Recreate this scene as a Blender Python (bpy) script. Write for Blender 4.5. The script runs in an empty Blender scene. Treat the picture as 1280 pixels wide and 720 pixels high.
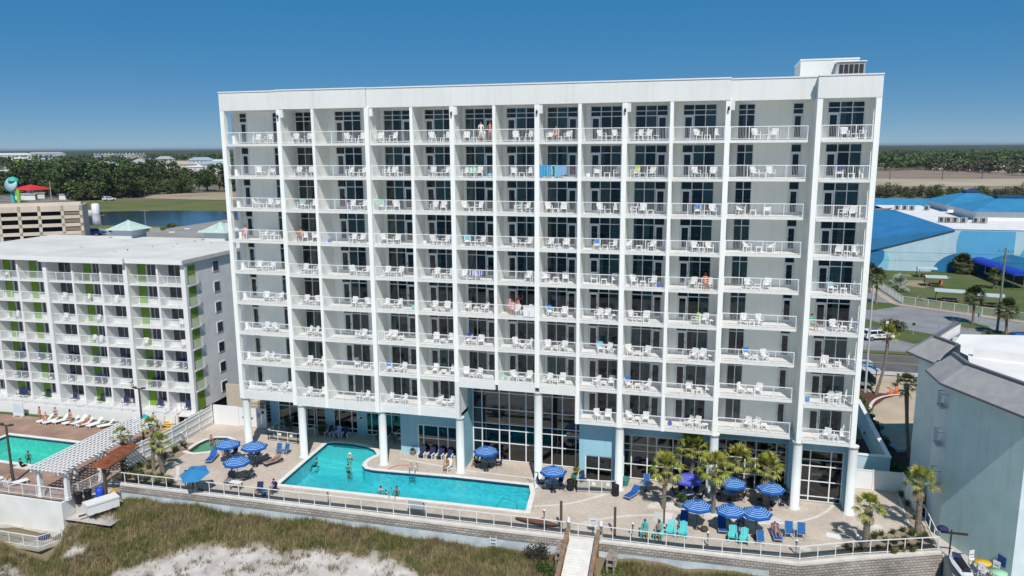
import bpy, bmesh, math, random
import numpy as np
from mathutils import Matrix, Vector
from mathutils.geometry import tessellate_polygon
R = math.radians
rnd = random.Random(11)
SC = bpy.context.scene
COL = SC.collection

# ------------------------------------------------------------------ camera
def setup_camera():
    pit, roll, yaw = R(10.357), R(-0.3607), R(15.068)
    Rx = Vector((math.cos(yaw), math.sin(yaw), 0))
    Fh = Vector((-math.sin(yaw), math.cos(yaw), 0))
    F = Fh * math.cos(pit) + Vector((0, 0, -math.sin(pit)))
    U = Rx.cross(F)
    Rr = Rx * math.cos(roll) + U * math.sin(roll)
    Ur = Rr.cross(F)
    m = Matrix((Rr, Ur, -F)).transposed().to_4x4()
    m.translation = Vector((45.86, -64.50, 30.14))
    cam = bpy.data.cameras.new('camera')
    cam.sensor_width = 36.0
    cam.lens = 965.68 / 1280 * 36
    cam.clip_start = 0.5
    cam.clip_end = 40000
    o = bpy.data.objects.new('camera', cam)
    o.matrix_world = m
    COL.objects.link(o)
    SC.camera = o
setup_camera()
SC.render.resolution_x, SC.render.resolution_y = 1024, 576

# ------------------------------------------------------------------ light
SUN_DIR = Vector((0.29, -0.75, 1.0)).normalized()      # towards the sun
W = bpy.data.worlds.new('World'); SC.world = W; W.use_nodes = True
nt = W.node_tree; bg = nt.nodes['Background']
sky = nt.nodes.new('ShaderNodeTexSky'); sky.sky_type = 'NISHITA'; sky.sun_disc = False
sky.sun_elevation = math.asin(SUN_DIR.z)
sky.sun_rotation = math.atan2(SUN_DIR.x, SUN_DIR.y)
sky.altitude = 0; sky.air_density = 0.3; sky.dust_density = 0.0; sky.ozone_density = 3.0
hs_ = nt.nodes.new('ShaderNodeHueSaturation'); hs_.inputs['Saturation'].default_value = 3.4
gm_ = nt.nodes.new('ShaderNodeGamma'); gm_.inputs[1].default_value = 0.235      # flattens the sky's contrast
nt.links.new(sky.outputs[0], gm_.inputs[0]); nt.links.new(gm_.outputs[0], hs_.inputs['Color']); nt.links.new(hs_.outputs[0], bg.inputs[0]); bg.inputs[1].default_value = 0.15
sl = bpy.data.lights.new('sun', 'SUN'); sl.energy = 2.05; sl.angle = R(0.5); sl.color = (1.0, 0.955, 0.89)
so = bpy.data.objects.new('sun', sl); COL.objects.link(so)
so.rotation_euler = SUN_DIR.to_track_quat('Z', 'Y').to_euler()
SC.view_settings.view_transform = 'Standard'; SC.view_settings.look = 'None'
SC.view_settings.exposure = 1.16; SC.view_settings.gamma = 1.0
SC.view_settings.use_curve_mapping = False
SC.cycles.transparent_max_bounces = 12
SC.cycles.max_bounces = 8; SC.cycles.diffuse_bounces = 7
SC.cycles.volume_bounces = 0

# ------------------------------------------------------------------ materials
MATS = {}
def mat(name, col, rough=0.7, noise=0.0, nscale=1.0, bump=0.0, bscale=20.0, spec=0.3, col2=None, metallic=0.0, island=0.0, detail=4, streak=0.0):
    """principled material; noise mixes col and col2 in object space; island varies each loose piece"""
    if name in MATS: return MATS[name]
    m = bpy.data.materials.new(name); m.use_nodes = True; t = m.node_tree
    b = t.nodes['Principled BSDF']
    b.inputs['Roughness'].default_value = rough
    b.inputs['Metallic'].default_value = metallic
    b.inputs['Specular IOR Level'].default_value = spec
    c = (*col, 1)
    b.inputs['Base Color'].default_value = c
    tc = t.nodes.new('ShaderNodeTexCoord')
    out = None
    if noise > 0:
        n = t.nodes.new('ShaderNodeTexNoise'); n.inputs['Scale'].default_value = nscale; n.inputs['Detail'].default_value = detail
        t.links.new(tc.outputs['Object'], n.inputs['Vector'])
        r = t.nodes.new('ShaderNodeValToRGB'); r.color_ramp.elements[0].position = 0.36; r.color_ramp.elements[1].position = 0.64
        c2 = col2 if col2 else tuple(x * (1 - noise) for x in col)
        r.color_ramp.elements[0].color = (*c2, 1); r.color_ramp.elements[1].color = c
        t.links.new(n.outputs['Fac'], r.inputs['Fac']); out = r.outputs['Color']
    if island > 0:
        g = t.nodes.new('ShaderNodeNewGeometry')
        mr = t.nodes.new('ShaderNodeMapRange'); mr.inputs['To Min'].default_value = 1 - island; mr.inputs['To Max'].default_value = 1 + island
        t.links.new(g.outputs['Random Per Island'], mr.inputs['Value'])
        mm = t.nodes.new('ShaderNodeVectorMath'); mm.operation = 'SCALE'
        if out: t.links.new(out, mm.inputs[0])
        else: mm.inputs[0].default_value = col
        t.links.new(mr.outputs['Result'], mm.inputs['Scale']); out = mm.outputs['Vector']
    if streak > 0:                                                     # rain streaks running down the wall
        mp = t.nodes.new('ShaderNodeMapping'); mp.inputs['Scale'].default_value = (2.6, 2.6, 0.10); t.links.new(tc.outputs['Object'], mp.inputs['Vector'])
        ns = t.nodes.new('ShaderNodeTexNoise'); ns.inputs['Scale'].default_value = 1.0; ns.inputs['Detail'].default_value = 6; ns.inputs['Roughness'].default_value = 0.65
        t.links.new(mp.outputs['Vector'], ns.inputs['Vector'])
        mr = t.nodes.new('ShaderNodeMapRange'); mr.inputs['From Min'].default_value = 0.5; mr.inputs['From Max'].default_value = 0.75; mr.inputs['To Min'].default_value = 1.0; mr.inputs['To Max'].default_value = 1 - streak
        t.links.new(ns.outputs['Fac'], mr.inputs['Value'])
        mm = t.nodes.new('ShaderNodeVectorMath'); mm.operation = 'MULTIPLY'
        cb = t.nodes.new('ShaderNodeCombineXYZ'); pw_ = t.nodes.new('ShaderNodeMath'); pw_.operation = 'POWER'; pw_.inputs[1].default_value = 1.5; t.links.new(mr.outputs['Result'], pw_.inputs[0])
        t.links.new(mr.outputs['Result'], cb.inputs['X']); t.links.new(mr.outputs['Result'], cb.inputs['Y']); t.links.new(pw_.outputs[0], cb.inputs['Z'])
        if out: t.links.new(out, mm.inputs[0])
        else: mm.inputs[0].default_value = col
        t.links.new(cb.outputs[0], mm.inputs[1]); out = mm.outputs['Vector']
    if out: t.links.new(out, b.inputs['Base Color'])
    if bump > 0:
        n2 = t.nodes.new('ShaderNodeTexNoise'); n2.inputs['Scale'].default_value = bscale; n2.inputs['Detail'].default_value = 5
        t.links.new(tc.outputs['Object'], n2.inputs['Vector'])
        bp = t.nodes.new('ShaderNodeBump'); bp.inputs['Strength'].default_value = bump; bp.inputs['Distance'].default_value = 0.05
        t.links.new(n2.outputs['Fac'], bp.inputs['Height']); t.links.new(bp.outputs['Normal'], b.inputs['Normal'])
    MATS[name] = m
    return m

def brick_mat(name, c1, c2, mortar, scale, bw=0.5, rh=0.25, msize=0.02, rough=0.85, bump=0.4, vertical=False, blotch=0.25):
    m = bpy.data.materials.new(name); m.use_nodes = True; t = m.node_tree; b = t.nodes['Principled BSDF']
    b.inputs['Roughness'].default_value = rough; b.inputs['Specular IOR Level'].default_value = 0.2
    tc = t.nodes.new('ShaderNodeTexCoord'); vec = tc.outputs['Object']
    if vertical:
        sx = t.nodes.new('ShaderNodeSeparateXYZ'); t.links.new(vec, sx.inputs[0])
        ad = t.nodes.new('ShaderNodeMath'); ad.operation = 'ADD'; t.links.new(sx.outputs['X'], ad.inputs[0]); t.links.new(sx.outputs['Y'], ad.inputs[1])
        cx = t.nodes.new('ShaderNodeCombineXYZ'); t.links.new(ad.outputs[0], cx.inputs['X']); t.links.new(sx.outputs['Z'], cx.inputs['Y']); vec = cx.outputs[0]
    br = t.nodes.new('ShaderNodeTexBrick'); br.inputs['Scale'].default_value = scale
    br.inputs['Brick Width'].default_value = bw; br.inputs['Row Height'].default_value = rh; br.inputs['Mortar Size'].default_value = msize
    br.inputs['Color1'].default_value = (*c1, 1); br.inputs['Color2'].default_value = (*c2, 1); br.inputs['Mortar'].default_value = (*mortar, 1)
    t.links.new(vec, br.inputs['Vector'])
    n = t.nodes.new('ShaderNodeTexNoise'); n.inputs['Scale'].default_value = 0.35; n.inputs['Detail'].default_value = 6
    t.links.new(tc.outputs['Object'], n.inputs['Vector'])
    mr = t.nodes.new('ShaderNodeMapRange'); mr.inputs['From Min'].default_value = 0.3; mr.inputs['From Max'].default_value = 0.7
    mr.inputs['To Min'].default_value = 1 - blotch; mr.inputs['To Max'].default_value = 1 + blotch * 0.5
    t.links.new(n.outputs['Fac'], mr.inputs['Value'])
    mm = t.nodes.new('ShaderNodeVectorMath'); mm.operation = 'SCALE'
    t.links.new(br.outputs['Color'], mm.inputs[0]); t.links.new(mr.outputs['Result'], mm.inputs['Scale'])
    t.links.new(mm.outputs['Vector'], b.inputs['Base Color'])
    bp = t.nodes.new('ShaderNodeBump'); bp.inputs['Strength'].default_value = bump; bp.inputs['Distance'].default_value = 0.02
    t.links.new(br.outputs['Fac'], bp.inputs['Height']); bp.invert = True
    t.links.new(bp.outputs['Normal'], b.inputs['Normal'])
    MATS[name] = m
    return m

def glass_mat(name, tint, gloss=0.06, rough=0.02, tcol=(0.9, 0.95, 1.0)):
    """thin tinted pane: transparent tint plus fresnel reflection"""
    m = bpy.data.materials.new(name); m.use_nodes = True; t = m.node_tree; t.nodes.clear()
    o = t.nodes.new('ShaderNodeOutputMaterial'); tr = t.nodes.new('ShaderNodeBsdfTransparent'); tr.inputs[0].default_value = (*tint, 1)
    gl = t.nodes.new('ShaderNodeBsdfGlossy'); gl.inputs['Roughness'].default_value = rough; gl.inputs['Color'].default_value = (*tcol, 1)
    lw = t.nodes.new('ShaderNodeFresnel'); lw.inputs['IOR'].default_value = 1.5
    ad = t.nodes.new('ShaderNodeMath'); ad.operation = 'ADD'; ad.inputs[1].default_value = gloss; t.links.new(lw.outputs[0], ad.inputs[0])
    mx = t.nodes.new('ShaderNodeMixShader'); t.links.new(ad.outputs[0], mx.inputs[0]); t.links.new(tr.outputs[0], mx.inputs[1]); t.links.new(gl.outputs[0], mx.inputs[2])
    t.links.new(mx.outputs[0], o.inputs[0]); MATS[name] = m
    return m

def water_mat(name, tint, scale, strength, gloss=0.0):
    m = bpy.data.materials.new(name); m.use_nodes = True; t = m.node_tree; t.nodes.clear()
    o = t.nodes.new('ShaderNodeOutputMaterial'); tr = t.nodes.new('ShaderNodeBsdfTransparent'); tr.inputs[0].default_value = (*tint, 1)
    gl = t.nodes.new('ShaderNodeBsdfGlossy'); gl.inputs['Roughness'].default_value = 0.06
    tc = t.nodes.new('ShaderNodeTexCoord'); n = t.nodes.new('ShaderNodeTexNoise'); n.inputs['Scale'].default_value = scale; n.inputs['Detail'].default_value = 4
    t.links.new(tc.outputs['Object'], n.inputs['Vector'])
    bp = t.nodes.new('ShaderNodeBump'); bp.inputs['Strength'].default_value = strength; bp.inputs['Distance'].default_value = 0.1
    t.links.new(n.outputs['Fac'], bp.inputs['Height'])
    lw = t.nodes.new('ShaderNodeFresnel'); lw.inputs['IOR'].default_value = 1.33
    t.links.new(bp.outputs['Normal'], gl.inputs['Normal']); t.links.new(bp.outputs['Normal'], lw.inputs['Normal'])
    ad = t.nodes.new('ShaderNodeMath'); ad.operation = 'ADD'; ad.inputs[1].default_value = gloss; t.links.new(lw.outputs[0], ad.inputs[0])
    mx = t.nodes.new('ShaderNodeMixShader'); t.links.new(ad.outputs[0], mx.inputs[0]); t.links.new(tr.outputs[0], mx.inputs[1]); t.links.new(gl.outputs[0], mx.inputs[2])
    t.links.new(mx.outputs[0], o.inputs[0]); MATS[name] = m
    return m

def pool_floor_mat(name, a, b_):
    """pool plaster; soft mottling painted into its colour imitates caustic light"""
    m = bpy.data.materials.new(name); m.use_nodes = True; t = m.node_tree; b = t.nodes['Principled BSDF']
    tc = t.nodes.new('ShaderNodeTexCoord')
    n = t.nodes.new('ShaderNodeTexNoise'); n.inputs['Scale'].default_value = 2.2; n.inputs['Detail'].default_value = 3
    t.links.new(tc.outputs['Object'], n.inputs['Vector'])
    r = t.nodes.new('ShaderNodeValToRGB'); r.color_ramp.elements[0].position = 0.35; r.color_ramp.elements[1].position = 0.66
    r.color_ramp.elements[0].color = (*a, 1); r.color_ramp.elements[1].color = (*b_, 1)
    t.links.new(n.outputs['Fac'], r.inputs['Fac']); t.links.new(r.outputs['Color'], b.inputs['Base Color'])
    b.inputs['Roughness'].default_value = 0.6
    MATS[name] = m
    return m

stucco = mat('white_stucco', (0.71, 0.725, 0.70), 0.85, 0.05, 0.35, 0.25, 14, streak=0.09)
stucco_in = mat('pale_balcony_stucco', (0.90, 0.915, 0.86), 0.85, 0.03, 0.5, 0.15, 14, streak=0.07)
whitep = mat('white_paint', (0.74, 0.745, 0.735), 0.45, 0.04, 0.8)
whitef = mat('white_frame', (0.74, 0.76, 0.77), 0.4)
balfloor = mat('balcony_floor_coating', (0.70, 0.69, 0.66), 0.8, 0.14, 1.5)
bluewall = mat('pale_blue_stucco', (0.30, 0.54, 0.64), 0.85, 0.08, 0.5, 0.25, 14, streak=0.12)
lightblue = mat('light_blue_stucco', (0.44, 0.60, 0.66), 0.85, 0.08, 0.5, 0.25, 14)
glass = glass_mat('tinted_window_glass', (0.34, 0.43, 0.42), 0.02)
glass_lobby = glass_mat('dark_lobby_glass', (0.12, 0.145, 0.155), 0.05)
glass_clear = glass_mat('clear_fence_glass', (0.78, 0.86, 0.86), 0.05)
glass_motel = glass_mat('motel_glass', (0.28, 0.33, 0.38), 0.05)
curtainb = mat('beige_curtain', (0.62, 0.60, 0.52), 0.9, 0.15, 3)
curtainm = mat('grey_curtain', (0.50, 0.62, 0.62), 0.9, 0.15, 3)
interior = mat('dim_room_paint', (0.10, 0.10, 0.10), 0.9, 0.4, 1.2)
darkmetal = mat('dark_metal', (0.03, 0.03, 0.035), 0.45, spec=0.5)
black = mat('black_plastic', (0.015, 0.015, 0.018), 0.5)
coping = mat('pale_concrete', (0.66, 0.63, 0.58), 0.85, 0.15, 1.2, 0.2, 9)
paver = brick_mat('tan_pavers', (0.59, 0.505, 0.425), (0.48, 0.41, 0.345), (0.43, 0.37, 0.315), 2.2, 0.5, 0.25, 0.012, blotch=0.16)
brownpaver = brick_mat('brown_deck_coating', (0.37, 0.245, 0.185), (0.32, 0.21, 0.16), (0.28, 0.185, 0.14), 0.6, 0.5, 0.5, 0.006, blotch=0.3)
blockwall = brick_mat('grey_retaining_blocks', (0.47, 0.43, 0.38), (0.34, 0.31, 0.275), (0.17, 0.15, 0.13), 1.0, 0.45, 0.21, 0.022, vertical=True, bump=0.9, blotch=0.35)
seawall = mat('weathered_white_seawall', (0.56, 0.63, 0.66), 0.85, 0.35, 0.9, 0.4, 5, col2=(0.40, 0.47, 0.50))
sandm = mat('pale_sand', (0.55, 0.515, 0.485), 0.95, 0.25, 0.6, 1.0, 1.6, col2=(0.37, 0.335, 0.305))
wood_brown = mat('weathered_brown_wood', (0.30, 0.20, 0.13), 0.8, 0.4, 3)
wood_grey = mat('grey_wood', (0.32, 0.28, 0.24), 0.85, 0.35, 3)
rust = mat('rust_red_boards', (0.30, 0.105, 0.05), 0.75, 0.45, 2.2, col2=(0.17, 0.05, 0.025))
trunkm = mat('palm_bark', (0.27, 0.23, 0.185), 0.95, 0.5, 7, 0.9, 12)
barkm = mat('tree_bark', (0.12, 0.09, 0.07), 0.95, 0.4, 4)
palmleaf = mat('palm_frond_green', (0.19, 0.235, 0.03), 0.5, island=0.45, spec=0.4, noise=0.5, nscale=0.9, col2=(0.24, 0.225, 0.04))
palmdark = mat('street_palm_green', (0.062, 0.088, 0.026), 0.6, island=0.45, spec=0.3, noise=0.5, nscale=0.6, col2=(0.10, 0.10, 0.04))
palmdead = mat('dry_frond', (0.26, 0.20, 0.11), 0.8, island=0.3)
silverleaf = mat('silver_frond', (0.26, 0.30, 0.26), 0.6, island=0.3)
shrubleaf = mat('shrub_leaf', (0.055, 0.10, 0.022), 0.6, island=0.5, spec=0.3)
olive = mat('olive_leaf', (0.085, 0.085, 0.04), 0.7, island=0.45)
mulch = mat('red_mulch', (0.15, 0.055, 0.04), 0.95, 0.4, 8, 0.5, 20)
darkbed = mat('dark_mulch', (0.055, 0.045, 0.04), 0.95, 0.5, 6, 0.6, 12)
bluefab = mat('blue_fabric', (0.018, 0.10, 0.36), 0.75, 0.15, 2)
bluefab2 = mat('royal_blue_sling', (0.02, 0.12, 0.34), 0.75, island=0.1)
navyfab = mat('navy_fabric', (0.02, 0.03, 0.10), 0.8)
stripefab = mat('pale_blue_stripe', (0.42, 0.56, 0.74), 0.8)
tealfab = mat('turquoise_plastic', (0.10, 0.52, 0.52), 0.5, island=0.1)
yellowp = mat('yellow_paint', (0.75, 0.45, 0.03), 0.5)
greenp = mat('mint_paint', (0.35, 0.62, 0.40), 0.5)
skin = mat('skin', (0.50, 0.29, 0.20), 0.6)
skin2 = mat('tanned_skin', (0.36, 0.19, 0.12), 0.6)
hairm = mat('dark_hair', (0.035, 0.022, 0.015), 0.7)
hairb = mat('fair_hair', (0.30, 0.19, 0.08), 0.7)
def cloth(n, c): return mat(n, c, 0.85)

# ------------------------------------------------------------------ mesh builder
class MB:
    def __init__(s): s.v = []; s.f = []; s.m = []; s.s = []; s.xf = None
    def add(s, vs, fs, mi=0, sm=False):
        b = len(s.v)
        if s.xf is not None: vs = [s.xf @ Vector(p) for p in vs]
        s.v.extend([tuple(p) for p in vs])
        for f in fs: s.f.append([b + i for i in f]); s.m.append(mi); s.s.append(sm)
        return s
    def box(s, x0, x1, y0, y1, z0, z1, mi=0):
        if x0 > x1: x0, x1 = x1, x0
        if y0 > y1: y0, y1 = y1, y0
        if z0 > z1: z0, z1 = z1, z0
        return s.add([(x0,y0,z0),(x1,y0,z0),(x1,y1,z0),(x0,y1,z0),(x0,y0,z1),(x1,y0,z1),(x1,y1,z1),(x0,y1,z1)],
              [(0,3,2,1),(4,5,6,7),(0,1,5,4),(1,2,6,5),(2,3,7,6),(3,0,4,7)], mi)
    def cbox(s, c, size, rz=0, mi=0, rx=0, ry=0):
        m = Matrix.Translation(c) @ Matrix.Rotation(rz, 4, 'Z') @ Matrix.Rotation(ry, 4, 'Y') @ Matrix.Rotation(rx, 4, 'X')
        a, b, d = size[0]/2, size[1]/2, size[2]/2
        vs = [m @ Vector(p) for p in [(-a,-b,-d),(a,-b,-d),(a,b,-d),(-a,b,-d),(-a,-b,d),(a,-b,d),(a,b,d),(-a,b,d)]]
        return s.add(vs, [(0,3,2,1),(4,5,6,7),(0,1,5,4),(1,2,6,5),(2,3,7,6),(3,0,4,7)], mi)
    def quad(s, a, b, c, d, mi=0): return s.add([a,b,c,d], [(0,1,2,3)], mi)
    def tri(s, a, b, c, mi=0): return s.add([a,b,c], [(0,1,2)], mi)
    def beam(s, p, q, w, h, mi=0):
        """rectangular bar from p to q, w across, h upright"""
        p, q = Vector(p), Vector(q); d = (q - p)
        if d.length < 1e-6: return s
        d.normalize(); up = Vector((0,0,1))
        if abs(d.z) > 0.95: up = Vector((0,1,0))
        sd = d.cross(up).normalized(); u = sd.cross(d).normalized()
        vs = []
        for e in (p, q):
            for a, b in ((-1,-1),(1,-1),(1,1),(-1,1)): vs.append(e + sd*(a*w/2) + u*(b*h/2))
        return s.add(vs, [(0,1,2,3),(7,6,5,4),(0,4,5,1),(1,5,6,2),(2,6,7,3),(3,7,4,0)], mi)
    def tube(s, pts, rad, n=8, mi=0, cap=True, sm=True):
        pts = [Vector(p) for p in pts]
        if not hasattr(rad, '__len__'): rad = [rad]*len(pts)
        vs = []; fs = []
        for i, p in enumerate(pts):
            d = (pts[min(i+1, len(pts)-1)] - pts[max(i-1, 0)])
            d = d.normalized() if d.length > 1e-9 else Vector((0,0,1))
            ref = Vector((1,0,0)) if abs(d.z) > 0.7 else Vector((0,0,1))
            a = d.cross(ref).normalized(); b = d.cross(a).normalized()
            for k in range(n):
                t = 2*math.pi*k/n
                vs.append(p + a*(math.cos(t)*rad[i]) + b*(math.sin(t)*rad[i]))
        for i in range(len(pts)-1):
            for k in range(n):
                k2 = (k+1) % n
                fs.append((i*n+k, i*n+k2, (i+1)*n+k2, (i+1)*n+k))
        s.add(vs, fs, mi, sm)
        if cap:
            s.add(vs[:n], [tuple(range(n))], mi); s.add(vs[-n:], [tuple(reversed(range(n)))], mi)
        return s
    def lathe(s, prof, n=12, c=(0,0,0), mi=0, sm=True):
        vs = []; fs = []
        for r, z in prof:
            for k in range(n):
                t = 2*math.pi*k/n; vs.append((c[0]+r*math.cos(t), c[1]+r*math.sin(t), c[2]+z))
        for i in range(len(prof)-1):
            for k in range(n):
                k2 = (k+1) % n; fs.append((i*n+k, i*n+k2, (i+1)*n+k2, (i+1)*n+k))
        s.add(vs, fs, mi, sm)
        if prof[0][0] > 1e-4: s.add(vs[:n], [tuple(reversed(range(n)))], mi)
        if prof[-1][0] > 1e-4: s.add(vs[-n:], [tuple(range(n))], mi)
        return s
    def poly(s, pts, z=None, mi=0, holes=()):
        """flat polygon with holes; pts are 2D with z, or 3D"""
        def lift(q): return [Vector((a[0], a[1], z if z is not None else a[2])) for a in q]
        loops = [lift(pts)] + [lift(h) for h in holes]
        flat = [p for l in loops for p in l]
        tr = tessellate_polygon(loops)
        fs = []
        for t in tr:
            a, b, c = (flat[i] for i in t)
            nz = (b-a).cross(c-a).z
            fs.append(t if nz >= 0 else t[::-1])
        return s.add(flat, fs, mi)
    def prism(s, pts, z0, z1, mi=0, bottom=True):
        ar = sum(pts[i][0]*pts[(i+1) % len(pts)][1]-pts[(i+1) % len(pts)][0]*pts[i][1] for i in range(len(pts)))
        if ar < 0: pts = pts[::-1]
        n = len(pts)
        s.poly(pts, z1, mi)
        vs = [(p[0], p[1], z0) for p in pts] + [(p[0], p[1], z1) for p in pts]
        s.add(vs, [(i, (i+1) % n, n+(i+1) % n, n+i) for i in range(n)], mi)
        if bottom: s.add([(p[0], p[1], z0) for p in pts], [tuple(reversed(range(n)))], mi)
        return s
    def mesh(s, name, mats):
        me = bpy.data.meshes.new(name); me.from_pydata(s.v, [], s.f)
        if not isinstance(mats, (list, tuple)): mats = [mats]
        for m in mats: me.materials.append(m)
        me.polygons.foreach_set('material_index', s.m); me.polygons.foreach_set('use_smooth', s.s)
        me.update(); return me
    def build(s, name, mats, parent=None, loc=None):
        return link(name, s.mesh(name, mats), parent, loc)

def link(name, me, parent=None, loc=None, rz=0.0):
    o = bpy.data.objects.new(name, me); COL.objects.link(o)
    if parent is not None: o.parent = parent
    if loc is not None: o.location = loc
    if rz: o.rotation_euler.z = rz
    return o
def tag(o, label, cat, group=None, kind=None):
    if label: o['label'] = label
    if cat: o['category'] = cat
    if group: o['group'] = group
    if kind: o['kind'] = kind
    return o
def thing(name, label, cat, loc=(0,0,0), rz=0.0, group=None):
    return tag(link(name, None, None, loc, rz), label, cat, group)
def struct(name, mb, m):
    o = mb.build(name, m); o['kind'] = 'structure'; return o
def dup(o, parent=None):
    c = o.copy(); COL.objects.link(c)
    if parent is not None: c.parent = parent
    for ch in o.children: dup(ch, c)
    return c
def place(o, loc, rz=0.0, label=None, scale=None, group=None):
    o.location = loc; o.rotation_euler.z = rz
    if label: o['label'] = label
    if group: o['group'] = group
    if scale: o.scale = (scale,)*3 if not hasattr(scale, '__len__') else scale
    return o
class Kind:
    """first use hands out the original thing, later ones a copy of it and its parts"""
    def __init__(s, maker): s.maker = maker; s.o = None
    def __call__(s, loc, rz=0.0, label=None, scale=None, group=None):
        if s.o is None: s.o = s.maker(); o = s.o
        else: o = dup(s.o)
        return place(o, loc, rz, label, scale, group)
ORD = ['first','second','third','fourth','fifth','sixth','seventh','eighth','ninth','tenth','eleventh','twelfth','thirteenth','fourteenth','fifteenth','sixteenth','seventeenth','eighteenth','nineteenth','twentieth']
# ================================================================== GROUND, ROADS, WATER
grassm = mat('mown_grass', (0.085, 0.125, 0.032), 0.95, 0.5, 0.18, 0.5, 6, col2=(0.12, 0.125, 0.05), detail=8)
lawnm = mat('lawn_grass', (0.062, 0.105, 0.024), 0.95, 0.5, 0.12, 0.5, 8, col2=(0.115, 0.125, 0.045), detail=8)
fieldm = mat('dry_field', (0.29, 0.22, 0.165), 0.95, 0.5, 0.012, 0, col2=(0.22, 0.165, 0.13), detail=8)
scrub = mat('scrub_ground', (0.10, 0.11, 0.05), 0.95, 0.6, 0.01, 0, col2=(0.20, 0.17, 0.11), detail=8)
asphalt = mat('old_asphalt', (0.27, 0.27, 0.275), 0.9, 0.2, 0.25, 0.2, 12, detail=7)
asphalt_d = mat('road_asphalt', (0.13, 0.127, 0.125), 0.9, 0.2, 0.4, 0.2, 12, detail=7)
concrete = mat('tan_concrete', (0.50, 0.40, 0.29), 0.9, 0.18, 0.35, 0.15, 10, detail=7)
concrete_w = mat('light_concrete', (0.52, 0.49, 0.44), 0.9, 0.15, 0.5, 0.15, 10, detail=7)
paint_y = mat('road_paint_yellow', (0.42, 0.30, 0.10), 0.8)
paint_w = mat('road_paint_white', (0.55, 0.54, 0.52), 0.8)

POOL = [(8.09,-6.15),(7.75,-1.05),(7.5,3.9),(8.2,4.25),(10.15,4.35),(11.8,4.05),(13.0,3.4),(13.75,2.4),(13.35,1.2),(13.3,0.4),(13.55,-0.45),(14.1,-1.05),(15.0,-1.22),(16.2,-1.2),(18.8,-1.05),(22.8,-0.85),(26.7,-0.85),(30.2,-0.85),(30.7,-2.4),(31.1,-5.75)]
KIDDIE = [(-5.3,-1.6),(-5.55,0.2),(-5.35,1.6),(-4.8,2.4),(-3.6,2.65),(-2.6,2.2),(-2.15,1.0),(-2.4,-0.1),(-3.2,-1.1),(-4.3,-1.75)]
MPOOL = [(-27.2,-7.9),(-27.0,-2.35),(-17.3,-2.42),(-16.75,-8.2)]
def grow(p, d):
    c = (sum(a[0] for a in p)/len(p), sum(a[1] for a in p)/len(p)); out = []
    n = len(p); ar = sum(p[i][0]*p[(i+1)%n][1]-p[(i+1)%n][0]*p[i][1] for i in range(n)); sg = 1 if ar > 0 else -1
    for i in range(n):
        a, b, e = Vector(p[i-1]), Vector(p[i]), Vector(p[(i+1)%n])
        d1 = (b-a).normalized(); d2 = (e-b).normalized()
        n1 = Vector((d1.y,-d1.x))*sg; n2 = Vector((d2.y,-d2.x))*sg
        m = (n1+n2); m = m/max(0.35, m.length_squared/2)
        out.append(tuple(b + m*d))
    return out

# wide ground sheet reaching the horizon, behind the beach
FAR = 30000
struct('ground', MB().poly([(-FAR,9.0),(-40,9.0),(-40,7.0),(63.2,7.0),(64.6,20),(90,20),(FAR,9.0),(FAR,FAR),(-FAR,FAR)], -0.06), scrub)
# the beach and dune, one relief sheet
def dune_h(x, y):
    d = -9.3 - y                                             # metres in front of the sea wall
    top = -1.55 + 0.45*math.exp(-((x-46)/9.0)**2) - 0.1*math.sin(x*0.31)
    h = top - 0.16*max(0, d) - 0.012*max(0, d-2)**1.6
    h += 0.55*math.exp(-((x-2)/9)**2 - ((d-3.5)/3.0)**2) + 0.3*math.exp(-((x-17)/6)**2 - ((d-1.5)/2.0)**2)
    h += 1.25*math.exp(-((x+15.5)/3.6)**2 - ((y+18.6)/2.8)**2) - 0.9*math.exp(-((x+7.5)/3.2)**2 - ((y+17.8)/2.0)**2)
    h += 0.12*math.sin(x*1.1+y*0.7) + 0.09*math.sin(x*0.53-y*1.3) + 0.05*math.sin(x*2.3+1.7*y)
    if x > 55: h = h - 1.3*min(1, (x-55)/4.0)
    if x < -8 and y > -15.2: h = min(h, -3.4)
    base = -4.2 - 0.015*max(0, d-15)
    return max(h, base)
m = MB()
xs = list(np.arange(-90, 130.1, 0.5)); ys = list(np.arange(-30, -8.59, 0.4)) 
ys = [-160,-110,-80,-60,-48,-40,-34] + ys
nx = len(xs)
vs = [(float(x), float(y), dune_h(x, y)) for y in ys for x in xs]
fs = [(j*nx+i, j*nx+i+1, (j+1)*nx+i+1, (j+1)*nx+i) for j in range(len(ys)-1) for i in range(nx-1) if True]
m.add(vs, fs, 0, True)
o = struct('dune_sand', m, sandm); DUNE = o
sea = mat('sea_water', (0.03, 0.12, 0.14), 0.15, 0.3, 0.05, 0.3, 1.0, spec=0.5)
struct('sea', MB().poly([(-FAR,-FAR),(FAR,-FAR),(FAR,-112),(-FAR,-112)], -5.0), sea)
struct('beach', MB().poly([(-FAR,-158),(-89.5,-158),(-89.5,-8.8),(-FAR,9.0)], -4.6).poly([(129.5,-158),(FAR,-158),(FAR,9.0),(129.5,-8.8)], -4.6), sandm)

# pool decks
m = MB()
m.poly([(-7.6,-9.35),(30,-9.1),(52.6,-8.55),(56.6,-6.7),(62.95,-4.25),(62.95,7.2),(57.4,7.2),(57.4,8.0),(-7.6,8.0)], 0.0, holes=[grow(POOL,0.42), grow(KIDDIE,0.35)])
struct('pool_deck', m, paver)
m = MB()
m.poly([(-42,-14.05),(-8.4,-13.9),(-7.9,-9.4),(-7.62,-9.36),(-7.62,9.0),(-42,9.0)], 0.0, holes=[grow(MPOOL,0.45)])
struct('motel_pool_deck', m, brownpaver)
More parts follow.
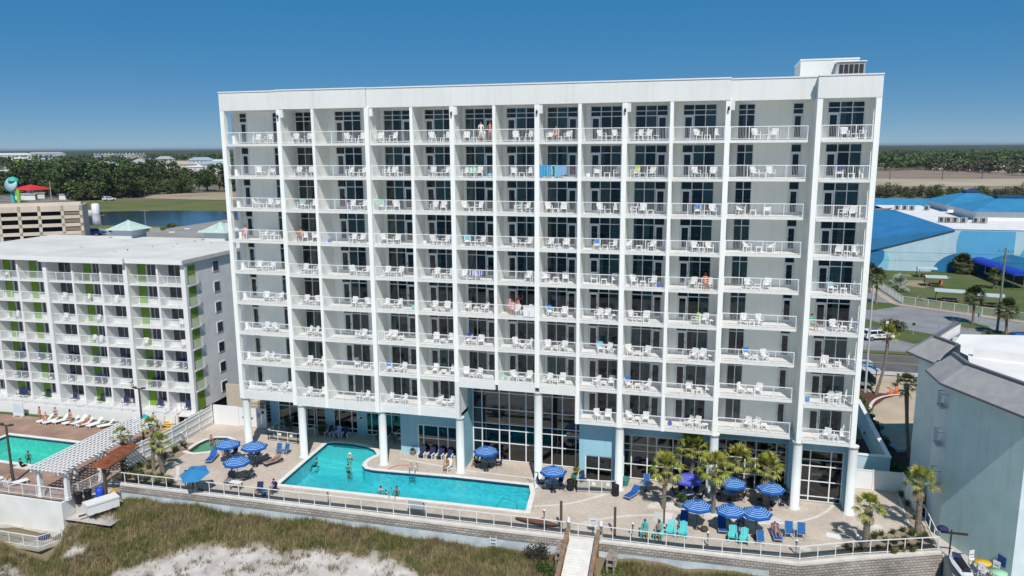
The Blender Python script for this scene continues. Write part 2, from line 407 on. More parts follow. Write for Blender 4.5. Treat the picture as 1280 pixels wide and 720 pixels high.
# light bands in the paving
def band(pts, w, z=0.004):
    m = MB(); l = []; r = []
    for i, p in enumerate(pts):
        a = Vector(pts[max(0,i-1)]); b = Vector(pts[min(len(pts)-1,i+1)]); d = (b-a).normalized(); n = Vector((-d.y, d.x))*(w/2)
        l.append(Vector(p)+n); r.append(Vector(p)-n)
    for i in range(len(pts)-1):
        m.add([(r[i].x,r[i].y,z),(r[i+1].x,r[i+1].y,z),(l[i+1].x,l[i+1].y,z),(l[i].x,l[i].y,z)], [(0,1,2,3)])
    return m
def curve(a, b, c, n=14):
    a, b, c = Vector(a), Vector(b), Vector(c)
    return [tuple(a*(1-t)**2 + b*2*t*(1-t) + c*t*t) for t in [i/n for i in range(n+1)]]
for pts in (curve((31.6,-4.7),(34.8,-3.9),(37.2,-0.8)), curve((36.2,-6.6),(39.0,-4.0),(44.5,-3.3)), curve((49.0,-3.3),(54.2,-2.9),(56.2,1.7)), curve((-6.9,-3.0),(-3.5,-4.0),(-1.2,-8.9)), [(16.5,2.0),(23.0,0.9),(33.6,0.6)]):
    struct('paving_band', band(pts, 0.28), coping)
m = MB()
for cx, cy, r in ((53.2,-6.5,0.42),(59.0,-1.5,0.5)):
    m.poly([(cx+r*math.cos(t), cy+r*0.9*math.sin(t)) for t in np.linspace(0, 2*math.pi, 17)[:-1]], 0.005)
struct('paving_disc', m, coping)
struct('deck_edge', MB().prism([(-7.5,-9.75),(30,-9.5),(52.6,-8.95),(56.7,-7.08),(63.0,-4.55),(62.97,-4.26),(56.6,-6.72),(52.58,-8.57),(30,-9.12),(-7.5,-9.37)], -0.14, 0.006), coping)

# right-hand side: planting bed, driveway, road, parking, lawn
struct('planter_sand', MB().poly([(54.9,-7.2),(62.7,-4.2),(62.7,5.4),(61.9,5.4),(61.6,-0.6),(57.8,-3.8),(55.4,-5.8)], 0.008), mat('planter_soil', (0.36,0.29,0.22), 0.95, 0.3, 2.5, 0.5, 10))
struct('planter_kerb', band([(55.2,-5.9),(57.7,-3.85),(61.6,-0.7),(61.9,5.4)], 0.14, 0.05), coping)
struct('left_planter_soil', MB().poly([(-7.4,-9.1),(-0.9,-9.1),(-1.2,-8.2),(-4.6,-6.4),(-5.4,0.5),(-7.1,0.5)], 0.008), mat('left_soil', (0.34,0.28,0.20), 0.95, 0.3, 2.5, 0.5, 10))
struct('side_ground', MB().poly([(58,7.2),(62.97,7.2),(62.97,2.0),(68.5,2.0),(69,16.2),(66.5,16.8),(64.0,15.8),(62.7,18.5),(58,18.5)], -0.02), darkbed)
struct('driveway', MB().poly([(63.9,15.6),(66.5,16.6),(80,20),(80,43.6),(64.2,43.6),(64.4,35.6),(68.0,35.4),(66.0,33.2),(64.2,29.8),(63.4,26.4),(63.3,20)], 0.0), concrete)
struct('mulch_bed', MB().poly([(61.6,35.0),(67.8,35.0),(65.9,33.0),(64.1,29.6),(63.4,27.0),(62.2,27.0)], 0.05), mulch)
struct('driveway_kerb', band(curve((63.3,24.5),(63.2,33.4),(68.1,35.0)), 0.35, 0.14), coping)
struct('blue_kerb', band([(62.9,19.2),(64.0,16.0),(66.2,16.6)], 0.4, 0.12), mat('blue_kerb_paint', (0.22,0.42,0.52), 0.8, 0.2, 2))
struct('sidewalk', MB().poly([(-30,43.7),(190,43.7),(190,45.6),(-30,45.6)], 0.06), concrete_w)
struct('road', MB().poly([(-400,45.7),(400,45.7),(400,55.2),(-400,55.2)], 0.004), asphalt_d)
struct('road_markings', MB().poly([(-400,50.0),(400,50.0),(400,50.14),(-400,50.14)], 0.012).poly([(-400,50.4),(400,50.4),(400,50.54),(-400,50.54)], 0.012).poly([(-400,54.6),(400,54.6),(400,54.74),(-400,54.74)], 0.012), paint_y)
struct('verge', MB().poly([(-200,55.3),(80.5,55.3),(80.5,57.0),(-200,57.0)], 0.05), grassm)
struct('parking_lot', MB().poly([(20,57.05),(180,57.05),(180,76),(97.5,82.6),(80.6,94.2),(79.2,112),(40,112)], 0.0), asphalt)
def kerbed(pts, name, m_):
    struct(name, MB().prism(pts, -0.05, 0.10), mat('island_kerb',(0.27,0.265,0.25),0.9,0.15,0.8))
    struct(name+'_grass', MB().poly(grow(pts, -0.12), 0.106), m_)
kerbed([(66,80.5),(71.5,79.4),(75.0,73.2),(81.6,68.4),(79.6,65.2),(75.6,62.2),(73.5,64.9),(70.5,66.3),(66,66.0)], 'traffic_island', lawnm)
kerbed([(84.4,78.6),(86.4,75.6),(90.0,75.9),(90.2,78.2),(88.2,81.0),(85.6,81.2)], 'palm_island', lawnm)
kerbed([(64,90.2),(70,87.4),(74.3,87.4),(79.6,92.4),(78.4,95.2),(74.5,96.0),(70,92.8)], 'strip_island', lawnm)
kerbed([(84.5,66.8),(87.0,64.4),(96,66.0),(96,70.6),(90.6,75.0),(88.8,75.0)], 'agave_island', lawnm)
struct('fence_walk', band([(77.6,112),(79.0,95.0),(97.4,82.9),(130,76)], 1.5, 0.04), concrete)
struct('lawn', MB().poly([(79.8,112),(81.0,95.8),(97.8,84.3),(140,77.5),(160,138),(60,138),(60,118)], 0.02), lawnm)
struct('lawn_path', band([(108,112),(113,104),(128,92)], 2.2, 0.03), concrete)
struct('worn_sand', MB().poly([(84.5,117),(88.6,114.5),(91.2,118),(90.2,124.5),(86.2,124.0)], 0.03).poly([(86,130),(98,130),(97,132),(86,132.4)], 0.03), mat('worn_sand', (0.34,0.27,0.17), 0.95, 0.3, 0.6))
m = MB()
for k in range(5): m.cbox((92.6+0.75*k, 77.2-0.28*k, 0.01), (0.16, 3.6, 0.006), R(-40))
struct('hatch_markings', m, paint_y)
# distant right: farmland
struct('field', MB().poly([(60,505),(260,505),(420,560),(520,800),(620,1600),(200,1600),(120,1150)], 0.10), fieldm)
struct('field_grass', MB().poly([(120,470),(190,480),(330,530),(330,560),(200,520),(120,515)], 0.22), mat('field_green', (0.14,0.15,0.05), 0.95, 0.5, 0.03, col2=(0.22,0.19,0.10)))
struct('field_track', MB().poly([(120,545),(220,560),(340,600),(480,690),(480,745),(310,705),(200,690),(120,680)], 0.22), mat('pale_track', (0.46,0.38,0.28), 0.95, 0.4, 0.012, col2=(0.32,0.28,0.17)))
struct('ploughed_field', MB().poly([(250,560),(300,700),(520,730),(420,560),(330,540)], 0.34), mat('ploughed_soil', (0.20,0.145,0.115), 0.95, 0.3, 0.02))
# distant left: pond with grassy banks, road
struct('pond_bank', MB().poly([(-300,180),(-120,165),(-60,260),(-120,400),(-215,385),(-262,350),(-300,318),(-330,285)], 0.03), mat('bank_grass', (0.10,0.125,0.03), 0.95, 0.5, 0.05, col2=(0.155,0.15,0.055), detail=8))
struct('pond_sand', MB().poly([(-322,372),(-300,342),(-262,338),(-180,340),(-120,330),(-120,420),(-285,420)], 0.10), mat('bank_sand', (0.40,0.32,0.24), 0.95, 0.4, 0.03, col2=(0.28,0.22,0.13), detail=8))
struct('pond', MB().poly([(-262,232),(-243,251),(-215,262),(-150,262),(-120,240),(-130,205),(-170,197),(-198,193),(-225,196),(-250,214)], 0.16), mat('pond_water', (0.03, 0.05, 0.075), 0.12, 0, 1, 0.25, 0.35, spec=0.5))
struct('back_road', band([(-420,235),(-345,300),(-318,338),(-326,395),(-360,470)], 8, 0.12), mat('pale_road', (0.30,0.28,0.25), 0.9, 0.2, 0.1))
struct('back_parking', MB().poly([(-230,120),(-150,110),(-60,60),(-40,130),(-165,190),(-200,175)], 0.04), mat('pale_lot', (0.34,0.32,0.29), 0.9, 0.25, 0.08))
struct('park_ground', MB().poly([(-420,300),(-335,300),(-325,330),(-350,345),(-420,345)], 0.06), mat('park_paving', (0.26,0.25,0.23), 0.9, 0.5, 0.12, col2=(0.12,0.12,0.08)))

# ================================================================== POOLS
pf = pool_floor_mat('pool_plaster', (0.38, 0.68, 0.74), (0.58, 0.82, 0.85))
tilem = mat('dark_waterline_tile', (0.03, 0.06, 0.12), 0.35)
def pool(name, label, pts, edge, depth, wm, fm, wl=-0.12):
    t = thing(name, label, 'pool')
    m = MB(); n = len(pts)
    ar = sum(pts[i][0]*pts[(i+1)%n][1]-pts[(i+1)%n][0]*pts[i][1] for i in range(n))
    if ar < 0: pts = pts[::-1]
    m.poly(pts, -depth)
    m.add([(p[0],p[1],-depth) for p in pts]+[(p[0],p[1],-0.27) for p in pts], [((i+1)%n, i, n+i, n+(i+1)%n) for i in range(n)])
    m.build('basin', fm, t)
    m = MB(); m.add([(p[0],p[1],-0.27) for p in pts]+[(p[0],p[1],0.0) for p in pts], [((i+1)%n, i, n+i, n+(i+1)%n) for i in range(n)])
    m.build('waterline_tile', tilem, t)
    MB().poly(pts, wl).build('water', wm, t)
    g = grow(pts, edge); m = MB()
    vs = [(*p,0.03) for p in pts]+[(*p,0.03) for p in g]+[(*p,-0.05) for p in g]+[(*p,-0.05) for p in pts]
    m.add(vs, [(i,n+i,n+(i+1)%n,(i+1)%n) for i in range(n)]+[(n+i,2*n+i,2*n+(i+1)%n,n+(i+1)%n) for i in range(n)]+[((i+1)%n,3*n+(i+1)%n,3*n+i,i) for i in range(n)])
    m.build('coping', mat('pool_coping', (0.74,0.72,0.68), 0.8, 0.1, 1.5), t)
    return t
wat = water_mat('pool_water', (0.28, 0.80, 0.84), 5.5, 0.8)
wat2 = water_mat('green_pool_water', (0.17, 0.80, 0.68), 5.0, 0.5)
wat3 = water_mat('spa_water', (0.42, 0.72, 0.62), 5.0, 0.4)
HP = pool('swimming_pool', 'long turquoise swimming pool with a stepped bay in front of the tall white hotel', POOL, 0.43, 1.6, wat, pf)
m = MB()
for k, dz in ((0,0.3),(1,0.6),(2,0.9)):                       # curved shallow steps in the bay
    a = [(7.62, 1.5-0.5*k+0.0), (13.4, 1.2-0.42*k)]
    m.prism([(7.66,1.6-0.55*k),(9.4,1.15-0.55*k),(11.6,0.95-0.5*k),(13.32,1.1-0.42*k),(13.7,2.4),(13.0,3.35),(11.8,4.0),(10.15,4.3),(8.2,4.2),(7.55,3.86)], -1.59+0.006*k, -dz-0.1)
m.build('entry_steps', mat('pale_step_plaster', (0.72,0.86,0.85), 0.6), HP)
def ladder(parent, x, y, rz):
    m = MB(); m.xf = Matrix.Translation((x,y,0)) @ Matrix.Rotation(rz,4,'Z')
    for s in (-0.28, 0.28):
        m.tube([(s,0.55,0.0),(s,0.5,0.75),(s,0.25,0.95),(s,-0.05,0.75),(s,-0.18,0.1),(s,-0.18,-1.0)], 0.03, 6)
    for z in (-0.35,-0.65): m.box(-0.28,0.28,-0.24,-0.12,z,z+0.04)
    m.build('ladder', mat('steel', (0.45,0.46,0.47), 0.25, metallic=0.9), parent)
ladder(HP, 19.0, -1.0, 0); ladder(HP, 19.3, -5.95, math.pi)
m = MB(); m.tube([(27.9,-5.2,-0.9),(28.8,-4.6,0.35),(30.1,-4.9,0.3),(30.3,-5.4,-0.9)], 0.03, 6)
m.build('handrail', darkmetal, HP)
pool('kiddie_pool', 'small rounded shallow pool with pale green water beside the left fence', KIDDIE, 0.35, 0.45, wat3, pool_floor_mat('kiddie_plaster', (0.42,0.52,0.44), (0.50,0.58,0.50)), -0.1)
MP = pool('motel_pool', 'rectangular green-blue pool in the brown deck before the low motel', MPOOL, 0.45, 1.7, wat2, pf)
m = MB(); m.prism([(-18.9,-9.3),(-16.6,-9.3),(-16.6,-8.66),(-18.9,-8.66)], -0.05, 0.06); m.build('ledge', coping, MP)
# ================================================================== HOTEL
HX = [0.0, 6.55, 10.0, 15.3, 19.45, 23.2, 27.0, 30.75, 34.4, 38.1, 41.85, 46.2, 52.95, 57.25]
HF = [0.4, -0.25, -0.25, 0, 0, 0, 0, 0, 0, 0, 0, 1.0, 0]           # front line of each bay
HD = [2.75, 2.3, 2.3, 2.4, 2.4, 2.4, 2.4, 2.4, 2.4, 2.4, 2.4, 3.4, 2.2]  # line of its window wall
Z0, FH = 5.94, 3.05
SLAB = [Z0 + FH*k for k in range(9)]                              # undersides
ROOF0, ROOF1 = 33.63, 35.27
SKIPBAL = {(5,0),(6,0),(7,0)}
WIN = {0:('D..W', 0.42, 4.05), 1:('WWD', 6.75), 2:('DWW', 10.85), 3:('WWD', 15.75), 4:('DWW', 19.75), 5:('WWD', 23.6), 6:('DWW', 27.42),
       7:('WWD', 31.1), 8:('DWW', 34.88), 9:('WWD', 38.68), 10:('DWW', 42.6), 11:('WW.D', 47.0, 51.25), 12:('DWW', 53.75)}
hotel = thing('hotel', 'tall white beach hotel with rows of railed balconies above a pale blue ground floor', 'hotel')
TH = {0, 1, 3, 5, 7, 9, 11, 12, 13}
def pier_w(i): return 0.40 if i in TH else 0.27
def groups(b):
    w = WIN[b]
    if w[0] == 'D..W': return [(w[1], 'D'), (w[2], 'WW')]
    if w[0] == 'WW.D': return [(w[1], 'WW'), (w[2], 'D')]
    return [(w[1], w[0])]
PW = {'D': 0.92, 'W': 0.90}
def pwid(b, ch): return 0.68 if (b == 11 and ch == 'W') else (0.85 if b in (0,11) else PW[ch])
TB, HEAD, HEADTOP = 2.06, 2.74, 2.95
# --- walls
wl = MB()
def wall_strips(b, z0, z1, rows):
    """window wall of one bay: jambs between openings full height, spandrels between storeys"""
    D = HD[b]; x0, x1 = HX[b], HX[b+1]; cur = x0
    for gx, pt in groups(b):
        w = sum(pwid(b, c) for c in pt)
        if gx > cur: wl.box(cur, gx, D, D+0.22, z0, z1)
        zprev = z0
        for k in rows:
            f = SLAB[k]+0.22; h = f + (HEADTOP if k == 8 else HEAD)
            wl.box(gx, gx+w, D, D+0.22, zprev, f+0.02); zprev = h
        wl.box(gx, gx+w, D, D+0.22, zprev, z1)
        cur = gx+w
    if x1 > cur: wl.box(cur, x1, D, D+0.22, z0, z1)
for b in range(13):
    rows = [k for k in range(9) if (b,k) not in SKIPBAL]
    wall_strips(b, SLAB[rows[0]], 33.9, rows)
for b in (0,11,12):                                             # jogs between wall lines
    pass
wl.box(6.3,6.79,2.3,2.98,Z0,33.9); wl.box(46.1,46.4,2.4,3.62,Z0,33.9); wl.box(52.8,53.08,2.2,3.62,Z0,33.9)
wl.box(0.0,0.3,2.76,18,Z0,ROOF1); wl.box(56.95,57.25,2.21,18,Z0,ROOF1); wl.box(0,57.25,17.7,18,0,ROOF1)
wl.box(0.3,56.95,3.7,17.7,34.0,34.3)
wl.build('wall', stucco_in, hotel)
# --- fin walls between balconies
for i in range(14):
    m = MB(); x = HX[i]; w = pier_w(i); f = min(HF[max(0,i-1)], HF[min(12,i)]) - 0.04
    if i in (11,12): f = -0.02
    d = max(HD[max(0,i-1)], HD[min(12,i)])
    zb = Z0 if i not in (6,7) else SLAB[1]
    zb -= 0.0
    if i == 0:
        m.box(0,0.42,f,f+0.5,Z0-0.5,ROOF0); m.box(0,0.3,2.05,2.75,Z0,ROOF0)
    elif i == 13:
        m.box(56.85,57.25,f,f+0.5,Z0-0.02,ROOF0); m.box(56.97,57.25,1.45,2.21,Z0,ROOF0)
    elif i == 12:
        m.box(52.72,53.12,f,d,Z0-0.02,ROOF0)
    else:
        m.box(x-w/2,x+w/2,f,d,zb-(0.5 if i in (1,2,3,4,5) else 0.02),ROOF0)
    m.build('fin_wall', mat('fin_stucco', (0.86,0.875,0.835), 0.85, 0.05, 0.35, 0.25, 14, streak=0.12), hotel)
# --- parapet band, coping, roof
par = MB(); cop = MB()
segs = [(0.0,6.35,0.4),(6.35,15.32,-0.25),(15.32,46.33,0.0),(46.33,52.72,1.0),(52.72,57.25,0.0)]
for x0,x1,f in segs:
    par.box(x0,x1,f-0.06,f+0.3,ROOF0,ROOF1); cop.box(x0-0.03,x1+0.03,f-0.12,f+0.38,ROOF1,ROOF1+0.1)
    par.box(x0+0.02,x1-0.02,f+0.3,4.0,ROOF0+0.002,ROOF0+0.25)
par.box(0,0.3,0.7,18,ROOF0,ROOF1); par.box(56.95,57.25,0.3,18,ROOF0,ROOF1); par.box(52.72,53.0,0.31,1.3,ROOF0,ROOF1)
cop.box(-0.05,0.35,0.78,18,ROOF1,ROOF1+0.1); cop.box(56.9,57.3,0.38,18,ROOF1,ROOF1+0.1); cop.box(0,57.2,17.65,18.05,ROOF1,ROOF1+0.1)
par.build('parapet', stucco, hotel); cop.build('parapet_coping', whitep, hotel)
# --- roof structures
m = MB(); m.prism([(52.05,8.3),(56.7,8.3),(56.7,14),(52.05,14)],34.3,37.25); ph = m.build('stair_penthouse', stucco, hotel)
MB().box(52.0,56.75,8.25,14.05,37.25,37.37).build('roof_cap', whitep, ph)
m = MB(); m.box(52.6,54.2,8.24,8.297,35.2,35.95); m.build('vent_louvre', mat('grey_louvre', (0.45,0.46,0.46), 0.6), ph)
m = MB(); m.add([(54.25,6.9,34.3),(57.0,6.9,34.3),(57.0,8.2,34.3),(54.25,8.2,34.3),(54.9,6.9,36.9),(57.0,6.9,36.9),(57.0,8.2,36.9),(54.9,8.2,36.9)],[(0,1,5,4),(1,2,6,5),(2,3,7,6),(3,0,4,7),(4,5,6,7)])
ac = m.build('cooling_unit', mat('galvanised_grey', (0.42,0.42,0.43), 0.5, 0.2, 2), hotel)
m = MB()
for k in range(5): m.box(55.0+0.39*k,55.3+0.39*k,6.84,6.898,36.0,36.7)
m.build('louvre', darkmetal, ac)
MB().box(54.8,57.1,6.8,8.3,36.9,36.98).build('hood', whitep, ac)
# --- balconies
RAILM = {}
def railing_mesh(w, ret=0.0):
    key = (round(w,2), ret)
    if key in RAILM: return RAILM[key]
    m = MB(); n = max(2, round(w/1.45)); z0 = 0.0
    m.box(0,w,-0.03,0.03,1.02,1.08); m.box(0,w,-0.02,0.02,0.08,0.12)
    for i in range(n+1):
        x = min(max(w*i/n,0.025),w-0.025); m.box(x-0.025,x+0.025,-0.025,0.025,0.0,1.02)
    k = int(w/0.115)
    for i in range(1,k):
        x = w*i/k; m.box(x-0.0065,x+0.0065,-0.0065,0.0065,0.12,1.02)
    if ret:
        m.box(w-0.06,w,0.0,ret,1.02,1.08); m.box(w-0.05,w-0.01,0.0,ret,0.08,0.12)
        for i in range(1,int(ret/0.12)): m.box(w-0.039,w-0.021,0.12*i-0.009,0.12*i+0.009,0.12,1.02)
    RAILM[key] = m.mesh('railing', whitef); return RAILM[key]
WM = {}
def window_meshes(b, top):
    """one (frame, pane, door) set for each opening of the bay, in bay coordinates, floor at z=0"""
    key = (b, top)
    if key in WM: return WM[key]
    D = HD[b]; H = HEADTOP if top else HEAD; t = 0.035; out = []
    for gx, pt in groups(b):
        fr, pa, do = MB(), MB(), MB()
        w = sum(pwid(b,c) for c in pt); x = gx
        for z in ((0.03, 0.09),(TB-0.035, TB+0.035),(H-0.07, H)) + (((2.44,2.50),) if top else ()):
            if z[0] < 0.05 and pt == 'D': continue
            fr.box(gx,gx+w,D-0.02,D+0.10,z[0],z[1])
        edges = [gx]
        for c in pt: edges.append(edges[-1]+pwid(b,c))
        for i, e in enumerate(edges):
            a = e-t if 0 < i < len(edges)-1 else (e if i == 0 else e-2*t)
            fr.box(a,a+2*t,D-0.03,D+0.11,0.022,H)
        for c in pt:
            pw = pwid(b,c); a = x+t
            if c == 'W': pa.quad((a,D+0.03,0.07),(x+pw-t,D+0.03,0.07),(x+pw-t,D+0.03,TB),(a,D+0.03,TB))
            else:
                do.box(a+0.03,a+0.16,D,D+0.05,0.03,TB-0.02); do.box(x+pw-t-0.16,x+pw-t-0.03,D,D+0.05,0.03,TB-0.02)
                do.box(a+0.16,x+pw-t-0.16,D,D+0.05,0.03,0.22); do.box(a+0.16,x+pw-t-0.16,D,D+0.05,TB-0.17,TB-0.02)
                do.quad((a+0.16,D+0.025,0.22),(x+pw-t-0.16,D+0.025,0.22),(x+pw-t-0.16,D+0.025,TB-0.17),(a+0.16,D+0.025,TB-0.17),1)
                hx = a+0.09 if b % 2 else x+pw-t-0.09
                do.box(hx-0.012,hx+0.012,D-0.06,D,0.95,1.10,2)
            for z0_, z1_ in (((TB,2.46),(2.46,H)) if top else ((TB,H),)):
                pa.quad((a,D+0.03,z0_),(x+pw-t,D+0.03,z0_),(x+pw-t,D+0.03,z1_),(a,D+0.03,z1_))
            x += pw
        out.append((fr.mesh('window_frame', whitef), pa.mesh('window_pane', glass), do.mesh('door', [whitef, glass, darkmetal]) if do.v else None))
    WM[key] = out
    return out
def curtain_mesh(b, H, pick):
    m = MB(); D = HD[b]+0.16
    for gx, pt in groups(b):
        x = gx
        for c in pt:
            pw = pwid(b,c); q = pick.random()
            if c == 'W' and q < 0.66:
                f = pick.choice((1.0,1.0,1.0,0.55,0.35)); a0 = x if pick.random() < 0.5 else x+pw*(1-f)
                n = max(3, int(pw*f/0.06)); vs = []
                for i in range(n+1):
                    xx = a0+pw*f*i/n; yy = D+0.03*(i % 2); vs += [(xx,yy,0.05),(xx,yy,H)]
                m.add(vs, [(2*i,2*i+2,2*i+3,2*i+1) for i in range(n)])
            x += pw
    return m
SLABM = {}
for b in range(13):
    x0, x1 = HX[b]+pier_w(b)/2, HX[b+1]-pier_w(b+1)/2
    if b == 0: x0 = 0.42
    if b == 12: x1 = 56.85
    if b == 11: x1 = 52.3
    f, D = HF[b], HD[b]
    for k in range(9):
        if (b,k) in SKIPBAL: continue
        deep = (b < 5 and k == 0) or (b in (5,6,7) and k == 1)
        key = (b, deep)
        if key not in SLABM:
            m = MB(); m.box(x0,x1,f,D,0,0.22,0)
            m.add([(x0,f+0.03,0.223),(x1,f+0.03,0.223),(x1,D,0.223),(x0,D,0.223)],[(0,1,2,3)],1)
            if b == 0: m.box(0.05,x0,f+0.5,D,0,0.22,0)
            if b == 12: m.box(x1,57.2,f+0.5,D,0,0.22,0)
            if deep: m.box(x0,x1,f-0.03,f+0.35,-0.5,0.24,0)
            SLABM[key] = m.mesh('balcony', [stucco, balfloor])
        bal = link('balcony', SLABM[key], hotel, (0,0,SLAB[k]))
        ret = 1.0 if b == 11 else 0.0
        link('railing', railing_mesh(x1-x0-0.02, ret), bal, (x0+0.01, f+0.07, 0.22))
        for fr, pa, do in window_meshes(b, k == 8):
            link('window_frame', fr, bal, (0,0,0.22)); link('window_pane', pa, bal, (0,0,0.22))
            if do: link('door', do, bal, (0,0,0.22))
        cm = curtain_mesh(b, (HEADTOP if k == 8 else HEAD)-0.05, rnd)
        if cm.v: cm.build('curtain', curtainm if rnd.random() < 0.7 else curtainb, bal, (0,0,0.22))
# top storey wall lamps beside the piers
for i in (1,3,5,7,9,11):
    m = MB(); x = HX[i]+0.02; f = -0.33 if i == 1 else -0.06
    m.box(x-0.05,x+0.05,f-0.03,f,ROOF0-0.75,ROOF0-0.6); m.lathe([(0.03,-0.12),(0.09,-0.1),(0.09,0.12),(0.02,0.2)],8,(x,f-0.12,ROOF0-0.66))
    m.build('wall_lamp', darkmetal, hotel)
    MB().box(HX[i]+0.16,HX[i]+0.48,f+0.05,f+0.3,ROOF0-0.75,ROOF0).build('corner_bracket', stucco, hotel)
# dark rooms behind the glass
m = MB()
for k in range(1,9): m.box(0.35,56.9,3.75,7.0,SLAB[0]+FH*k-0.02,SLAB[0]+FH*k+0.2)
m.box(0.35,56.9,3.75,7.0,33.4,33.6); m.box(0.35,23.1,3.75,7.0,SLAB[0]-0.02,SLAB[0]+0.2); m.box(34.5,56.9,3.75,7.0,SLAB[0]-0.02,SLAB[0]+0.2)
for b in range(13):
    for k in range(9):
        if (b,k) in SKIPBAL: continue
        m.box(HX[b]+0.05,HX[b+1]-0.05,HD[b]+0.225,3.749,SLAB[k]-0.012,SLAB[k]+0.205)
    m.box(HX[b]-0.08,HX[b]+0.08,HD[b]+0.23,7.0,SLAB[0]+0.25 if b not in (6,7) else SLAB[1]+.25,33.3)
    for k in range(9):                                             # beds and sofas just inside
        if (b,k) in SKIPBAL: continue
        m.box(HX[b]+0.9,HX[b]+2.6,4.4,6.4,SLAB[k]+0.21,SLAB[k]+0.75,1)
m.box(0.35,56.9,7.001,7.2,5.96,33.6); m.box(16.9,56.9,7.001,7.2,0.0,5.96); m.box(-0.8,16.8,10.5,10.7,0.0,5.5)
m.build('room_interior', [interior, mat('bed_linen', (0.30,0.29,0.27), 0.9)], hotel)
# --- columns
for x, f, top in ((0.36,0.4,Z0-0.5),(7.0,-0.25,Z0-0.5),(15.45,0,Z0-0.5),(23.28,0,Z0-0.5),(30.78,0,SLAB[1]-0.5),(38.14,0,Z0),(46.2,0,Z0),(52.92,0,Z0),(57.2,0.04,Z0)):
    m = MB(); m.lathe([(0.50,0.0),(0.50,0.09),(0.37,0.1),(0.37,top-0.3),(0.37,top-0.15),(0.44,top-0.14),(0.44,top+0.02)], 20, (x, f+0.38, 0.0)); m.build('column', mat('column_stucco', (0.67,0.705,0.69), 0.85, 0.06, 0.5, 0.25, 14, streak=0.12), hotel)
# soffits and capping beams over the ground floor
m = MB(); m.box(0.0,23.2,0.75,7.5,Z0-0.16,Z0-0.03); m.box(34.4,57.2,1.2,7.5,Z0-0.16,Z0-0.03); m.box(23.2,34.4,0.36,7.5,SLAB[1]-0.16,SLAB[1]-0.03)
m.box(23.02,23.42,-0.06,0.5,Z0-0.5,SLAB[1]); m.box(34.2,34.6,-0.02,0.5,Z0,SLAB[1])
m.box(38.0,57.2,1.0,1.2,Z0-0.14,Z0-0.02)
m.build('soffit', stucco, hotel)
# --- ground floor walls and glazing
def glazing(name, x0, x1, y, z0, z1, xs, zs, gl=glass_lobby):
    m = MB()
    for x in [x0+0.05]+list(xs)+[x1-0.05]: m.box(x-0.05,x+0.05,y-0.06,y+0.06,z0,z1)
    for z in [z0+0.04]+list(zs)+[z1-0.04]: m.box(x0,x1,y-0.045,y+0.045,z-0.04,z+0.04)
    o = m.build(name, whitef, hotel)
    MB().quad((x0,y,z0),(x1,y,z0),(x1,y,z1),(x0,y,z1)).build('glass_pane', gl, o)
    return o
def bwall(boxes): 
    m = MB()
    for q in boxes: m.box(*q)
    m.build('ground_floor_wall', bluewall, hotel)
zt = Z0-0.17
bwall([(-0.9,0.0,7.0,7.3,0,zt)] + [(5.75,6.65,6.95,7.3,0,zt),(9.5,10.45,6.95,7.3,0,zt),(15.9,16.85,3.55,7.3,0,zt),(-0.9,16.0,7.0,7.3,4.75,zt),(-1.0,-0.9,7.0,14,0,zt)])
for (a,b_,xs) in ((0.0,5.75,(1.4,2.4,3.4,4.6)),(6.65,9.5,(7.35,8.8)),(10.45,15.9,(11.1,12.5,13.4,14.5))):
    glazing('storefront_window', a, b_, 7.08, 0.05, 4.75, xs, (0.55,2.5,3.2))
for x in (2.45,3.5): 
    m = MB(); m.box(x,x+0.07,6.93,6.99,0,2.45); m.box(x+0.85,x+0.92,6.93,6.99,0,2.45); m.box(x,x+0.92,6.93,6.99,2.38,2.45); m.box(x,x+0.92,6.93,6.99,0.02,0.2); m.build('entrance_door', whitef, hotel)
bwall([(16.85,17.75,3.55,3.8,0,zt),(17.75,23.25,3.55,3.8,3.12,zt),(23.15,23.4,0.5,3.55,0,zt),(23.15,23.4,3.55,4.2,0,SLAB[1]-.17),(23.16,23.39,0.5,3.55,zt,SLAB[1]-.17)])
glazing('storefront_window', 17.75, 23.15, 3.62, 0.08, 3.12, (18.35,19.9,20.9,22.2), (1.75,))
glazing('lobby_window', 23.4, 34.35, 3.95, 0.05, SLAB[1]-0.17, (24.35,26.1,27.1,28.75,29.65,31.3,32.3,33.6), (1.86,3.17,3.75,5.25,6.9))
bwall([(34.35,34.9,1.5,1.8,0,zt),(37.4,38.1,1.5,1.8,0,zt),(34.9,37.4,1.5,1.8,2.45,zt),(34.35,34.6,1.8,4.2,0,SLAB[1]-.17),(38.0,38.2,1.5,2.8,0,zt)])
o = glazing('patio_door', 34.9, 37.4, 1.6, 0.02, 2.45, (36.15,), (1.2,))
bwall([(38.2,46.3,2.75,3.0,4.28,zt),(45.75,46.5,2.75,3.05,0,4.28),(46.3,52.95,2.95,3.2,4.66,zt),(52.35,53.4,1.8,3.2,0,zt),(53.4,56.85,1.85,2.1,4.70,zt),(56.8,57.3,0.9,2.1,0,zt),(57.25,57.45,1.0,18,0,zt)])
glazing('storefront_window', 38.2, 45.75, 2.85, 0.08, 4.28, (38.95,40.4,41.2,42.65,43.4,44.95), (1.46,2.78,3.4))
glazing('storefront_window', 46.5, 52.35, 3.05, 0.08, 4.66, (47.25,48.9,49.8,51.5), (1.5,2.99,3.81))
glazing('storefront_window', 53.4, 56.8, 1.95, 0.06, 4.70, (54.15,55.8), (0.52,1.9,3.27,3.84))
m = MB()                                                           # curtains behind the right hand glass
for a, w in ((53.5,1.4),(55.1,1.5)):
    n = 22; vs = []
    for i in range(n+1): vs += [(a+w*i/n,2.35+0.06*(i%2),0.05),(a+w*i/n,2.35+0.06*(i%2),3.8)]
    m.add(vs,[(2*i,2*i+2,2*i+3,2*i+1) for i in range(n)])
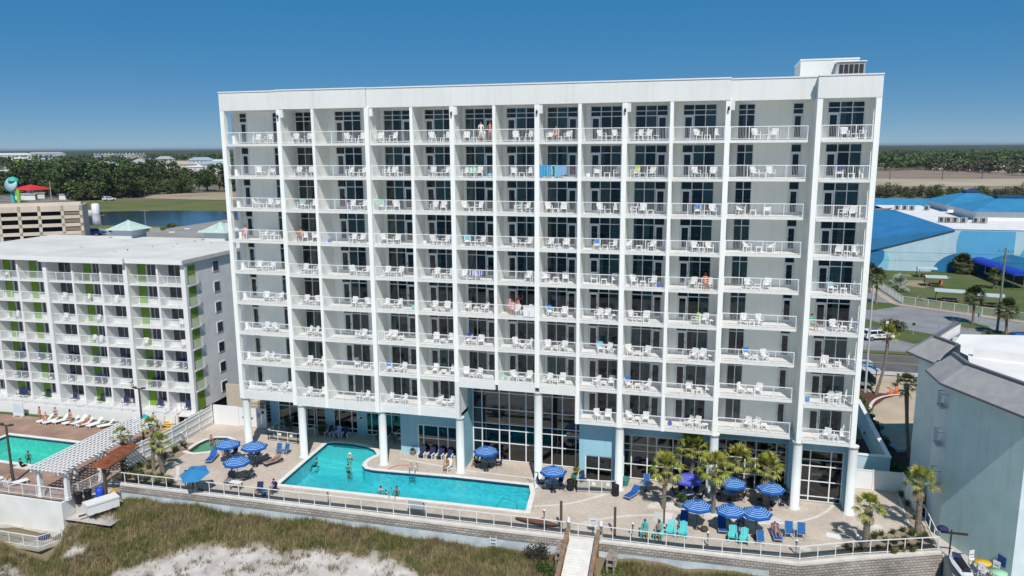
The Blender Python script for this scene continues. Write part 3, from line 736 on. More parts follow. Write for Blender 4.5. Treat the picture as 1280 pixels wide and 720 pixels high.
m.build('lobby_curtain', mat('green_grey_curtain', (0.30,0.36,0.33), 0.9), hotel)
m = MB(); m.lathe([(0.26,0),(0.26,0.05),(0.15,0.05),(0.15,0.0)],16); m.xf = None
o = m.build('lifebuoy', whitep, hotel, (9.95,6.93,1.9)); o.rotation_euler.x = R(90)
m = MB(); m.box(23.4,34.3,4.05,7.0,-0.01,0.02); m.box(38.3,56.8,3.15,7.0,-0.01,0.02); m.box(17.0,23.1,3.85,7.0,-0.01,0.02); m.box(0.0,15.9,7.35,10.5,-0.01,0.02)
m.build('lobby_floor', mat('lobby_floor_tile', (0.12,0.11,0.10), 0.5), hotel)
# ------------------------------------------------------------------ balcony furniture
plastic = mat('white_plastic', (0.78,0.78,0.77), 0.4)
def chair_mesh():
    m = MB()
    m.box(-0.25,0.25,-0.24,0.22,0.40,0.44)
    for s in (-1,1):
        m.beam((s*0.25,-0.22,0.0),(s*0.25,-0.24,0.64),0.045,0.045); m.beam((s*0.24,0.27,0.0),(s*0.24,0.20,0.44),0.045,0.045)
        m.beam((s*0.25,0.2,0.42),(s*0.24,0.32,0.92),0.045,0.045); m.beam((s*0.27,-0.27,0.655),(s*0.26,0.27,0.655),0.06,0.035)
    for i in range(5): m.beam((-0.16+0.08*i,0.21,0.44),(-0.16+0.08*i,0.32,0.88),0.055,0.02)
    m.beam((-0.26,0.32,0.90),(0.26,0.32,0.90),0.05,0.07)
    for s in (-1,1): m.box(s*0.25-0.02,s*0.25+0.02,-0.22,0.22,0.2,0.235)
    return m.mesh('balcony_chair', plastic)
def table_mesh():
    m = MB(); m.box(-0.25,0.25,-0.25,0.25,0.40,0.44)
    for a in (-0.21,0.21):
        for b in (-0.21,0.21): m.box(a-0.025,a+0.025,b-0.025,b+0.025,0,0.40)
    for a in (-0.2,0.2): m.box(a-0.015,a+0.015,-0.19,0.19,0.33,0.38); 
    return m.mesh('side_table', plastic)
CHM, TBM = chair_mesh(), table_mesh()
def floor_word(k): return 'lowest' if k == 0 else ('top' if k == 8 else ORD[8-k]+' from top')
def bal_words(b, k): return '%s balcony of the %s bay from left' % (floor_word(k), ORD[b])
fr_ = random.Random(5)
SPECIAL = {(6,8):0}
for b in range(13):
    for k in range(9):
        if (b,k) in SKIPBAL: continue
        f = HF[b]; w = WIN[b]; z = SLAB[k]+0.223
        if b == 0: cx = 3.3 + fr_.uniform(-0.5,0.5)
        elif b == 11: cx = 49.2 + fr_.uniform(-0.7,0.7)
        elif w[0] == 'WWD': cx = HX[b] + 1.35 + fr_.uniform(-0.12,0.35)
        else: cx = HX[b+1] - 1.45 + fr_.uniform(-0.25,0.1)
        if b == 1: cx = HX[b]+1.9
        if b == 2: cx = HX[b+1]-1.75
        gap = fr_.uniform(0.58,0.72); y = f + 0.75 + fr_.uniform(-0.05,0.35)
        if (b,k) == (6,4): cx += 0.9; gap = 0.5
        style = fr_.random()
        if fr_.random() < 0.16: gap *= 1.35; y += 0.35
        notable = style > 0.95
        if style < 0.15: cs = [(-0.55,-0.9),(0.15,-0.4),(0.85,None)]       # chairs pushed together, table to one side
        elif style < 0.3: cs = [(-gap*1.1,0.25),(gap*1.15,-0.3),(0,None)]
        elif notable: cs = [(-0.5,0.1),(0.45,-0.1)]
        else: cs = [(-gap,fr_.uniform(-0.1,0.5)),(gap,fr_.uniform(-0.5,0.1)),(0,None)]
        for dx, rz in cs:
            if rz is None:
                o = link('side_table', TBM, None, (cx+dx, y+fr_.uniform(-0.1,0.12), z), fr_.uniform(-0.15,0.15))
                tag(o, 'small white side table on the ' + bal_words(b,k), 'table', 'side tables on the hotel balconies')
            else:
                side = 'left' if dx == min(c[0] for c in cs) else 'right'
                o = link('balcony_chair', CHM, None, (cx+dx, y+fr_.uniform(-0.12,0.25), z), rz+fr_.gauss(0,0.38))
                tag(o, 'white %s armchair on the ' % ('left hand' if side == 'left' else 'right hand') + bal_words(b,k), 'chair', 'white chairs on the hotel balconies')
        if (b in (0,) and k in (0,6)):
            for q, dx in enumerate((1.6,)):
                o = link('balcony_chair', CHM, None, (cx+dx, y, z), 0.1)
                tag(o, 'white spare armchair by the pier, ' + bal_words(b,k), 'chair', 'white chairs on the hotel balconies')
# towels on balcony rails
def towel(x, w, k, f, drop, cols, label):
    m = MB(); z = SLAB[k]+0.22+1.085; n = 8; nr = 6
    vs = []; 
    for j in range(nr+1):
        for i in range(n+1):
            u = i/n; t = j/nr
            yy = f+0.04 - (0.015*math.sin(u*9+t) + 0.02*math.sin(u*4) * t) - 0.012
            vs.append((x+w*u, yy, z-drop*t - 0.02*math.sin(u*5)*t))
    for j in range(nr):
        for i in range(n): m.add([vs[j*(n+1)+i],vs[j*(n+1)+i+1],vs[(j+1)*(n+1)+i+1],vs[(j+1)*(n+1)+i]],[(0,3,2,1)],i % len(cols),True)
    m.box(x,x+w,f+0.03,f+0.11,z-0.005,z+0.008,0); m.box(x,x+w,f+0.105,f+0.112,z-0.3,z,0)
    tag(m.build('towel', cols), label, 'towel', 'towels over balcony rails')
cb, ct, cv, cw = cloth('towel_blue',(0.03,0.17,0.50)), cloth('towel_teal',(0.10,0.45,0.55)), cloth('towel_violet',(0.32,0.34,0.62)), cloth('towel_white',(0.72,0.74,0.74))
cg, cn, cy = cloth('towel_green',(0.22,0.52,0.36)), cloth('towel_navy',(0.03,0.06,0.35)), cloth('towel_lime',(0.55,0.75,0.05))
towel(30.95,0.55,7,0,0.95,[ct,cb],'turquoise striped beach towel hung leftmost over a railing near the top')
towel(31.53,0.45,7,0,0.9,[cb,ct,ct],'blue and turquoise beach towel hung second in the towel row')
towel(32.25,0.6,7,0,0.95,[ct,cv],'pale blue towel hung third in the towel row near the top')
towel(32.86,0.42,7,0,0.8,[cv,ct,cv],'violet blue towel hung last in the towel row near the top')
towel(24.6,0.85,7,0.12,0.6,[cg,cg,cw],'green and white towel over the rail, second balcony down')
towel(24.5,0.7,4,0.05,0.55,[cn,cw,cn,cn,cw],'navy blue and white beach flag hung over a mid height balcony rail')
towel(25.3,0.55,4,0.05,0.5,[cn,cn,cw],'navy blue towel hung beside the beach flag on a balcony rail')
towel(29.5,0.5,3,0.05,0.95,[cw],'plain white sheet over a railing beside the pink clothed guests')
towel(30.05,0.45,3,0.05,0.95,[cw],'plain white sheet over a railing touching the fin wall')
# things guests left on their balconies
tc_ = [('blue',cb),('turquoise',ct),('white',cw),('green',cg),('navy',cn),('lime green',cy)]
for i, (b, k) in enumerate(((3,6),(5,2),(8,5),(9,1),(10,6),(12,4),(2,3),(7,3),(4,1),(6,6),(9,7),(11,2),(1,6),(8,2),(12,7),(3,1),(5,5),(10,3))):
    n_, c_ = tc_[(i*5+b) % 6]; chs = [o for o in COL.objects if o.name.startswith('balcony_chair') and bal_words(b,k) in o.get('label','')]
    if chs:
        ch = chs[0]
        t = MB(); t.box(-0.24,0.24,0.35,0.375,0.45,0.95); t.box(-0.24,0.24,0.20,0.35,0.945,0.965); t.box(-0.23,0.23,0.18,0.20,0.60,0.945)
        tag(link('towel', t.mesh('towel', c_), None, ch.location, ch.rotation_euler.z), '%s towel on a chair, ' % n_ + bal_words(b,k), 'towel')
for i, (b, k) in enumerate(((4,5),(6,1),(9,4),(2,5),(11,6),(8,7),(3,3),(10,0),(12,1),(5,7))):
    t = MB(); t.lathe([(0.16,0),(0.19,0.1),(0.18,0.3),(0.12,0.36),(0,0.37)],10); x_ = HX[b]+0.55 if WIN[b][0] == 'DWW' else HX[b+1]-0.75
    tag(t.build('beach_bag', tc_[(i+2) % 5][1], None, (x_, HF[b]+1.1, SLAB[k]+0.224)), '%s beach bag, ' % tc_[(i+2) % 5][0] + bal_words(b,k), 'bag')
# ================================================================== LOW MOTEL ON THE LEFT
MX0, MY = -34.9, 4.85; MYAW = R(1.9)
motel = thing('motel', 'low white seven storey motel with lime green doors and grid of balconies', 'motel', (MX0, MY, 0), MYAW)
def mz(k): return 1.2 + 2.39*k
NB = [0.0, 3.65, 7.6, 11.0, 14.7, 18.1, 21.95, 25.4]                   # fin wall positions
lime = mat('lime_green_door', (0.16,0.30,0.035), 0.6); greyst = mat('pale_grey_stucco', (0.78,0.78,0.77), 0.9, 0.10, 0.8, 0.15, 10)
greyw = mat('light_grey_wall', (0.62,0.63,0.63), 0.9, 0.08, 0.8)
TOP = mz(7)+0.05; MDEP = 1.3
m = MB(); m.box(-8.0,25.0,MDEP,MDEP+0.2,1.2,TOP); m.build('balcony_back_wall', greyw, motel)
sw = MB()
sw.box(24.9,25.2,1.3,18.0,1.2,TOP); sw.box(-8,25.2,17.8,18,1.2,TOP)
sw.build('side_wall', greyst, motel)
r = MB(); r.prism([(-9,-0.45),(7.4,-0.45),(7.4,-0.8),(18.4,-0.8),(18.4,-0.45),(25.5,-0.45),(25.55,18.6),(-9,18.6)],TOP,TOP+0.42); r.build('roof', mat('white_roof_membrane', (0.66,0.645,0.60), 0.9, 0.14, 0.25, 0.1, 4), motel)
f = MB(); f.box(7.4,18.4,-0.85,-0.8,TOP-0.12,TOP+0.5); f.box(-9,7.4,-0.5,-0.45,TOP-0.05,TOP+0.45); f.box(18.4,25.5,-0.5,-0.45,TOP-0.05,TOP+0.45); f.build('fascia', whitep, motel)
for i, x in enumerate([-7.6,-3.8]+NB):
    m = MB(); big = i in (4,7); end = i == 9
    w = 0.5 if big else (0.55 if end else 0.22)
    if end: m.box(x-w,x,-0.05,0.35,1.2,TOP)
    else: m.box(x-w/2,x+w/2,-0.05 if not big else -0.3,MDEP,1.2,TOP)
    m.build('fin_wall', whitep, motel)
# right hand end: a narrow bay of end balconies with green doors
for k in range(7):
    for b in range(-2,7):
        x0, x1 = ([-7.6,-3.8]+NB)[b+2], ([-7.6,-3.8]+NB)[b+3]
        m = MB()
        if k > 0: m.box(x0+0.1,x1-0.1,-0.02,MDEP,-0.14,0.0)
        else: m.box(x0+0.1,x1-0.1,-1.1,MDEP,-0.14,0.0)
        bal = m.build('balcony', [whitep], motel, (0,0,mz(k)))
        if k > 0:
            m = MB(); m.box(x0+0.12,x1-0.12,0.02,0.07,1.0,1.05); m.box(x0+0.12,x1-0.12,0.03,0.06,0.08,0.11)
            for i in range(4):
                x = x0+0.14+(x1-x0-0.28)*i/3; m.box(x-0.025,x+0.025,0.02,0.07,0,1.0)
            n = int((x1-x0)/0.13)
            for i in range(1,n): x = x0+0.12+(x1-x0-0.24)*i/n; m.box(x-0.008,x+0.008,0.035,0.055,0.1,1.0)
            m.build('railing', whitef, bal)
        dw = b in (-2,-1,0,1,3,5)
        m = MB()
        if dw:
            dx = x0+0.42; m.box(dx,dx+0.95,MDEP-0.08,MDEP-0.001,0.0,2.05); m.build('door', lime, bal); wx0, wx1 = dx+1.25, dx+2.2
        else: wx0, wx1 = x0+0.5, x0+2.15
        m = MB(); m.box(wx0,wx1,MDEP-0.06,MDEP-0.001,0.7,2.0); m.box(wx0+(wx1-wx0)*0.5-0.02,wx0+(wx1-wx0)*0.5+0.02,MDEP-0.1,MDEP-0.06,0.75,2.0,1)
        m.build('window', [mat('motel_window', (0.03,0.035,0.05), 0.08, spec=0.6), whitef], bal)
for k in range(1,8):                                                # end balconies round the corner
    if k < 6:
        pass
    z = mz(k-1)
    m = MB(); m.box(25.2,25.52,0.36,2.1,-0.12,0.0); m.box(25.49,25.52,0.4,2.1,0.98,1.03); m.box(25.2,25.5,2.07,2.1,0.98,1.03); m.box(25.49,25.52,0.4,2.1,0.0,0.06)
    for i in range(14): m.box(25.495,25.515,0.42+0.128*i,0.44+0.128*i,0.06,0.98)
    e = m.build('end_balcony', whitep, motel, (0,0,z)) if k > 1 else None
    d = MB().box(25.2,25.26,0.75,1.95,z+0.02,z+2.1).build('end_door', lime, motel)
for k in range(7):
    for y in (5.2,):
        z = mz(k)+0.75
        m = MB(); m.box(25.2,25.26,y,y+1.15,z,z+1.25); w_ = m.build('side_window', whitep, motel)
        MB().box(25.255,25.28,y+0.1,y+1.05,z+0.1,z+1.15).build('pane', MATS['motel_window'], w_)
for (cx, cy) in ((3.9,18.2),(18.2,17.8)):                          # roof towers with mint metal hip roofs
    m = MB(); m.box(cx-1.5,cx+1.5,cy-1.5,cy+1.5,1.2,TOP+1.5); tw = m.build('stair_tower', mat('tower_blue_grey', (0.56,0.60,0.63), 0.9), motel)
    m = MB(); ap = (cx,cy,TOP+2.7); e = 2.1; z = TOP+1.5
    cs = [(cx-e,cy-e,z),(cx+e,cy-e,z),(cx+e,cy+e,z),(cx-e,cy+e,z)]
    for i in range(4): m.tri(cs[i],cs[(i+1)%4],ap)
    for i in range(4):
        a, b_ = Vector(cs[i]), Vector(cs[(i+1)%4])
        for t in np.linspace(0.06,0.94,9):
            p = a.lerp(b_,t); s_ = 1-abs(2*t-1); q = p.lerp(Vector(ap), s_) 
            m.beam(p+Vector((0,0,0.03)), q+Vector((0,0,0.03)), 0.07, 0.07)
    m.build('hip_roof', mat('mint_metal_roof', (0.50,0.63,0.57), 0.5, 0.12, 1.5), tw)
m = MB()
for i in range(9): m.cbox((rnd.uniform(-5,24),rnd.uniform(2,16),TOP+0.5),(0.3,0.3,0.25),rnd.random())
m.build('roof_vent', mat('vent_grey',(0.5,0.5,0.5),0.7), motel)
# patio wall, railing, stairs
pw = thing('patio_wall', 'long low white wall with railing in front of the motel ground floor patio', 'wall', (MX0,MY,0), MYAW)
MB().box(-8,24.0,-1.4,-1.15,0,1.15).box(-8,24.0,-1.15,0,1.04,1.06).build('wall', whitep, pw)
m = MB(); m.box(-8,24.0,-1.33,-1.28,2.12,2.17); m.box(-8,24,-1.32,-1.29,1.22,1.25)
for i in range(23): m.box(-8+1.45*i-0.025,-8+1.45*i+0.025,-1.33,-1.28,1.15,2.12)
for i in range(230): m.box(-8+0.139*i-0.008,-8+0.139*i+0.008,-1.315,-1.295,1.25,2.12)
m.build('railing', whitef, pw)
st = thing('patio_stairs', 'white railed stairs with yellow treads going up to the motel patio', 'stairs', (-11.6,3.4,0), R(12))
m = MB()
for k in range(7): m.box(-0.6,0.6,0.28*k,0.28*k+0.30,0.15*k,0.165*k+0.05)
m.build('treads', yellowp, st)
m = MB()
for s in (-0.66,0.66):
    m.beam((s,-0.1,1.0),(s,2.2,2.2),0.06,0.06); m.beam((s,-0.1,0.5),(s,2.2,1.7),0.04,0.04); m.beam((s,-0.1,0.1),(s,2.2,1.3),0.05,0.2)
    for t in (0,0.5,1): m.box(s-0.03,s+0.03,-0.1+2.3*t-0.03,-0.1+2.3*t+0.03,0 if t == 0 else 1.2*t,1.0+1.2*t)
m.build('handrail', whitep, st)
struct('artificial_turf', MB().poly([(-38,2.65),(-10.7,3.5),(-10.7,4.2),(-38,3.4)], 0.01), mat('turf_green', (0.06,0.11,0.03), 0.95))
# ================================================================== WALLS AND FENCES OF THE DECK
rw = thing('retaining_wall', 'long stepped sea wall of grey stone blocks above weathered white concrete', 'wall')
m = MB(); LW = [(-7.5,-9.80),(30,-9.55),(52.6,-9.0),(56.8,-7.12),(63.05,-4.6)]
def wallrun(m, pts, th, z0, z1, mi=0):
    for a, b_ in zip(pts[:-1], pts[1:]):
        a, b_ = Vector(a), Vector(b_); d = (b_-a).normalized(); n = Vector((-d.y,d.x))*th
        q = [a, b_, b_+n, a+n]; m.prism([tuple(p) for p in q], z0, z1, mi)
wallrun(m, LW, 0.4, -0.72, -0.145); m.build('block_course', blockwall, rw)
m = MB(); wallrun(m, [(-9.0,-9.7),(-7.5,-9.73),(30,-9.48),(50.5,-9.0)], 0.3, -3.6, -0.725); m.build('concrete_wall', seawall, rw)
m = MB(); wallrun(m, [(50.5,-9.05),(52.6,-9.02),(56.8,-7.14),(63.05,-4.62)], 0.4, -5.0, -0.73); wallrun(m, [(63.06,-4.6),(63.06,3.2)], 0.09, -4.0, -0.05); m.build('block_wall', blockwall, rw)
def fence(name, label, pts, h=1.05, step=1.42, pick=0.0, mid=True, loc_z=0.0, m_=whitep, cat='fence'):
    t = thing(name, label, cat)
    rails = MB(); posts = []
    for a, b_ in zip(pts[:-1], pts[1:]):
        a, b_ = Vector((*a,loc_z)), Vector((*b_,loc_z)); L = (b_-a).length; n = max(1, round(L/step))
        rails.beam(a+Vector((0,0,h)), b_+Vector((0,0,h)), 0.06, 0.06)
        rails.beam(a+Vector((0,0,0.1)), b_+Vector((0,0,0.1)), 0.04, 0.04)
        if pick:
            k = int(L/pick)
            for i in range(k): 
                p = a.lerp(b_, (i+0.5)/k); rails.box(p.x-0.008,p.x+0.008,p.y-0.008,p.y+0.008,loc_z+0.1,loc_z+h)
        for i in range(n+1): 
            p = a.lerp(b_, i/n)
            if not posts or (posts[-1]-p).length > 0.1: posts.append(p)
    rails.build('rail', m_, t)
    pm = MB(); pm.box(-0.03,0.03,-0.03,0.03,0,h-0.03); me = pm.mesh('post', m_)
    for p in posts: link('post', me, t, p)
    return t
FRONT = [(-7.2,-9.6),(10.46,-9.3),(30.7,-8.85),(44.3,-8.85),(52.6,-8.3),(56.5,-6.55),(62.85,-4.2)]
fl = fence('deck_railing', 'long white open post railing along the front edge of the paved pool deck', FRONT)
m = MB(); gp = FRONT
for a, b_ in zip(gp[:-1], gp[1:]):                                     # clear wind panels
    m.quad((a[0],a[1],0.14),(b_[0],b_[1],0.14),(b_[0],b_[1],1.0),(a[0],a[1],1.0))
m.build('glass_panel', glass_mat('faint_glass',(0.93,0.95,0.95),0.0), fl)
fence('side_railing', 'white railing running back up the right end of the deck beside the teal building', [(62.87,-4.12),(63.0,0.5),(62.75,1.9)])
fence('planter_railing', 'short white railing returning along the left planting bed', [(-7.25,-9.55),(-7.45,-6.9)])
def panel_fence(name, label, pts, h, step, rails=0, grooves=0.15, cat='fence'):
    t = thing(name, label, cat); pan = MB(); caps = MB(); me = None; ribs = MB()
    for a, b_ in zip(pts[:-1], pts[1:]):
        a, b_ = Vector((*a,0)), Vector((*b_,0)); L = (b_-a).length; n = max(1, round(L/step)); d = (b_-a).normalized(); nn = Vector((-d.y,d.x,0))
        pan.beam(a+Vector((0,0,h/2)), b_+Vector((0,0,h/2)), 0.04, h-0.06)
        caps.beam(a+Vector((0,0,h)), b_+Vector((0,0,h)), 0.12, 0.07)
        for r_ in range(rails):
            z = h*(0.18+0.33*r_)
            for s in (1,): ribs.beam(a+nn*(-0.045*s)+Vector((0,0,z)), b_+nn*(-0.045*s)+Vector((0,0,z)), 0.05, 0.12)
        if grooves:
            for i in range(1,int(L/grooves)):
                p = a+d*(grooves*i)
                for s in (1,-1): pan.cbox(p+nn*(0.022*s)+Vector((0,0,h/2)), (0.02,0.008,h-0.1), math.atan2(d.y,d.x))
        pm = MB(); pm.box(-0.07,0.07,-0.07,0.07,0,h+0.12); me = pm.mesh('post', whitep)
        for i in range(n+1): link('post', me, t, a.lerp(b_,i/n), math.atan2(d.y,d.x))
    pan.build('panel', whitep, t); caps.build('cap_rail', whitep, t)
    if rails: ribs.build('stringer', whitep, t)
panel_fence('privacy_fence', 'tall white board fence with posts between the brown motel deck and the hotel deck', [(-7.75,-6.9),(-7.35,-1.0),(-7.7,5.9)], 2.1, 2.3, 3, 0)
panel_fence('side_privacy_fence', 'white board fence closing the right end of the hotel deck', [(57.6,5.75),(62.3,5.75),(62.62,1.9)], 1.8, 2.5)
gw = thing('gate_wall', 'white wall with double gates and safety signs behind the left round column', 'wall')
MB().box(-7.6,-4.4,6.05,6.2,0,2.2).box(-2.2,-0.95,6.05,6.2,0,2.2).build('wall', whitep, gw)
for x in (-4.38,-3.28): 
    g = MB().box(x,x+1.06,6.08,6.17,0.05,2.15).build('gate', whitep, gw); MB().box(x+0.45,x+0.65,6.02,6.08,1.0,1.12).build('latch', darkmetal, g)
m = MB(); m.box(-2.0,-1.75,6.02,6.047,1.2,1.75); m.build('sign', mat('sign_blue',(0.18,0.32,0.5),0.5), gw)
m = MB(); m.lathe([(0.17,0),(0.17,0.03),(0.1,0.03),(0.1,0)],12); o = m.build('sign_ring', darkmetal, gw, (-1.35,6.045,1.85)); o.rotation_euler.x = R(90)
wy = thing('waste_yard_wall', 'tan wall with stored beige carts behind the white gate wall', 'wall')
MB().box(-8.5,-0.95,9.8,10.0,0,3.4).build('wall', mat('tan_stucco',(0.50,0.45,0.37),0.9,0.1), wy)
for i, x in enumerate((-3.6,-2.6,-1.7)):
    t = thing('laundry_cart', ('beige slatted cart leftmost behind the white gate wall','beige slatted cart between two others behind the gate wall','dark loaded cart nearest the blue wall behind the gate')[i], 'cart', (x,8.3,0), 0.1*i)
    m = MB(); m.box(-0.4,0.4,-0.35,0.35,0.25,2.3 if i < 2 else 1.9)
    m.build('body', mat('cart_beige',(0.55,0.48,0.38),0.8) if i < 2 else black, t)
    m = MB()
    for k in range(5): m.box(-0.42,0.42,-0.38,-0.352,0.5+0.38*k,0.62+0.38*k)
    m.build('slat', mat('cart_slat',(0.36,0.30,0.23),0.8), t)
def glass_pen(name, label, runs, h=1.15):
    t = thing(name, label, 'fence')
    fr = MB(); gl = MB()
    for a, b_ in runs:
        a, b_ = Vector((*a,0)), Vector((*b_,0)); n = max(1, round((b_-a).length/1.2))
        fr.beam(a+Vector((0,0,h)), b_+Vector((0,0,h)), 0.05, 0.05); fr.beam(a+Vector((0,0,0.12)), b_+Vector((0,0,0.12)), 0.04, 0.04)
        gl.quad(a+Vector((0,0,0.14)), b_+Vector((0,0,0.14)), b_+Vector((0,0,h-.03)), a+Vector((0,0,h-.03)))
        for i in range(n+1): p = a.lerp(b_,i/n); fr.box(p.x-0.03,p.x+0.03,p.y-0.03,p.y+0.03,0,h)
    fr.build('frame', whitep, t); gl.build('glass_panel', glass_clear, t); return t
p1 = glass_pen('spa_enclosure', 'glass panelled enclosure with white posts and notices beside second round column', [((1.05,3.15),(4.7,2.85)),((4.7,2.85),(5.35,5.2)),((1.05,3.15),(0.9,6.5))])
MB().box(2.35,2.7,3.0,3.03,0.7,0.95).box(3.75,4.1,2.89,2.92,0.7,0.95).build('notice', whitep, p1)
glass_pen('hedge_enclosure', 'short glass panelled enclosure beside the potted bush under the hotel', [((14.35,5.35),(16.3,5.6)),((14.35,5.35),(14.5,6.9))])
p3 = glass_pen('patio_enclosure', 'clear glass pen with notices in front of the patio door', [((34.6,-1.1),(37.9,-0.6)),((34.6,-1.1),(34.45,1.45)),((37.9,-0.6),(37.95,0.2))])
MB().box(35.95,36.25,-0.95,-0.92,0.7,1.0).box(37.2,37.5,-0.76,-0.73,0.7,1.0).build('notice', whitep, p3)
MB().box(35.5,36.9,-0.35,0.25,0.0,0.03).build('door_mat', mat('green_mat',(0.05,0.10,0.07),0.95), p3)
# ------------------------------------------------------------------ boardwalk, posts, markers
bw = thing('boardwalk', 'pale board ramp with brown wooden rails leading from the deck to the dune', 'boardwalk')
m = MB(); wd = mat('bleached_boards', (0.74,0.72,0.68), 0.85, 0.12, 1.5, 0.3, 12)
for i in range(60):
    y = -9.25-0.3*i; zz = -0.05-0.055*max(0,i-4); m.cbox((36.65+0.045*i*0.3, y-0.14, zz), (2.15,0.285,0.05), 0, 0, math.atan(0.18) if i > 4 else 0)
m.build('deck_boards', wd, bw)
for s, top in ((-1.18,[( -9.2,1.0),(-14.5,0.35),(-26,-1.4)]),(1.18,[(-9.2,1.0),(-14.5,0.35),(-26,-1.4)])):
    m = MB()
    for i in range(7):
        y = -9.6-2.2*i; zz = -0.05-0.055*max(0,(-y-9.25)/0.3-4); x = 36.65+s+0.045*(-y-9.25)
        m.box(x-0.06,x+0.06,y-0.06,y+0.06,zz-2.6,zz+1.0)
    a = Vector((36.65+s,-9.3,0.95)); 
    pts = [(36.65+s,-9.3,0.95),(36.65+s+0.06,-10.5,0.93),(36.65+s+0.76,-26,-1.75)]
    for p, q in zip(pts[:-1], pts[1:]): m.beam(p,q,0.30,0.06); m.beam(Vector(p)-Vector((0,0,0.45)),Vector(q)-Vector((0,0,0.45)),0.05,0.14); m.beam(Vector(p)-Vector((0,0,0.8)),Vector(q)-Vector((0,0,0.8)),0.05,0.14)
    m.build('handrail', wood_brown, bw)
m = MB()
for x in (34.9,38.8):
    for dx in (0,0.5):
        for y in (-10.2,-11.4): m.box(x+dx-0.07,x+dx+0.07,y-0.07,y+0.07,-3.2,0.1 if dx else -0.2)
    m.box(x-0.1,x+0.65,-11.5,-10.1,-0.25,-0.18); m.box(x-0.1,x+0.65,-11.5,-10.1,-0.75,-0.68)
m.build('side_landing', wood_grey, bw)
def bollard(): 
    t = thing('gate_post', '', 'post'); MB().lathe([(0.13,0),(0.13,1.35),(0.16,1.36),(0.16,1.44),(0.11,1.46),(0.14,1.56),(0.12,1.68),(0.04,1.74),(0,1.75)],12).build('post', whitep, t)
    MB().box(-0.07,0.07,-0.145,-0.12,0.7,0.95).build('number_plate', darkmetal, t); return t
BO = Kind(bollard)
BO((35.42,-9.15,-0.1), 0, 'white round gate post at left of the boardwalk top'); BO((37.98,-9.15,-0.1), 0, 'white round gate post at right of the boardwalk top')
def light_post():
    t = thing('deck_light', '', 'light'); MB().lathe([(0.06,0),(0.06,0.95),(0.10,0.96),(0.10,1.18),(0.07,1.22),(0,1.24)],10).build('post', whitep, t)
    MB().box(-0.05,0.05,-0.115,-0.09,1.0,1.14).build('lens', darkmetal, t); return t
LP = Kind(light_post)
for x, y, w in ((14.3,-8.6,'left of the pool middle'),(23.1,-8.5,'before the pool right half'),(33.1,-7.5,'beside the lying surfboard'),(40.3,-8.0,'right of the dark shower post'),(46.0,-8.0,'between the turquoise chairs'),(52.4,-7.6,'beside the lounging sunbathers'),(56.9,-5.7,'in the right planting bed'),(-7.2,0.2,'beside the left privacy fence')):
    LP((x,y,0), 0, 'short white deck light post ' + w, None, 'deck light posts')
def shower():
    t = thing('shower_post', '', 'shower'); MB().box(-0.09,0.09,-0.09,0.09,0,2.35).build('post', mat('dark_post',(0.10,0.075,0.055),0.7), t)
    MB().tube([(0,-0.1,2.1),(0,-0.3,2.15),(0,-0.34,2.05)],0.03,6).build('shower_head', darkmetal, t); return t
SH = Kind(shower)
SH((34.6,-8.0,0), 0, 'dark shower post standing beside the lying surfboard'); SH((38.9,-8.0,0), 0, 'dark shower post right of the boardwalk gate'); SH((42.55,-5.85,0), 0, 'dark post beside the pale lounger and turquoise chair', 0.75)
t = thing('surfboard', 'long dark edged brown surfboard lying flat by the front railing', 'surfboard', (32.55,-7.7,0.22), R(-6))
pts = [(1.9*math.cos(a)*(1 if math.cos(a) > 0 else 1), 0.38*math.sin(a)*(1-0.25*math.cos(a)**2)) for a in np.linspace(0,2*math.pi,29)[:-1]]
MB().prism(pts,-0.08,0.0).build('board', mat('board_edge',(0.05,0.05,0.06),0.4), t)
MB().prism([(p[0]*0.88,p[1]*0.72) for p in pts],0.0,0.012).build('deck_inlay', mat('board_brown',(0.22,0.085,0.05),0.45,0.2,3), t)
MB().box(-1.2,-1.1,-0.15,0.15,-0.21,-0.08).box(1.1,1.2,-0.15,0.15,-0.21,-0.08).build('rest', wood_grey, t)
t = thing('grey_panel_box', 'grey flat equipment panel at the railing in front of the pool', 'panel', (22.4,-8.45,0)); MB().box(-0.75,0.75,-0.06,0.06,0.08,1.1).build('panel', mat('panel_grey',(0.34,0.37,0.39),0.6), t)
MB().box(-0.8,-0.74,-0.08,0.08,0,1.15).box(0.74,0.8,-0.08,0.08,0,1.15).build('frame', whitep, t)
t = thing('notice_board', 'white notice board by the gate at the boardwalk top', 'sign', (37.2,-8.1,0)); MB().box(-0.3,0.3,-0.02,0.02,0.6,1.25).build('board', whitep, t); MB().box(-0.03,0.03,0.02,0.06,0,1.2).build('post', darkmetal, t)
MB().box(-0.22,0.22,-0.024,-0.02,0.72,0.76).box(-0.22,0.22,-0.024,-0.02,0.86,0.90).box(-0.22,0.22,-0.024,-0.02,1.0,1.12).build('print', mat('print_grey',(0.25,0.3,0.38),0.7), t)
t = thing('pool_lift', 'white pool lift chair on the corner of the swimming pool', 'pool lift', (31.2,-0.7,0), 0.3)
MB().box(-0.5,0.5,-0.35,0.35,0.0,0.3).build('base', whitep, t); MB().tube([(-0.2,0,0.3),(-0.2,0,1.3),(-0.7,-0.3,1.5),(-0.95,-0.4,2.6)],0.045,8).build('arm', darkmetal, t); MB().box(-0.15,0.3,-0.25,0.25,0.32,0.5).build('motor_cover', mat('motor_grey',(0.2,0.2,0.2),0.5), t)
t = thing('red_hose', 'thin red and white hose curling on the paving by the pool corner', 'hose', (16.4,0.1,0)); MB().tube(curve((0,-0.9),(0.2,0.6),(1.8,0.5)) and [(p[0],p[1],0.04) for p in curve((0,-0.9),(0.2,0.6),(1.8,0.5))],0.035,5).build('hose', mat('hose_red',(0.6,0.08,0.06),0.5), t)
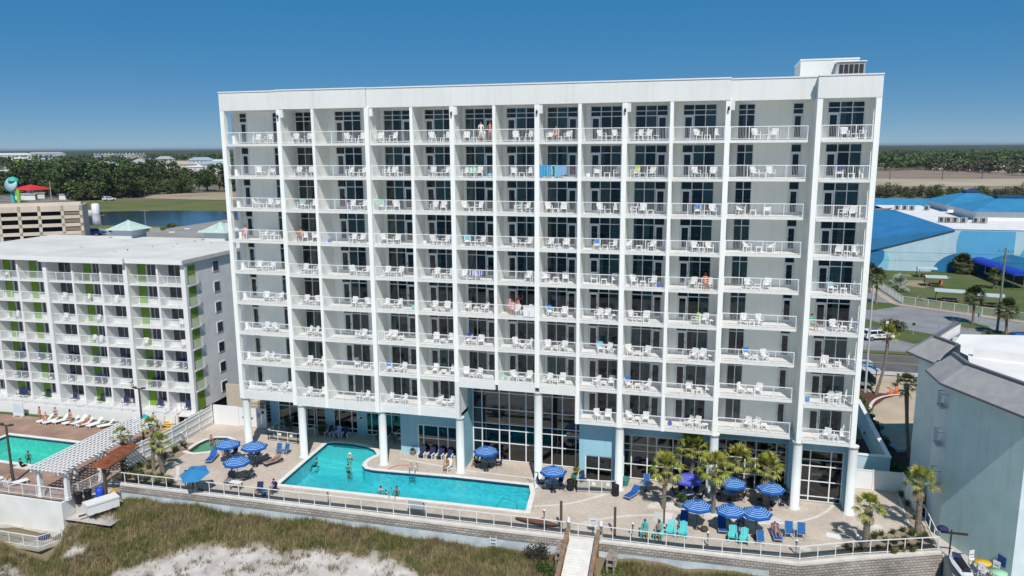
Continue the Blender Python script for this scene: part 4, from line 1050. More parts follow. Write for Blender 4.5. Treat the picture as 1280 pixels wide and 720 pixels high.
m = MB(); m.box(-0.55,0.55,-0.35,0.35,0,0.05); tag(m.build('white_board', whitep, None, (55.5,-3.95,0.01)), 'white flat board lying on the paving left of the right palm', 'board').rotation_euler.z = -0.25
for i, (x, y) in enumerate(((34.0,-0.85),(38.02,-0.95))):
    t = thing('trash_can', ('black round trash can left of the glass pen','black round trash can right of the glass pen')[i], 'trash can', (x,y,0), 0, 'black trash cans'); MB().lathe([(0.29,0),(0.31,0.85),(0.33,0.87),(0.33,0.95),(0.15,1.05),(0.14,1.0)],16).build('bin', black, t)
    m = MB()
    for k in range(16): a = k*math.pi/8; m.cbox((0.31*math.cos(a),0.31*math.sin(a),0.45),(0.02,0.05,0.75),a)
    m.build('slat', mat('bin_slat',(0.03,0.03,0.04),0.5), t)
# ------------------------------------------------------------------ umbrellas
def umbrella(cols, n=8, r=1.32, name='umbrella', valance=True):
    t = thing(name, '', 'umbrella')
    MB().tube([(0,0,0),(0,0,2.72)],0.028,8).build('pole', darkmetal, t); MB().lathe([(0.3,0),(0.3,0.06),(0.06,0.12),(0.05,0.3)],12).build('base', darkmetal, t)
    m = MB(); nb = 22 if len(cols) > 1 else 4; zt, zr = 2.72, 2.10
    for i in range(nb):
        r0, r1 = r*i/nb, r*(i+1)/nb
        za, zb = zt-(zt-zr)*(i/nb)**1.15, zt-(zt-zr)*((i+1)/nb)**1.15
        mi = 0 if len(cols) == 1 else (1 if i in (6,9,12,15,18) else 0)
        for k in range(n):
            a, b_ = 2*math.pi*k/n, 2*math.pi*(k+1)/n
            mid = (a+b_)/2; s = 0.955
            P = lambda rr, th, z: (rr*math.cos(th), rr*math.sin(th), z)
            pm0 = (r0*s*math.cos(mid)*math.cos(math.pi/n)*1.0, r0*s*math.sin(mid)*math.cos(math.pi/n), za-0.03*(i/nb)); pm1 = (r1*s*math.cos(mid)*math.cos(math.pi/n), r1*s*math.sin(mid)*math.cos(math.pi/n), zb-0.03*((i+1)/nb))
            m.add([P(r0,a,za),P(r1,a,zb),pm1,pm0],[(0,1,2,3)],mi); m.add([pm0,pm1,P(r1,b_,zb),P(r0,b_,za)],[(0,1,2,3)],mi)
            if i == nb-1 and valance:
                e = 0.13; m.add([P(r1,a,zb),P(r1,a,zb-e),(pm1[0],pm1[1],pm1[2]-e),pm1],[(0,1,2,3)],0); m.add([pm1,(pm1[0],pm1[1],pm1[2]-e),P(r1,b_,zb-e),P(r1,b_,zb)],[(0,1,2,3)],0)
    m.build('canopy', cols, t)
    m = MB()
    for k in range(n):
        a = 2*math.pi*k/n; m.beam((0.05*math.cos(a),0.05*math.sin(a),2.68),(r*0.97*math.cos(a),r*0.97*math.sin(a),zr-0.03),0.02,0.02); m.beam((0.03*math.cos(a),0.03*math.sin(a),2.15),(r*0.5*math.cos(a),r*0.5*math.sin(a),2.38),0.015,0.015)
    m.build('rib', darkmetal, t); MB().lathe([(0.05,2.7),(0.05,2.76),(0,2.82)],8).build('finial', darkmetal, t)
    return t
ub = cloth('umbrella_blue',(0.012,0.09,0.33)); us = cloth('umbrella_pale_stripe',(0.27,0.45,0.68)); uv = cloth('umbrella_violet_blue',(0.05,0.07,0.46)); uf = cloth('umbrella_plain_blue',(0.03,0.19,0.40))
UM = Kind(lambda: umbrella([ub,us]))
G_ = 'striped blue umbrellas on the hotel deck'
for x, y, rz, l in ((0.83,-3.35,0.2,'leftmost striped blue umbrella beside the small rounded pool'),(3.66,-3.2,0.0,'striped blue umbrella nearest the first round column'),(4.25,-6.85,0.4,'striped blue umbrella over sunbathers close to the left front railing'),
    (25.5,1.3,0.1,'striped blue umbrella before the dark two storey lobby glass'),(32.6,-1.6,0.35,'striped blue umbrella right of the tall lobby column'),
    (45.08,-5.3,0.2,'front striped blue umbrella left of the second palm trunk pair'),(47.63,-5.5,0.5,'middle of three front striped blue umbrellas'),(49.6,-5.4,0.1,'rightmost of three front striped blue umbrellas'),
    (47.84,-0.3,0.3,'rear striped blue umbrella behind the middle deck palms'),(50.9,-0.5,0.0,'rear striped blue umbrella behind the rightmost deck palm')):
    UM((x,y,0), rz, l, 0.92 if x > 20 else 0.96, G_)
place(umbrella([uv,cloth('violet_stripe',(0.22,0.24,0.62))]), (44.16,-0.5,0), 0.15, 'violet blue umbrella half hidden behind the tall deck palm', 0.95)
t = umbrella([uf], 6, 1.45, 'tilted_umbrella', False); place(t, (1.9,-9.2,0), 0.3, 'plain faded blue tilted umbrella by the left front railing', 0.92); t.rotation_euler = (R(16),R(-4),0.3)
# ------------------------------------------------------------------ tables and chairs
def round_table():
    t = thing('patio_table', '', 'table'); MB().lathe([(0,0.70),(0.58,0.70),(0.6,0.72),(0.6,0.74),(0,0.745)],20).build('tabletop', mat('table_top',(0.34,0.44,0.56),0.3,spec=0.6), t)
    MB().lathe([(0.26,0),(0.26,0.03),(0.05,0.06),(0.05,0.7)],12).build('pedestal', darkmetal, t); return t
RT = Kind(round_table)
def sling_chair(fab, frame, name='sling_chair'):
    t = thing(name, '', 'chair'); m = MB()
    for s in (-0.28,0.28):
        m.tube([(s,-0.25,0),(s,-0.27,0.6),(s,0.25,0.6)],0.02,6); m.tube([(s,0.32,0),(s*0.95,-0.25,0.42)],0.018,6); m.tube([(s*0.95,0.18,0.40),(s*0.95,0.38,1.0)],0.02,6)
    m.tube([(-0.27,-0.26,0.41),(0.27,-0.26,0.41)],0.018,6); m.build('frame', frame, t)
    MB().cbox((0,-0.03,0.41),(0.52,0.46,0.02),0,0,R(-4)).build('seat', fab, t); MB().cbox((0,0.29,0.71),(0.52,0.02,0.62),0,0,R(-18)).build('backrest', fab, t); return t
SCB = Kind(lambda: sling_chair(bluefab2, mat('grey_frame',(0.35,0.38,0.42),0.4)))
SCD = Kind(lambda: sling_chair(navyfab, darkmetal, 'dark_sling_chair'))
def adirondack(fab, frame, name='lounge_chair'):
    t = thing(name, '', 'chair'); m = MB()
    for s in (-0.3,0.3):
        m.box(s-0.03,s+0.03,-0.42,-0.33,0,0.5); m.beam((s,-0.4,0.30),(s,0.5,0.05),0.05,0.10); m.box(s-0.07,s+0.07,-0.48,0.22,0.5,0.54); m.beam((s,0.2,0.1),(s,0.2,0.5),0.05,0.06)
    m.build('frame', frame, t); m = MB()
    for i in range(6): m.cbox((0,-0.36+0.105*i,0.37-0.025*i),(0.56,0.09,0.025),0,0,R(-14))
    m.build('seat', fab, t); m = MB()
    for i in range(5):
        x = -0.22+0.11*i; m.beam((x,0.2,0.22),(x*1.12,0.58,0.98 + (0.1 if i == 2 else 0.05 if i in (1,3) else 0)),0.10,0.025)
    m.build('backrest', fab, t); return t
AW = Kind(lambda: adirondack(navyfab, whitep)); AT = Kind(lambda: adirondack(tealfab, tealfab, 'turquoise_chair'))
def lounger(fab, frame, back=38, name='sun_lounger'):
    t = thing(name, '', 'lounger'); m = MB()
    for s in (-0.32,0.32):
        m.beam((s,-1.0,0.30),(s,0.9,0.30),0.05,0.06)
        for y in (-0.85,0.65): m.box(s-0.025,s+0.025,y-0.025,y+0.025,0,0.3)
    m.box(-0.32,0.32,-1.02,-0.97,0.27,0.33); m.box(-0.32,0.32,0.87,0.92,0.27,0.33); m.build('frame', frame, t)
    MB().box(-0.31,0.31,-0.98,0.2,0.315,0.345).build('seat', fab, t)
    a = R(back); MB().cbox((0,0.2+0.36*math.cos(a),0.34+0.36*math.sin(a)),(0.62,0.74,0.03),0,0,a).build('backrest', fab, t); return t
LB = Kind(lambda: lounger(bluefab, mat('grey_frame',(0.35,0.38,0.42),0.4)))
LS = Kind(lambda: lounger(mat('grey_stripe_sling',(0.30,0.30,0.33),0.8), darkmetal, 25, 'grey_lounger'))
LWt = Kind(lambda: lounger(plastic, plastic, 42, 'white_lounger'))
LPale = Kind(lambda: lounger(cloth('pale_pink_towel',(0.62,0.50,0.50)), mat('grey_frame',(0.35,0.38,0.42),0.4), 20, 'pale_lounger'))
# under the hotel
for i, (x, y, w) in enumerate(((6.75,5.7,'left of the towel draped one'),(7.75,5.75,'pale blue towel over it'),(8.6,5.85,'right of the towel draped one'),(12.2,6.2,'left of the third column under the overhang'),(13.1,6.3,'right behind the third column under the overhang'),
     (18.45,2.75,'first of four before the low window'),(19.35,2.8,'second of four before the low window'),(20.3,2.85,'third of four before the low window'),(21.25,2.95,'last of four before the low window'))):
    AW((x,y,0), 0.1*((i%3)-1), 'dark blue lounge chair with white arms, '+w, None, 'white armed lounge chairs')
m = MB(); m.cbox((7.75,6.08,0.72),(0.5,0.05,0.75),0,0,R(-27)); m.box(7.5,8.0,5.4,5.9,0.37,0.40); tag(m.build('towel', [cv]), 'pale blue towel over the middle chair under the overhang', 'towel')
RT((25.45,2.25,0), 0, 'round glass topped table under the lobby umbrella'); RT((32.35,-1.0,0), 0, 'round table under the umbrella right of the tall column'); RT((40.55,0.55,0), 0, 'round pale table beside the blue chair left of the palms'); RT((47.68,0.6,0), 0, 'round table under the rear middle umbrella'); RT((51.1,0.5,0), 0, 'round table under the rear right umbrella'); RT((44.2,-0.3,0), 0, 'round table under the violet blue umbrella')
def ring(cx, cy, angs, KD, lab):
    for i, a in enumerate(angs):
        KD((cx+1.0*math.cos(a), cy+1.0*math.sin(a), 0), a-math.pi/2, lab % ORD[i] )
ring(25.45,2.25,(R(190),R(20),R(80),R(130)), SCD, 'dark sling chair at the lobby umbrella table, %s around it')
ring(32.35,-1.0,(R(180),R(0),R(60),R(120)), SCD, 'dark sling chair at the table right of the tall column, %s around')
ring(47.68,0.6,(R(180),R(0),R(70),R(115)), SCD, 'dark sling chair at the rear middle umbrella table, %s around')
ring(51.1,0.5,(R(185),R(-5),R(60),R(110)), SCD, 'dark sling chair at the rear right umbrella table, %s around')
ring(44.2,-0.3,(R(175),R(5),R(60),R(120)), SCD, 'dark sling chair at the violet umbrella table, %s around')
SCB((40.5,1.7,0), 0.1, 'blue sling chair behind the round pale table left of the palms')
SCD((34.8,1.0,0), 0.6, 'dark sling chair inside the glass pen beside the patio door')
for x, y, rz, l in ((4.15,0.1,0.15,'left blue chair of the empty pair by the second column'),(4.9,0.2,-0.1,'right blue chair of the empty pair by the second column'),(49.9,-6.7,0.05,'single empty blue chair at the right front railing')): SCB((x,y,0), rz, l)
SCB((52.1,-5.0,0), 0.05, 'blue chair with green towel right of the sunbathing pair', 1.15); SCB((53.0,-4.85,0), -0.05, 'rightmost empty blue chair on the deck', 1.1)
for x, y, rz, l in ((7.45,-8.4,0.2,'navy chair leftmost at the small front railing table'),(8.6,-8.1,-0.5,'navy chair rightmost at the small front railing table'),(1.9,-1.6,-0.3,'black folded chair under the left umbrellas'),(2.6,-1.3,0.2,'black chair beside the grey lounger under the umbrellas'),(-0.9,-1.4,0.4,'dark chair behind the leftmost umbrella pole'),(0.2,-1.6,-0.2,'dark chair holding a white towel near the leftmost umbrella')): SCD((x,y,0), rz, l)
tag(MB().lathe([(0.22,0),(0.22,0.02),(0.03,0.03),(0.03,0.42),(0.3,0.43),(0.3,0.46),(0,0.465)],14).build('drinks_table', bluefab2, None, (8.05,-8.55,0)), 'small blue drinks table between two navy chairs at the railing', 'table')
for x, y, rz, l in ((-1.4,-2.9,0.25,'blue lounger standing alone beside the small pool'),(39.5,-0.8,-0.45,'blue lounger alone between trash can and palms'),(44.05,-4.7,-0.06,'blue lounger left under the front left umbrella'),(47.05,-4.9,0.06,'blue lounger under the middle front umbrella'),(48.5,-4.9,0.0,'blue lounger with a woman in a white cap'),(51.15,-5.2,0.12,'blue lounger with a sunbather and magazine at the right')): LB((x,y,0), rz, l)
for x, y, rz, l in ((3.6,-2.3,-0.55,'grey lounger with striped towel under the left umbrellas'),(5.0,-2.2,-0.5,'grey lounger with a sunbather left of the pool'),(3.3,-6.7,0.35,'grey lounger of the leftmost front sunbather'),(4.5,-6.1,-0.45,'grey lounger right of the front left umbrella')): LS((x,y,0), rz, l)
LPale((42.85,-5.2,0), 0.0, 'pale pink towelled lounger near the dark post')
for x, y, rz, l in ((43.15,-6.9,0.0,'turquoise chair left of a pair before the dark post'),(44.1,-6.9,-0.05,'turquoise chair with a white towel beside the blue lounger'),(47.85,-6.5,0.0,'turquoise chair left of the right pair at the railing'),(48.7,-6.8,-0.05,'turquoise chair right of the right pair at the railing'),(41.2,-7.6,0.1,'turquoise chair with a seated guest furthest left at the railing'),(42.25,-7.6,-0.1,'turquoise chair with a seated man and blue towel')): AT((x,y,0), math.pi+rz if False else rz, l)
t = thing('small_wood_table', 'low wooden table with white top near the left front railing', 'table', (4.9,-8.1,0)); MB().box(-0.55,0.55,-0.3,0.3,0.68,0.72).build('tabletop', whitep, t); m = MB()
for a in (-0.45,0.45):
    for b_ in (-0.22,0.22): m.box(a-0.04,a+0.04,b_-0.04,b_+0.04,0,0.68)
m.build('leg', wood_grey, t)
def pouf(x, y, l): tag(MB().lathe([(0.24,0),(0.3,0.08),(0.3,0.3),(0.24,0.36),(0,0.38)],14).build('footstool', mat('dark_wicker',(0.06,0.055,0.05),0.8), None, (x,y,0)), l, 'footstool')
pouf(45.7,-5.6,'dark round footstool in the shade of the left front umbrella'); pouf(47.8,-5.6,'dark round footstool in the shade of the middle front umbrella'); pouf(49.6,-5.7,'dark round footstool in the shade of the right front umbrella')
# planter pads round the palms
m = MB(); m.prism([(40.9,-2.7),(42.3,-2.5),(44.4,-2.6),(45.4,-2.2),(45.0,-1.5),(43,-1.3),(41.2,-1.8)],0,0.12); tag(m.build('palm_planter', coping), 'pale concrete palm planter pad left of the umbrellas', 'planter')
m = MB(); m.prism([(45.6,-3.3),(49.0,-3.3),(51.3,-3.0),(51.8,-2.2),(50.6,-1.5),(47.5,-1.5),(45.7,-1.9)],0,0.12); tag(m.build('palm_planter', coping), 'pale concrete palm planter pad behind the front umbrellas', 'planter')
m = MB(); m.prism([(41.6,-6.1+1.2),(43.6,-4.9),(43.6,-3.2),(41.6,-3.2)],0.0,0.02); tag(m.build('mat', mat('pale_mat',(0.50,0.52,0.46),0.9)), 'pale green mat behind the pink towelled lounger', 'mat')
# ================================================================== PALMS AND PLANTS
def palm_parts(h, seed, nf=30, fr=1.35, skirt=8, leaf=palmleaf, tr=0.17, lean=0.15, spread=1.0):
    q = random.Random(seed)
    t = thing('palm_tree', '', 'palm')
    pts = []; rad = []
    n = max(8, int(h/0.16))
    for i in range(n+1):
        u = i/n; pts.append((lean*math.sin(u*1.6)+0.03*math.sin(u*7+seed), lean*0.5*u*u, h*u))
        r = tr*(1.25-0.35*u if u < 0.12 else 1.05); 
        if u > 0.6: r *= 1.0+0.35*((u-0.6)/0.4)
        rad.append(r*(1.0+(0.11 if i % 2 else -0.05)))
    m = MB(); m.tube(pts, rad, 10)
    top = Vector(pts[-1])
    for i in range(int(26*min(1,h/3)) if h < 5 else 8):                        # old leaf bases
        u = q.uniform(0.55 if h < 5 else 0.88,1.0); p = Vector(pts[int(u*n)]); a = q.uniform(0,6.28); d = Vector((math.cos(a),math.sin(a),0))
        m.beam(p+d*tr*0.9, p+d*(tr*1.9)+Vector((0,0,0.16)), 0.07, 0.05)
    m.build('trunk', trunkm, t)
    m = MB()
    def frond(az, el, L, mi, droop):
        d = Vector((math.cos(az)*math.cos(el), math.sin(az)*math.cos(el), math.sin(el))); sd = Vector((-math.sin(az), math.cos(az), 0)); up = sd.cross(d)*-1
        if up.z < 0: up = -up
        p0 = top + d*0.12; p1 = p0 + d*L*0.5 - Vector((0,0,droop*0.10*L))
        w = sd*0.018
        m.add([p0-w,p0+w,p1+w,p1-w],[(0,1,2,3)],mi)
        k = 13
        for j in range(k):
            u = -1+2*j/(k-1); an = u*R(78); ll = L*0.62*(1-0.32*abs(u))*q.uniform(0.88,1.08)
            dd = (d*math.cos(an)+sd*math.sin(an)+up*(0.22*(1-abs(u)) - 0.1)).normalized()
            mid = p1+dd*ll*0.55; tip = p1+dd*ll-Vector((0,0,(0.10+droop*0.38)*ll*q.uniform(0.5,1.2)))
            ww = dd.cross(up).normalized()*0.038*L
            m.add([p1,mid-ww+up*0.01,mid+ww+up*0.01,tip],[(0,1,2),(1,3,2)],mi)
    for i in range(nf):
        u = i/nf; el = R(84-105*u*spread+q.uniform(-9,9)); frond(i*2.399+q.uniform(-.2,.2), el, fr*q.uniform(0.85,1.1), 0, 0.25+0.9*u)
    for i in range(skirt): frond(q.uniform(0,6.28), R(q.uniform(-70,-40)), fr*0.8, 1, 1.0)
    m.build('crown', [leaf, palmdead], t)
    return t
def palm_at(x, y, h, seed, label, z=0.0, **kw):
    t = palm_parts(h, seed, **kw); place(t, (x,y,z), rnd.uniform(0,6.28), label); return t
palm_at(42.25,-2.35,3.7,1,'leftmost palm of the deck group before the dark glass',nf=24,fr=1.5,skirt=3)
palm_at(44.3,0.55,4.4,2,'tallest deck palm standing behind the violet umbrella',nf=28,fr=1.65,skirt=4)
palm_at(46.35,-2.4,4.1,3,'deck palm directly before the round hotel column',nf=25,fr=1.5,skirt=3)
palm_at(48.3,0.7,3.7,4,'fourth deck palm from the left behind the striped umbrellas',nf=24,fr=1.5,skirt=3)
palm_at(50.6,0.3,3.4,5,'rightmost palm of the deck group, thick rough trunk',nf=26,fr=1.5,tr=0.24,skirt=4)
palm_at(57.55,-4.95,3.2,6,'palm with dark rough trunk alone in the right planting bed',nf=20,fr=1.2,tr=0.22,skirt=2)
palm_at(62.0,-1.75,4.3,7,'bushy palm at the right railing against the teal wall',nf=22,fr=1.35,tr=0.2,skirt=3)
palm_at(-7.9,-7.0,3.5,8,'left palm outside the end of the tall white fence',nf=14,fr=0.95,skirt=2,tr=0.14)
palm_at(-5.2,-6.5,4.4,9,'slim taller palm inside the tall white fence',nf=14,fr=0.95,skirt=2,tr=0.14)
palm_at(-3.95,-6.8,3.1,10,'squat palm with a wide crown in the left planting bed',nf=18,fr=1.15,tr=0.2,skirt=2)
palm_at(65.25,34.6,7.6,11,'tall slim leaning palm beside the street mulch bed',nf=20,fr=1.35,lean=0.9,tr=0.15,skirt=2)
palm_at(64.75,14.5,7.2,12,'tall slim palm in the dark bed beside the tan driveway',nf=20,fr=1.35,lean=0.7,tr=0.16,skirt=2)
palm_at(75.5,94.0,5.4,13,'palm beside the hotel edge in front of the white fence end',nf=44,fr=1.9,skirt=12,leaf=palmdark)
palm_at(88.0,79.0,5.0,14,'dense street palm alone on the round grass island',nf=54,fr=1.9,skirt=14,spread=1.15,leaf=palmdark)
palm_at(90.6,71.2,4.6,15,'dense palm right of the green utility pole',nf=54,fr=1.85,skirt=14,spread=1.15,leaf=palmdark)
palm_at(101.9,136.9,2.5,16,'huge round palm against the painted blue wall',nf=80,fr=2.6,skirt=20,tr=0.4,spread=1.25,leaf=palmdark)
palm_at(102.4,116.9,3.0,17,'pale small palm by the blue canopy walkway',nf=28,fr=1.8,spread=1.1,leaf=palmdark)
palm_at(82.5,109.2,1.5,18,'silver blue fan palm inside the white park fence',nf=20,fr=2.4,leaf=silverleaf,skirt=0)
palm_at(76.5,106,4.6,19,'palm beside the hotel edge by the painted wall',nf=30,fr=1.9,leaf=palmdark)
def agave(x, y, s, label, leaf=palmdark):
    m = MB(); q = random.Random(int(x*10))
    for i in range(70):
        a = q.uniform(0,6.28); el = R(q.uniform(5,85)); L = s*q.uniform(0.8,1.1); d = Vector((math.cos(a)*math.cos(el),math.sin(a)*math.cos(el),math.sin(el))); w = Vector((-math.sin(a),math.cos(a),0))*0.07*s
        m.add([w*0.6,d*L*0.5+w,d*L,d*L*0.5-w,-w*0.6],[(0,1,2,3),(0,3,4)])
    tag(m.build('spiky_shrub', leaf, None, (x,y,0.1)), label, 'shrub')
agave(86.9,66.5,2.0,'large spiky shrub at the foot of the green utility pole'); agave(88.6,66.2,1.6,'smaller spiky shrub right beside the larger one near the pole'); agave(84.6,100.0,1.0,'small spiky pale shrub just inside the white park fence', silverleaf)
LEAFQ = {}
def bush_mesh(seed, n, rx, ry, rz, leaf, mat_, twig=True):
    q = random.Random(seed); m = MB()
    if twig:
        for i in range(9):
            a = q.uniform(0,6.28); m.tube([(0,0,0),(rx*0.3*math.cos(a),ry*0.3*math.sin(a),rz*0.5),(rx*0.7*math.cos(a),ry*0.7*math.sin(a),rz*q.uniform(0.8,1.3))],[0.03,0.02,0.01],5,1)
    lob = [(q.uniform(-.55,.55)*rx,q.uniform(-.55,.55)*ry,q.uniform(0.6,1.25)*rz,q.uniform(0.35,0.6)) for _ in range(9)]
    for i in range(n):
        c = lob[q.randrange(9)]; v = Vector((q.gauss(0,1),q.gauss(0,1),q.gauss(0,1))).normalized()*(q.random()**0.33)
        p = Vector((c[0]+v.x*rx*c[3], c[1]+v.y*ry*c[3], max(0.05, c[2]+v.z*rz*c[3]))); 
        a = Vector((q.gauss(0,1),q.gauss(0,1),q.gauss(0,1))).normalized(); b_ = a.cross(Vector((q.gauss(0,1),q.gauss(0,1),q.gauss(0,1)))).normalized()
        s = leaf*q.uniform(0.6,1.3); m.add([p-a*s,p+b_*s*0.5,p+a*s,p-b_*s*0.5],[(0,1,2,3)],0)
    return m.mesh('bush', [mat_, barkm])
def grass_tuft_mesh(seed, n, r, h, mat_):
    q = random.Random(seed); m = MB()
    for i in range(n):
        a = q.uniform(0,6.28); b_ = q.uniform(0,r*0.3); L = h*q.uniform(0.6,1.1); o = q.uniform(0.2,1.0)*r
        p = Vector((b_*math.cos(a),b_*math.sin(a),0)); t = Vector((o*math.cos(a),o*math.sin(a),L)); mid = p.lerp(t,0.6)+Vector((0,0,L*0.18)); w = Vector((-math.sin(a),math.cos(a),0))*0.014
        m.add([p-w,p+w,mid+w,mid-w,t],[(0,1,2,3),(3,2,4)])
    return m.mesh('ornamental_grass', mat_)
tuftm = mat('planter_grass_blade', (0.10,0.125,0.04), 0.7, island=0.45); tufty = mat('dry_planter_grass', (0.24,0.21,0.085), 0.7, island=0.4)
TG = [grass_tuft_mesh(i, 150, 0.5, 0.55, tuftm) for i in range(3)]; TY = grass_tuft_mesh(9, 150, 0.5, 0.5, tufty)
k = 0
for x, y in ((60.03,-2.44),(59.85,-4.09),(60.66,-3.57),(58.43,-5.48),(59.25,-5.07),(57.12,-6.12),(56.43,-6.39),(58.48,-3.6),(60.7,-4.49),(61.5,-4.19),(60.88,-1.9),(59.2,-4.05),(56.21,-5.64),(61.84,-3.06),(57.83,-4.4),(62.2,3.2),(62.3,0.6),(62.1,5.0),(59.11,-3.0),(61.4,-2.4),(62.3,-2.4)):
    o = link('ornamental_grass', TG[k % 3], None, (x,y,0.01), k); o.scale = (rnd.uniform(0.75,1.1),)*3; tag(o, 'round green grass tuft planted in the sandy right corner bed', 'grass tuft', 'grass tufts in the right bed'); k += 1
for x, y in ((60.2,-5.1),(59.5,-5.6),(60.9,-5.0)):
    o = link('ornamental_grass', TY, None, (x,y,0.01), k); tag(o, 'yellowed dry grass tuft at the front of the right corner bed', 'grass tuft', 'dry grass tufts in the right bed'); k += 1
for x, y in ((-6.3,-8.6),(-5.1,-8.7),(-4.3,-8.6),(-2.95,-8.7),(-1.6,-8.8),(-5.6,-7.9),(-4.5,-7.8),(-3.3,-7.9),(-6.6,-7.6),(-2.3,-8.2),(-6.9,-6.4),(-5.9,-6.3),(-6.6,-5.2),(-6.3,-2.0),(-6.5,-0.6),(-6.4,-3.6)):
    dry = k % 3 == 0
    o = link('ornamental_grass', TY if dry else TG[k % 3], None, (x,y,0.01), k); o.scale = (rnd.uniform(1.0,1.4),)*3; tag(o, ('straw coloured' if dry else 'green')+' grass clump in the left planting bed along the fence', 'grass clump', ('dry' if dry else 'green')+' grass clumps in the left bed'); k += 1
def potted(x, y, label, potc, r=0.35, h=0.55, plant=0.5, pm_=shrubleaf):
    t = thing('potted_plant', label, 'potted plant', (x,y,0)); MB().lathe([(r*0.65,0),(r,h*0.8),(r*1.1,h),(r*0.95,h),(r*0.9,h-0.06),(0,h-0.06)],16).build('pot', potc, t)
    if plant: link('foliage', bush_mesh(int(x*7), 160, plant, plant, plant, 0.11, pm_), t, (0,0,h-0.1))
terra = mat('terracotta_glaze',(0.04,0.22,0.20),0.3,spec=0.6); greypot = mat('grey_pot',(0.20,0.21,0.22),0.7); darkpot = mat('dark_pot',(0.06,0.08,0.06),0.6)
potted(34.2,0.9,'teal glazed pot with spiky plant left of the patio door',terra,0.42,0.75,0.45,palmleaf); potted(34.15,-0.1,'small green pot beside the large teal pot',darkpot,0.24,0.4,0.25)
potted(38.6,1.3,'teal pot standing against the fifth column base',terra,0.38,0.7,0); potted(38.35,0.5,'small dark green pot beside the round column',darkpot,0.22,0.45,0.2)
potted(43.7,-2.0,'grey tub with a dense green bush beside the palm pad',greypot,0.42,0.6,0.6); potted(52.3,1.9,'dark green pot with yellow leaves beside the right column',darkpot,0.45,0.6,0.55,olive)
potted(16.5,4.5,'tall potted bush beside the small glass enclosure',greypot,0.4,0.6,0.75); potted(17.3,3.2,'grey pot with small plant at the blue wall corner',greypot,0.3,0.5,0.2); potted(5.8,5.9,'dark potted plant beside the spa enclosure',darkpot,0.4,0.55,0.6); potted(1.6,6.3,'potted shrub at the white gate wall end',greypot,0.35,0.5,0.55)
# hedge beside the service yard and loose bushes
for i in range(9):
    y = 16.0+1.9*i; o = link('hedge_shrub', bush_mesh(40+i, 420, 1.0, 1.1, 0.85, 0.16, shrubleaf), None, (62.3+0.12*math.sin(i*2.1),y,0.0), i); tag(o, 'green hedge shrub in the row between service yard and driveway', 'shrub', 'hedge shrubs by the driveway')
o = link('leafy_bush', bush_mesh(60, 700, 1.0, 0.9, 0.95, 0.15, shrubleaf), None, (62.2,8.3,0.0)); tag(o, 'round bright green bush behind the right white board fence', 'bush')
o = link('dark_bush', bush_mesh(61, 900, 2.3, 2.0, 1.2, 0.22, olive), None, (74.3,70.6,0.1)); tag(o, 'dark rounded bush on the traffic island beyond the white car', 'bush')
for i, (x, y, s) in enumerate(((33.2,-10.9,1.0),(34.3,-12.0,0.8))):
    o = link('dune_bush', bush_mesh(70+i, 900, 1.15, 1.0, 1.0, 0.10, mat('dark_twig_leaf',(0.045,0.045,0.035),0.8,island=0.4) if i == 0 else shrubleaf), None, (x,y,dune_h(x,y)-0.1)); o.scale = (s,s,s); tag(o, ('dark twiggy bush on the dune left of the boardwalk','green dune bush tucked under the boardwalk rail')[i], 'bush')
for i, (x, y) in enumerate(((39.1,-11.0),(39.3,-12.3))):
    o = link('dune_bush', bush_mesh(80+i, 500, 0.8, 0.7, 0.55, 0.12, mat('bright_leaf',(0.08,0.15,0.02),0.6,island=0.4)), None, (x,y,dune_h(x,y)-0.1)); tag(o, ('bright green dune plant right of the boardwalk, nearer the wall','bright green dune plant right of the boardwalk, lower down')[i], 'bush')

# ================================================================== MOTEL POOL TERRACE
pg = thing('pergola', 'long white slatted pergola beside the motel pool', 'pergola', (0,0,0))
m = MB(); fx0, fx1, by0, by1 = -11.0, -8.1, -14.2, -1.6
sk = lambda y: -0.05*(y+14.2)
for i in range(26):
    y = by0+0.5*i; m.beam((fx0-0.55+sk(y),y,2.86),(fx1+0.5+sk(y),y,2.86),0.20,0.05)
for i in range(9):
    x = fx0-0.35+0.42*i; m.beam((x,by0-0.3,2.93),(x+sk(by1),by1+0.3,2.93),0.17,0.05)
m.build('slat', whitep, pg); m = MB()
for x in (fx0,fx1): m.beam((x,by0-0.2,2.72),(x+sk(by1),by1+0.2,2.72),0.12,0.22)
m.build('beam', whitep, pg)
pm = MB().box(-0.16,0.16,-0.16,0.16,0,2.64).box(-0.2,0.2,-0.2,0.2,0,0.3).box(-0.2,0.2,-0.2,0.2,2.5,2.62).mesh('post', whitep)
for x in (fx0,fx1):
    for y in (-13.6,-9.6,-5.6,-2.0): link('post', pm, pg, (x+sk(y),y,0))
wc = thing('shade_roof', 'rust brown slatted shade roof beside the white pergola', 'shade roof')
m = MB()
for i in range(17):
    u = i/16; a = Vector((-7.1-0.95*u,-11.95+5.2*u,2.55)); b_ = Vector((-5.45-1.3*u,-11.7+5.3*u,2.40)); m.beam(a,b_,0.24,0.05)
m.build('slat', rust, wc); m = MB(); m.beam((-7.0,-11.7,2.42),(-7.95,-6.8,2.42),0.12,0.14); m.beam((-5.6,-11.5,2.28),(-6.65,-6.5,2.28),0.12,0.14); m.build('beam', wood_brown, wc)
pm = MB().box(-0.11,0.11,-0.11,0.11,-0.6,2.3).mesh('post', mat('dark_post',(0.10,0.075,0.055),0.7))
for x, y in ((-6.3,-11.3),(-6.9,-8.5)): link('post', pm, wc, (x,y,0))
fence('motel_front_railing', 'white picket railing on top of the motel terrace front wall', [(-42,-13.95),(-8.3,-13.75)], 1.05, 1.5, 0.13)
fence('motel_side_railing', 'white railing along the pergola side of the motel terrace', [(-8.3,-13.7),(-7.9,-9.9)], 1.05, 1.4, 0.13)
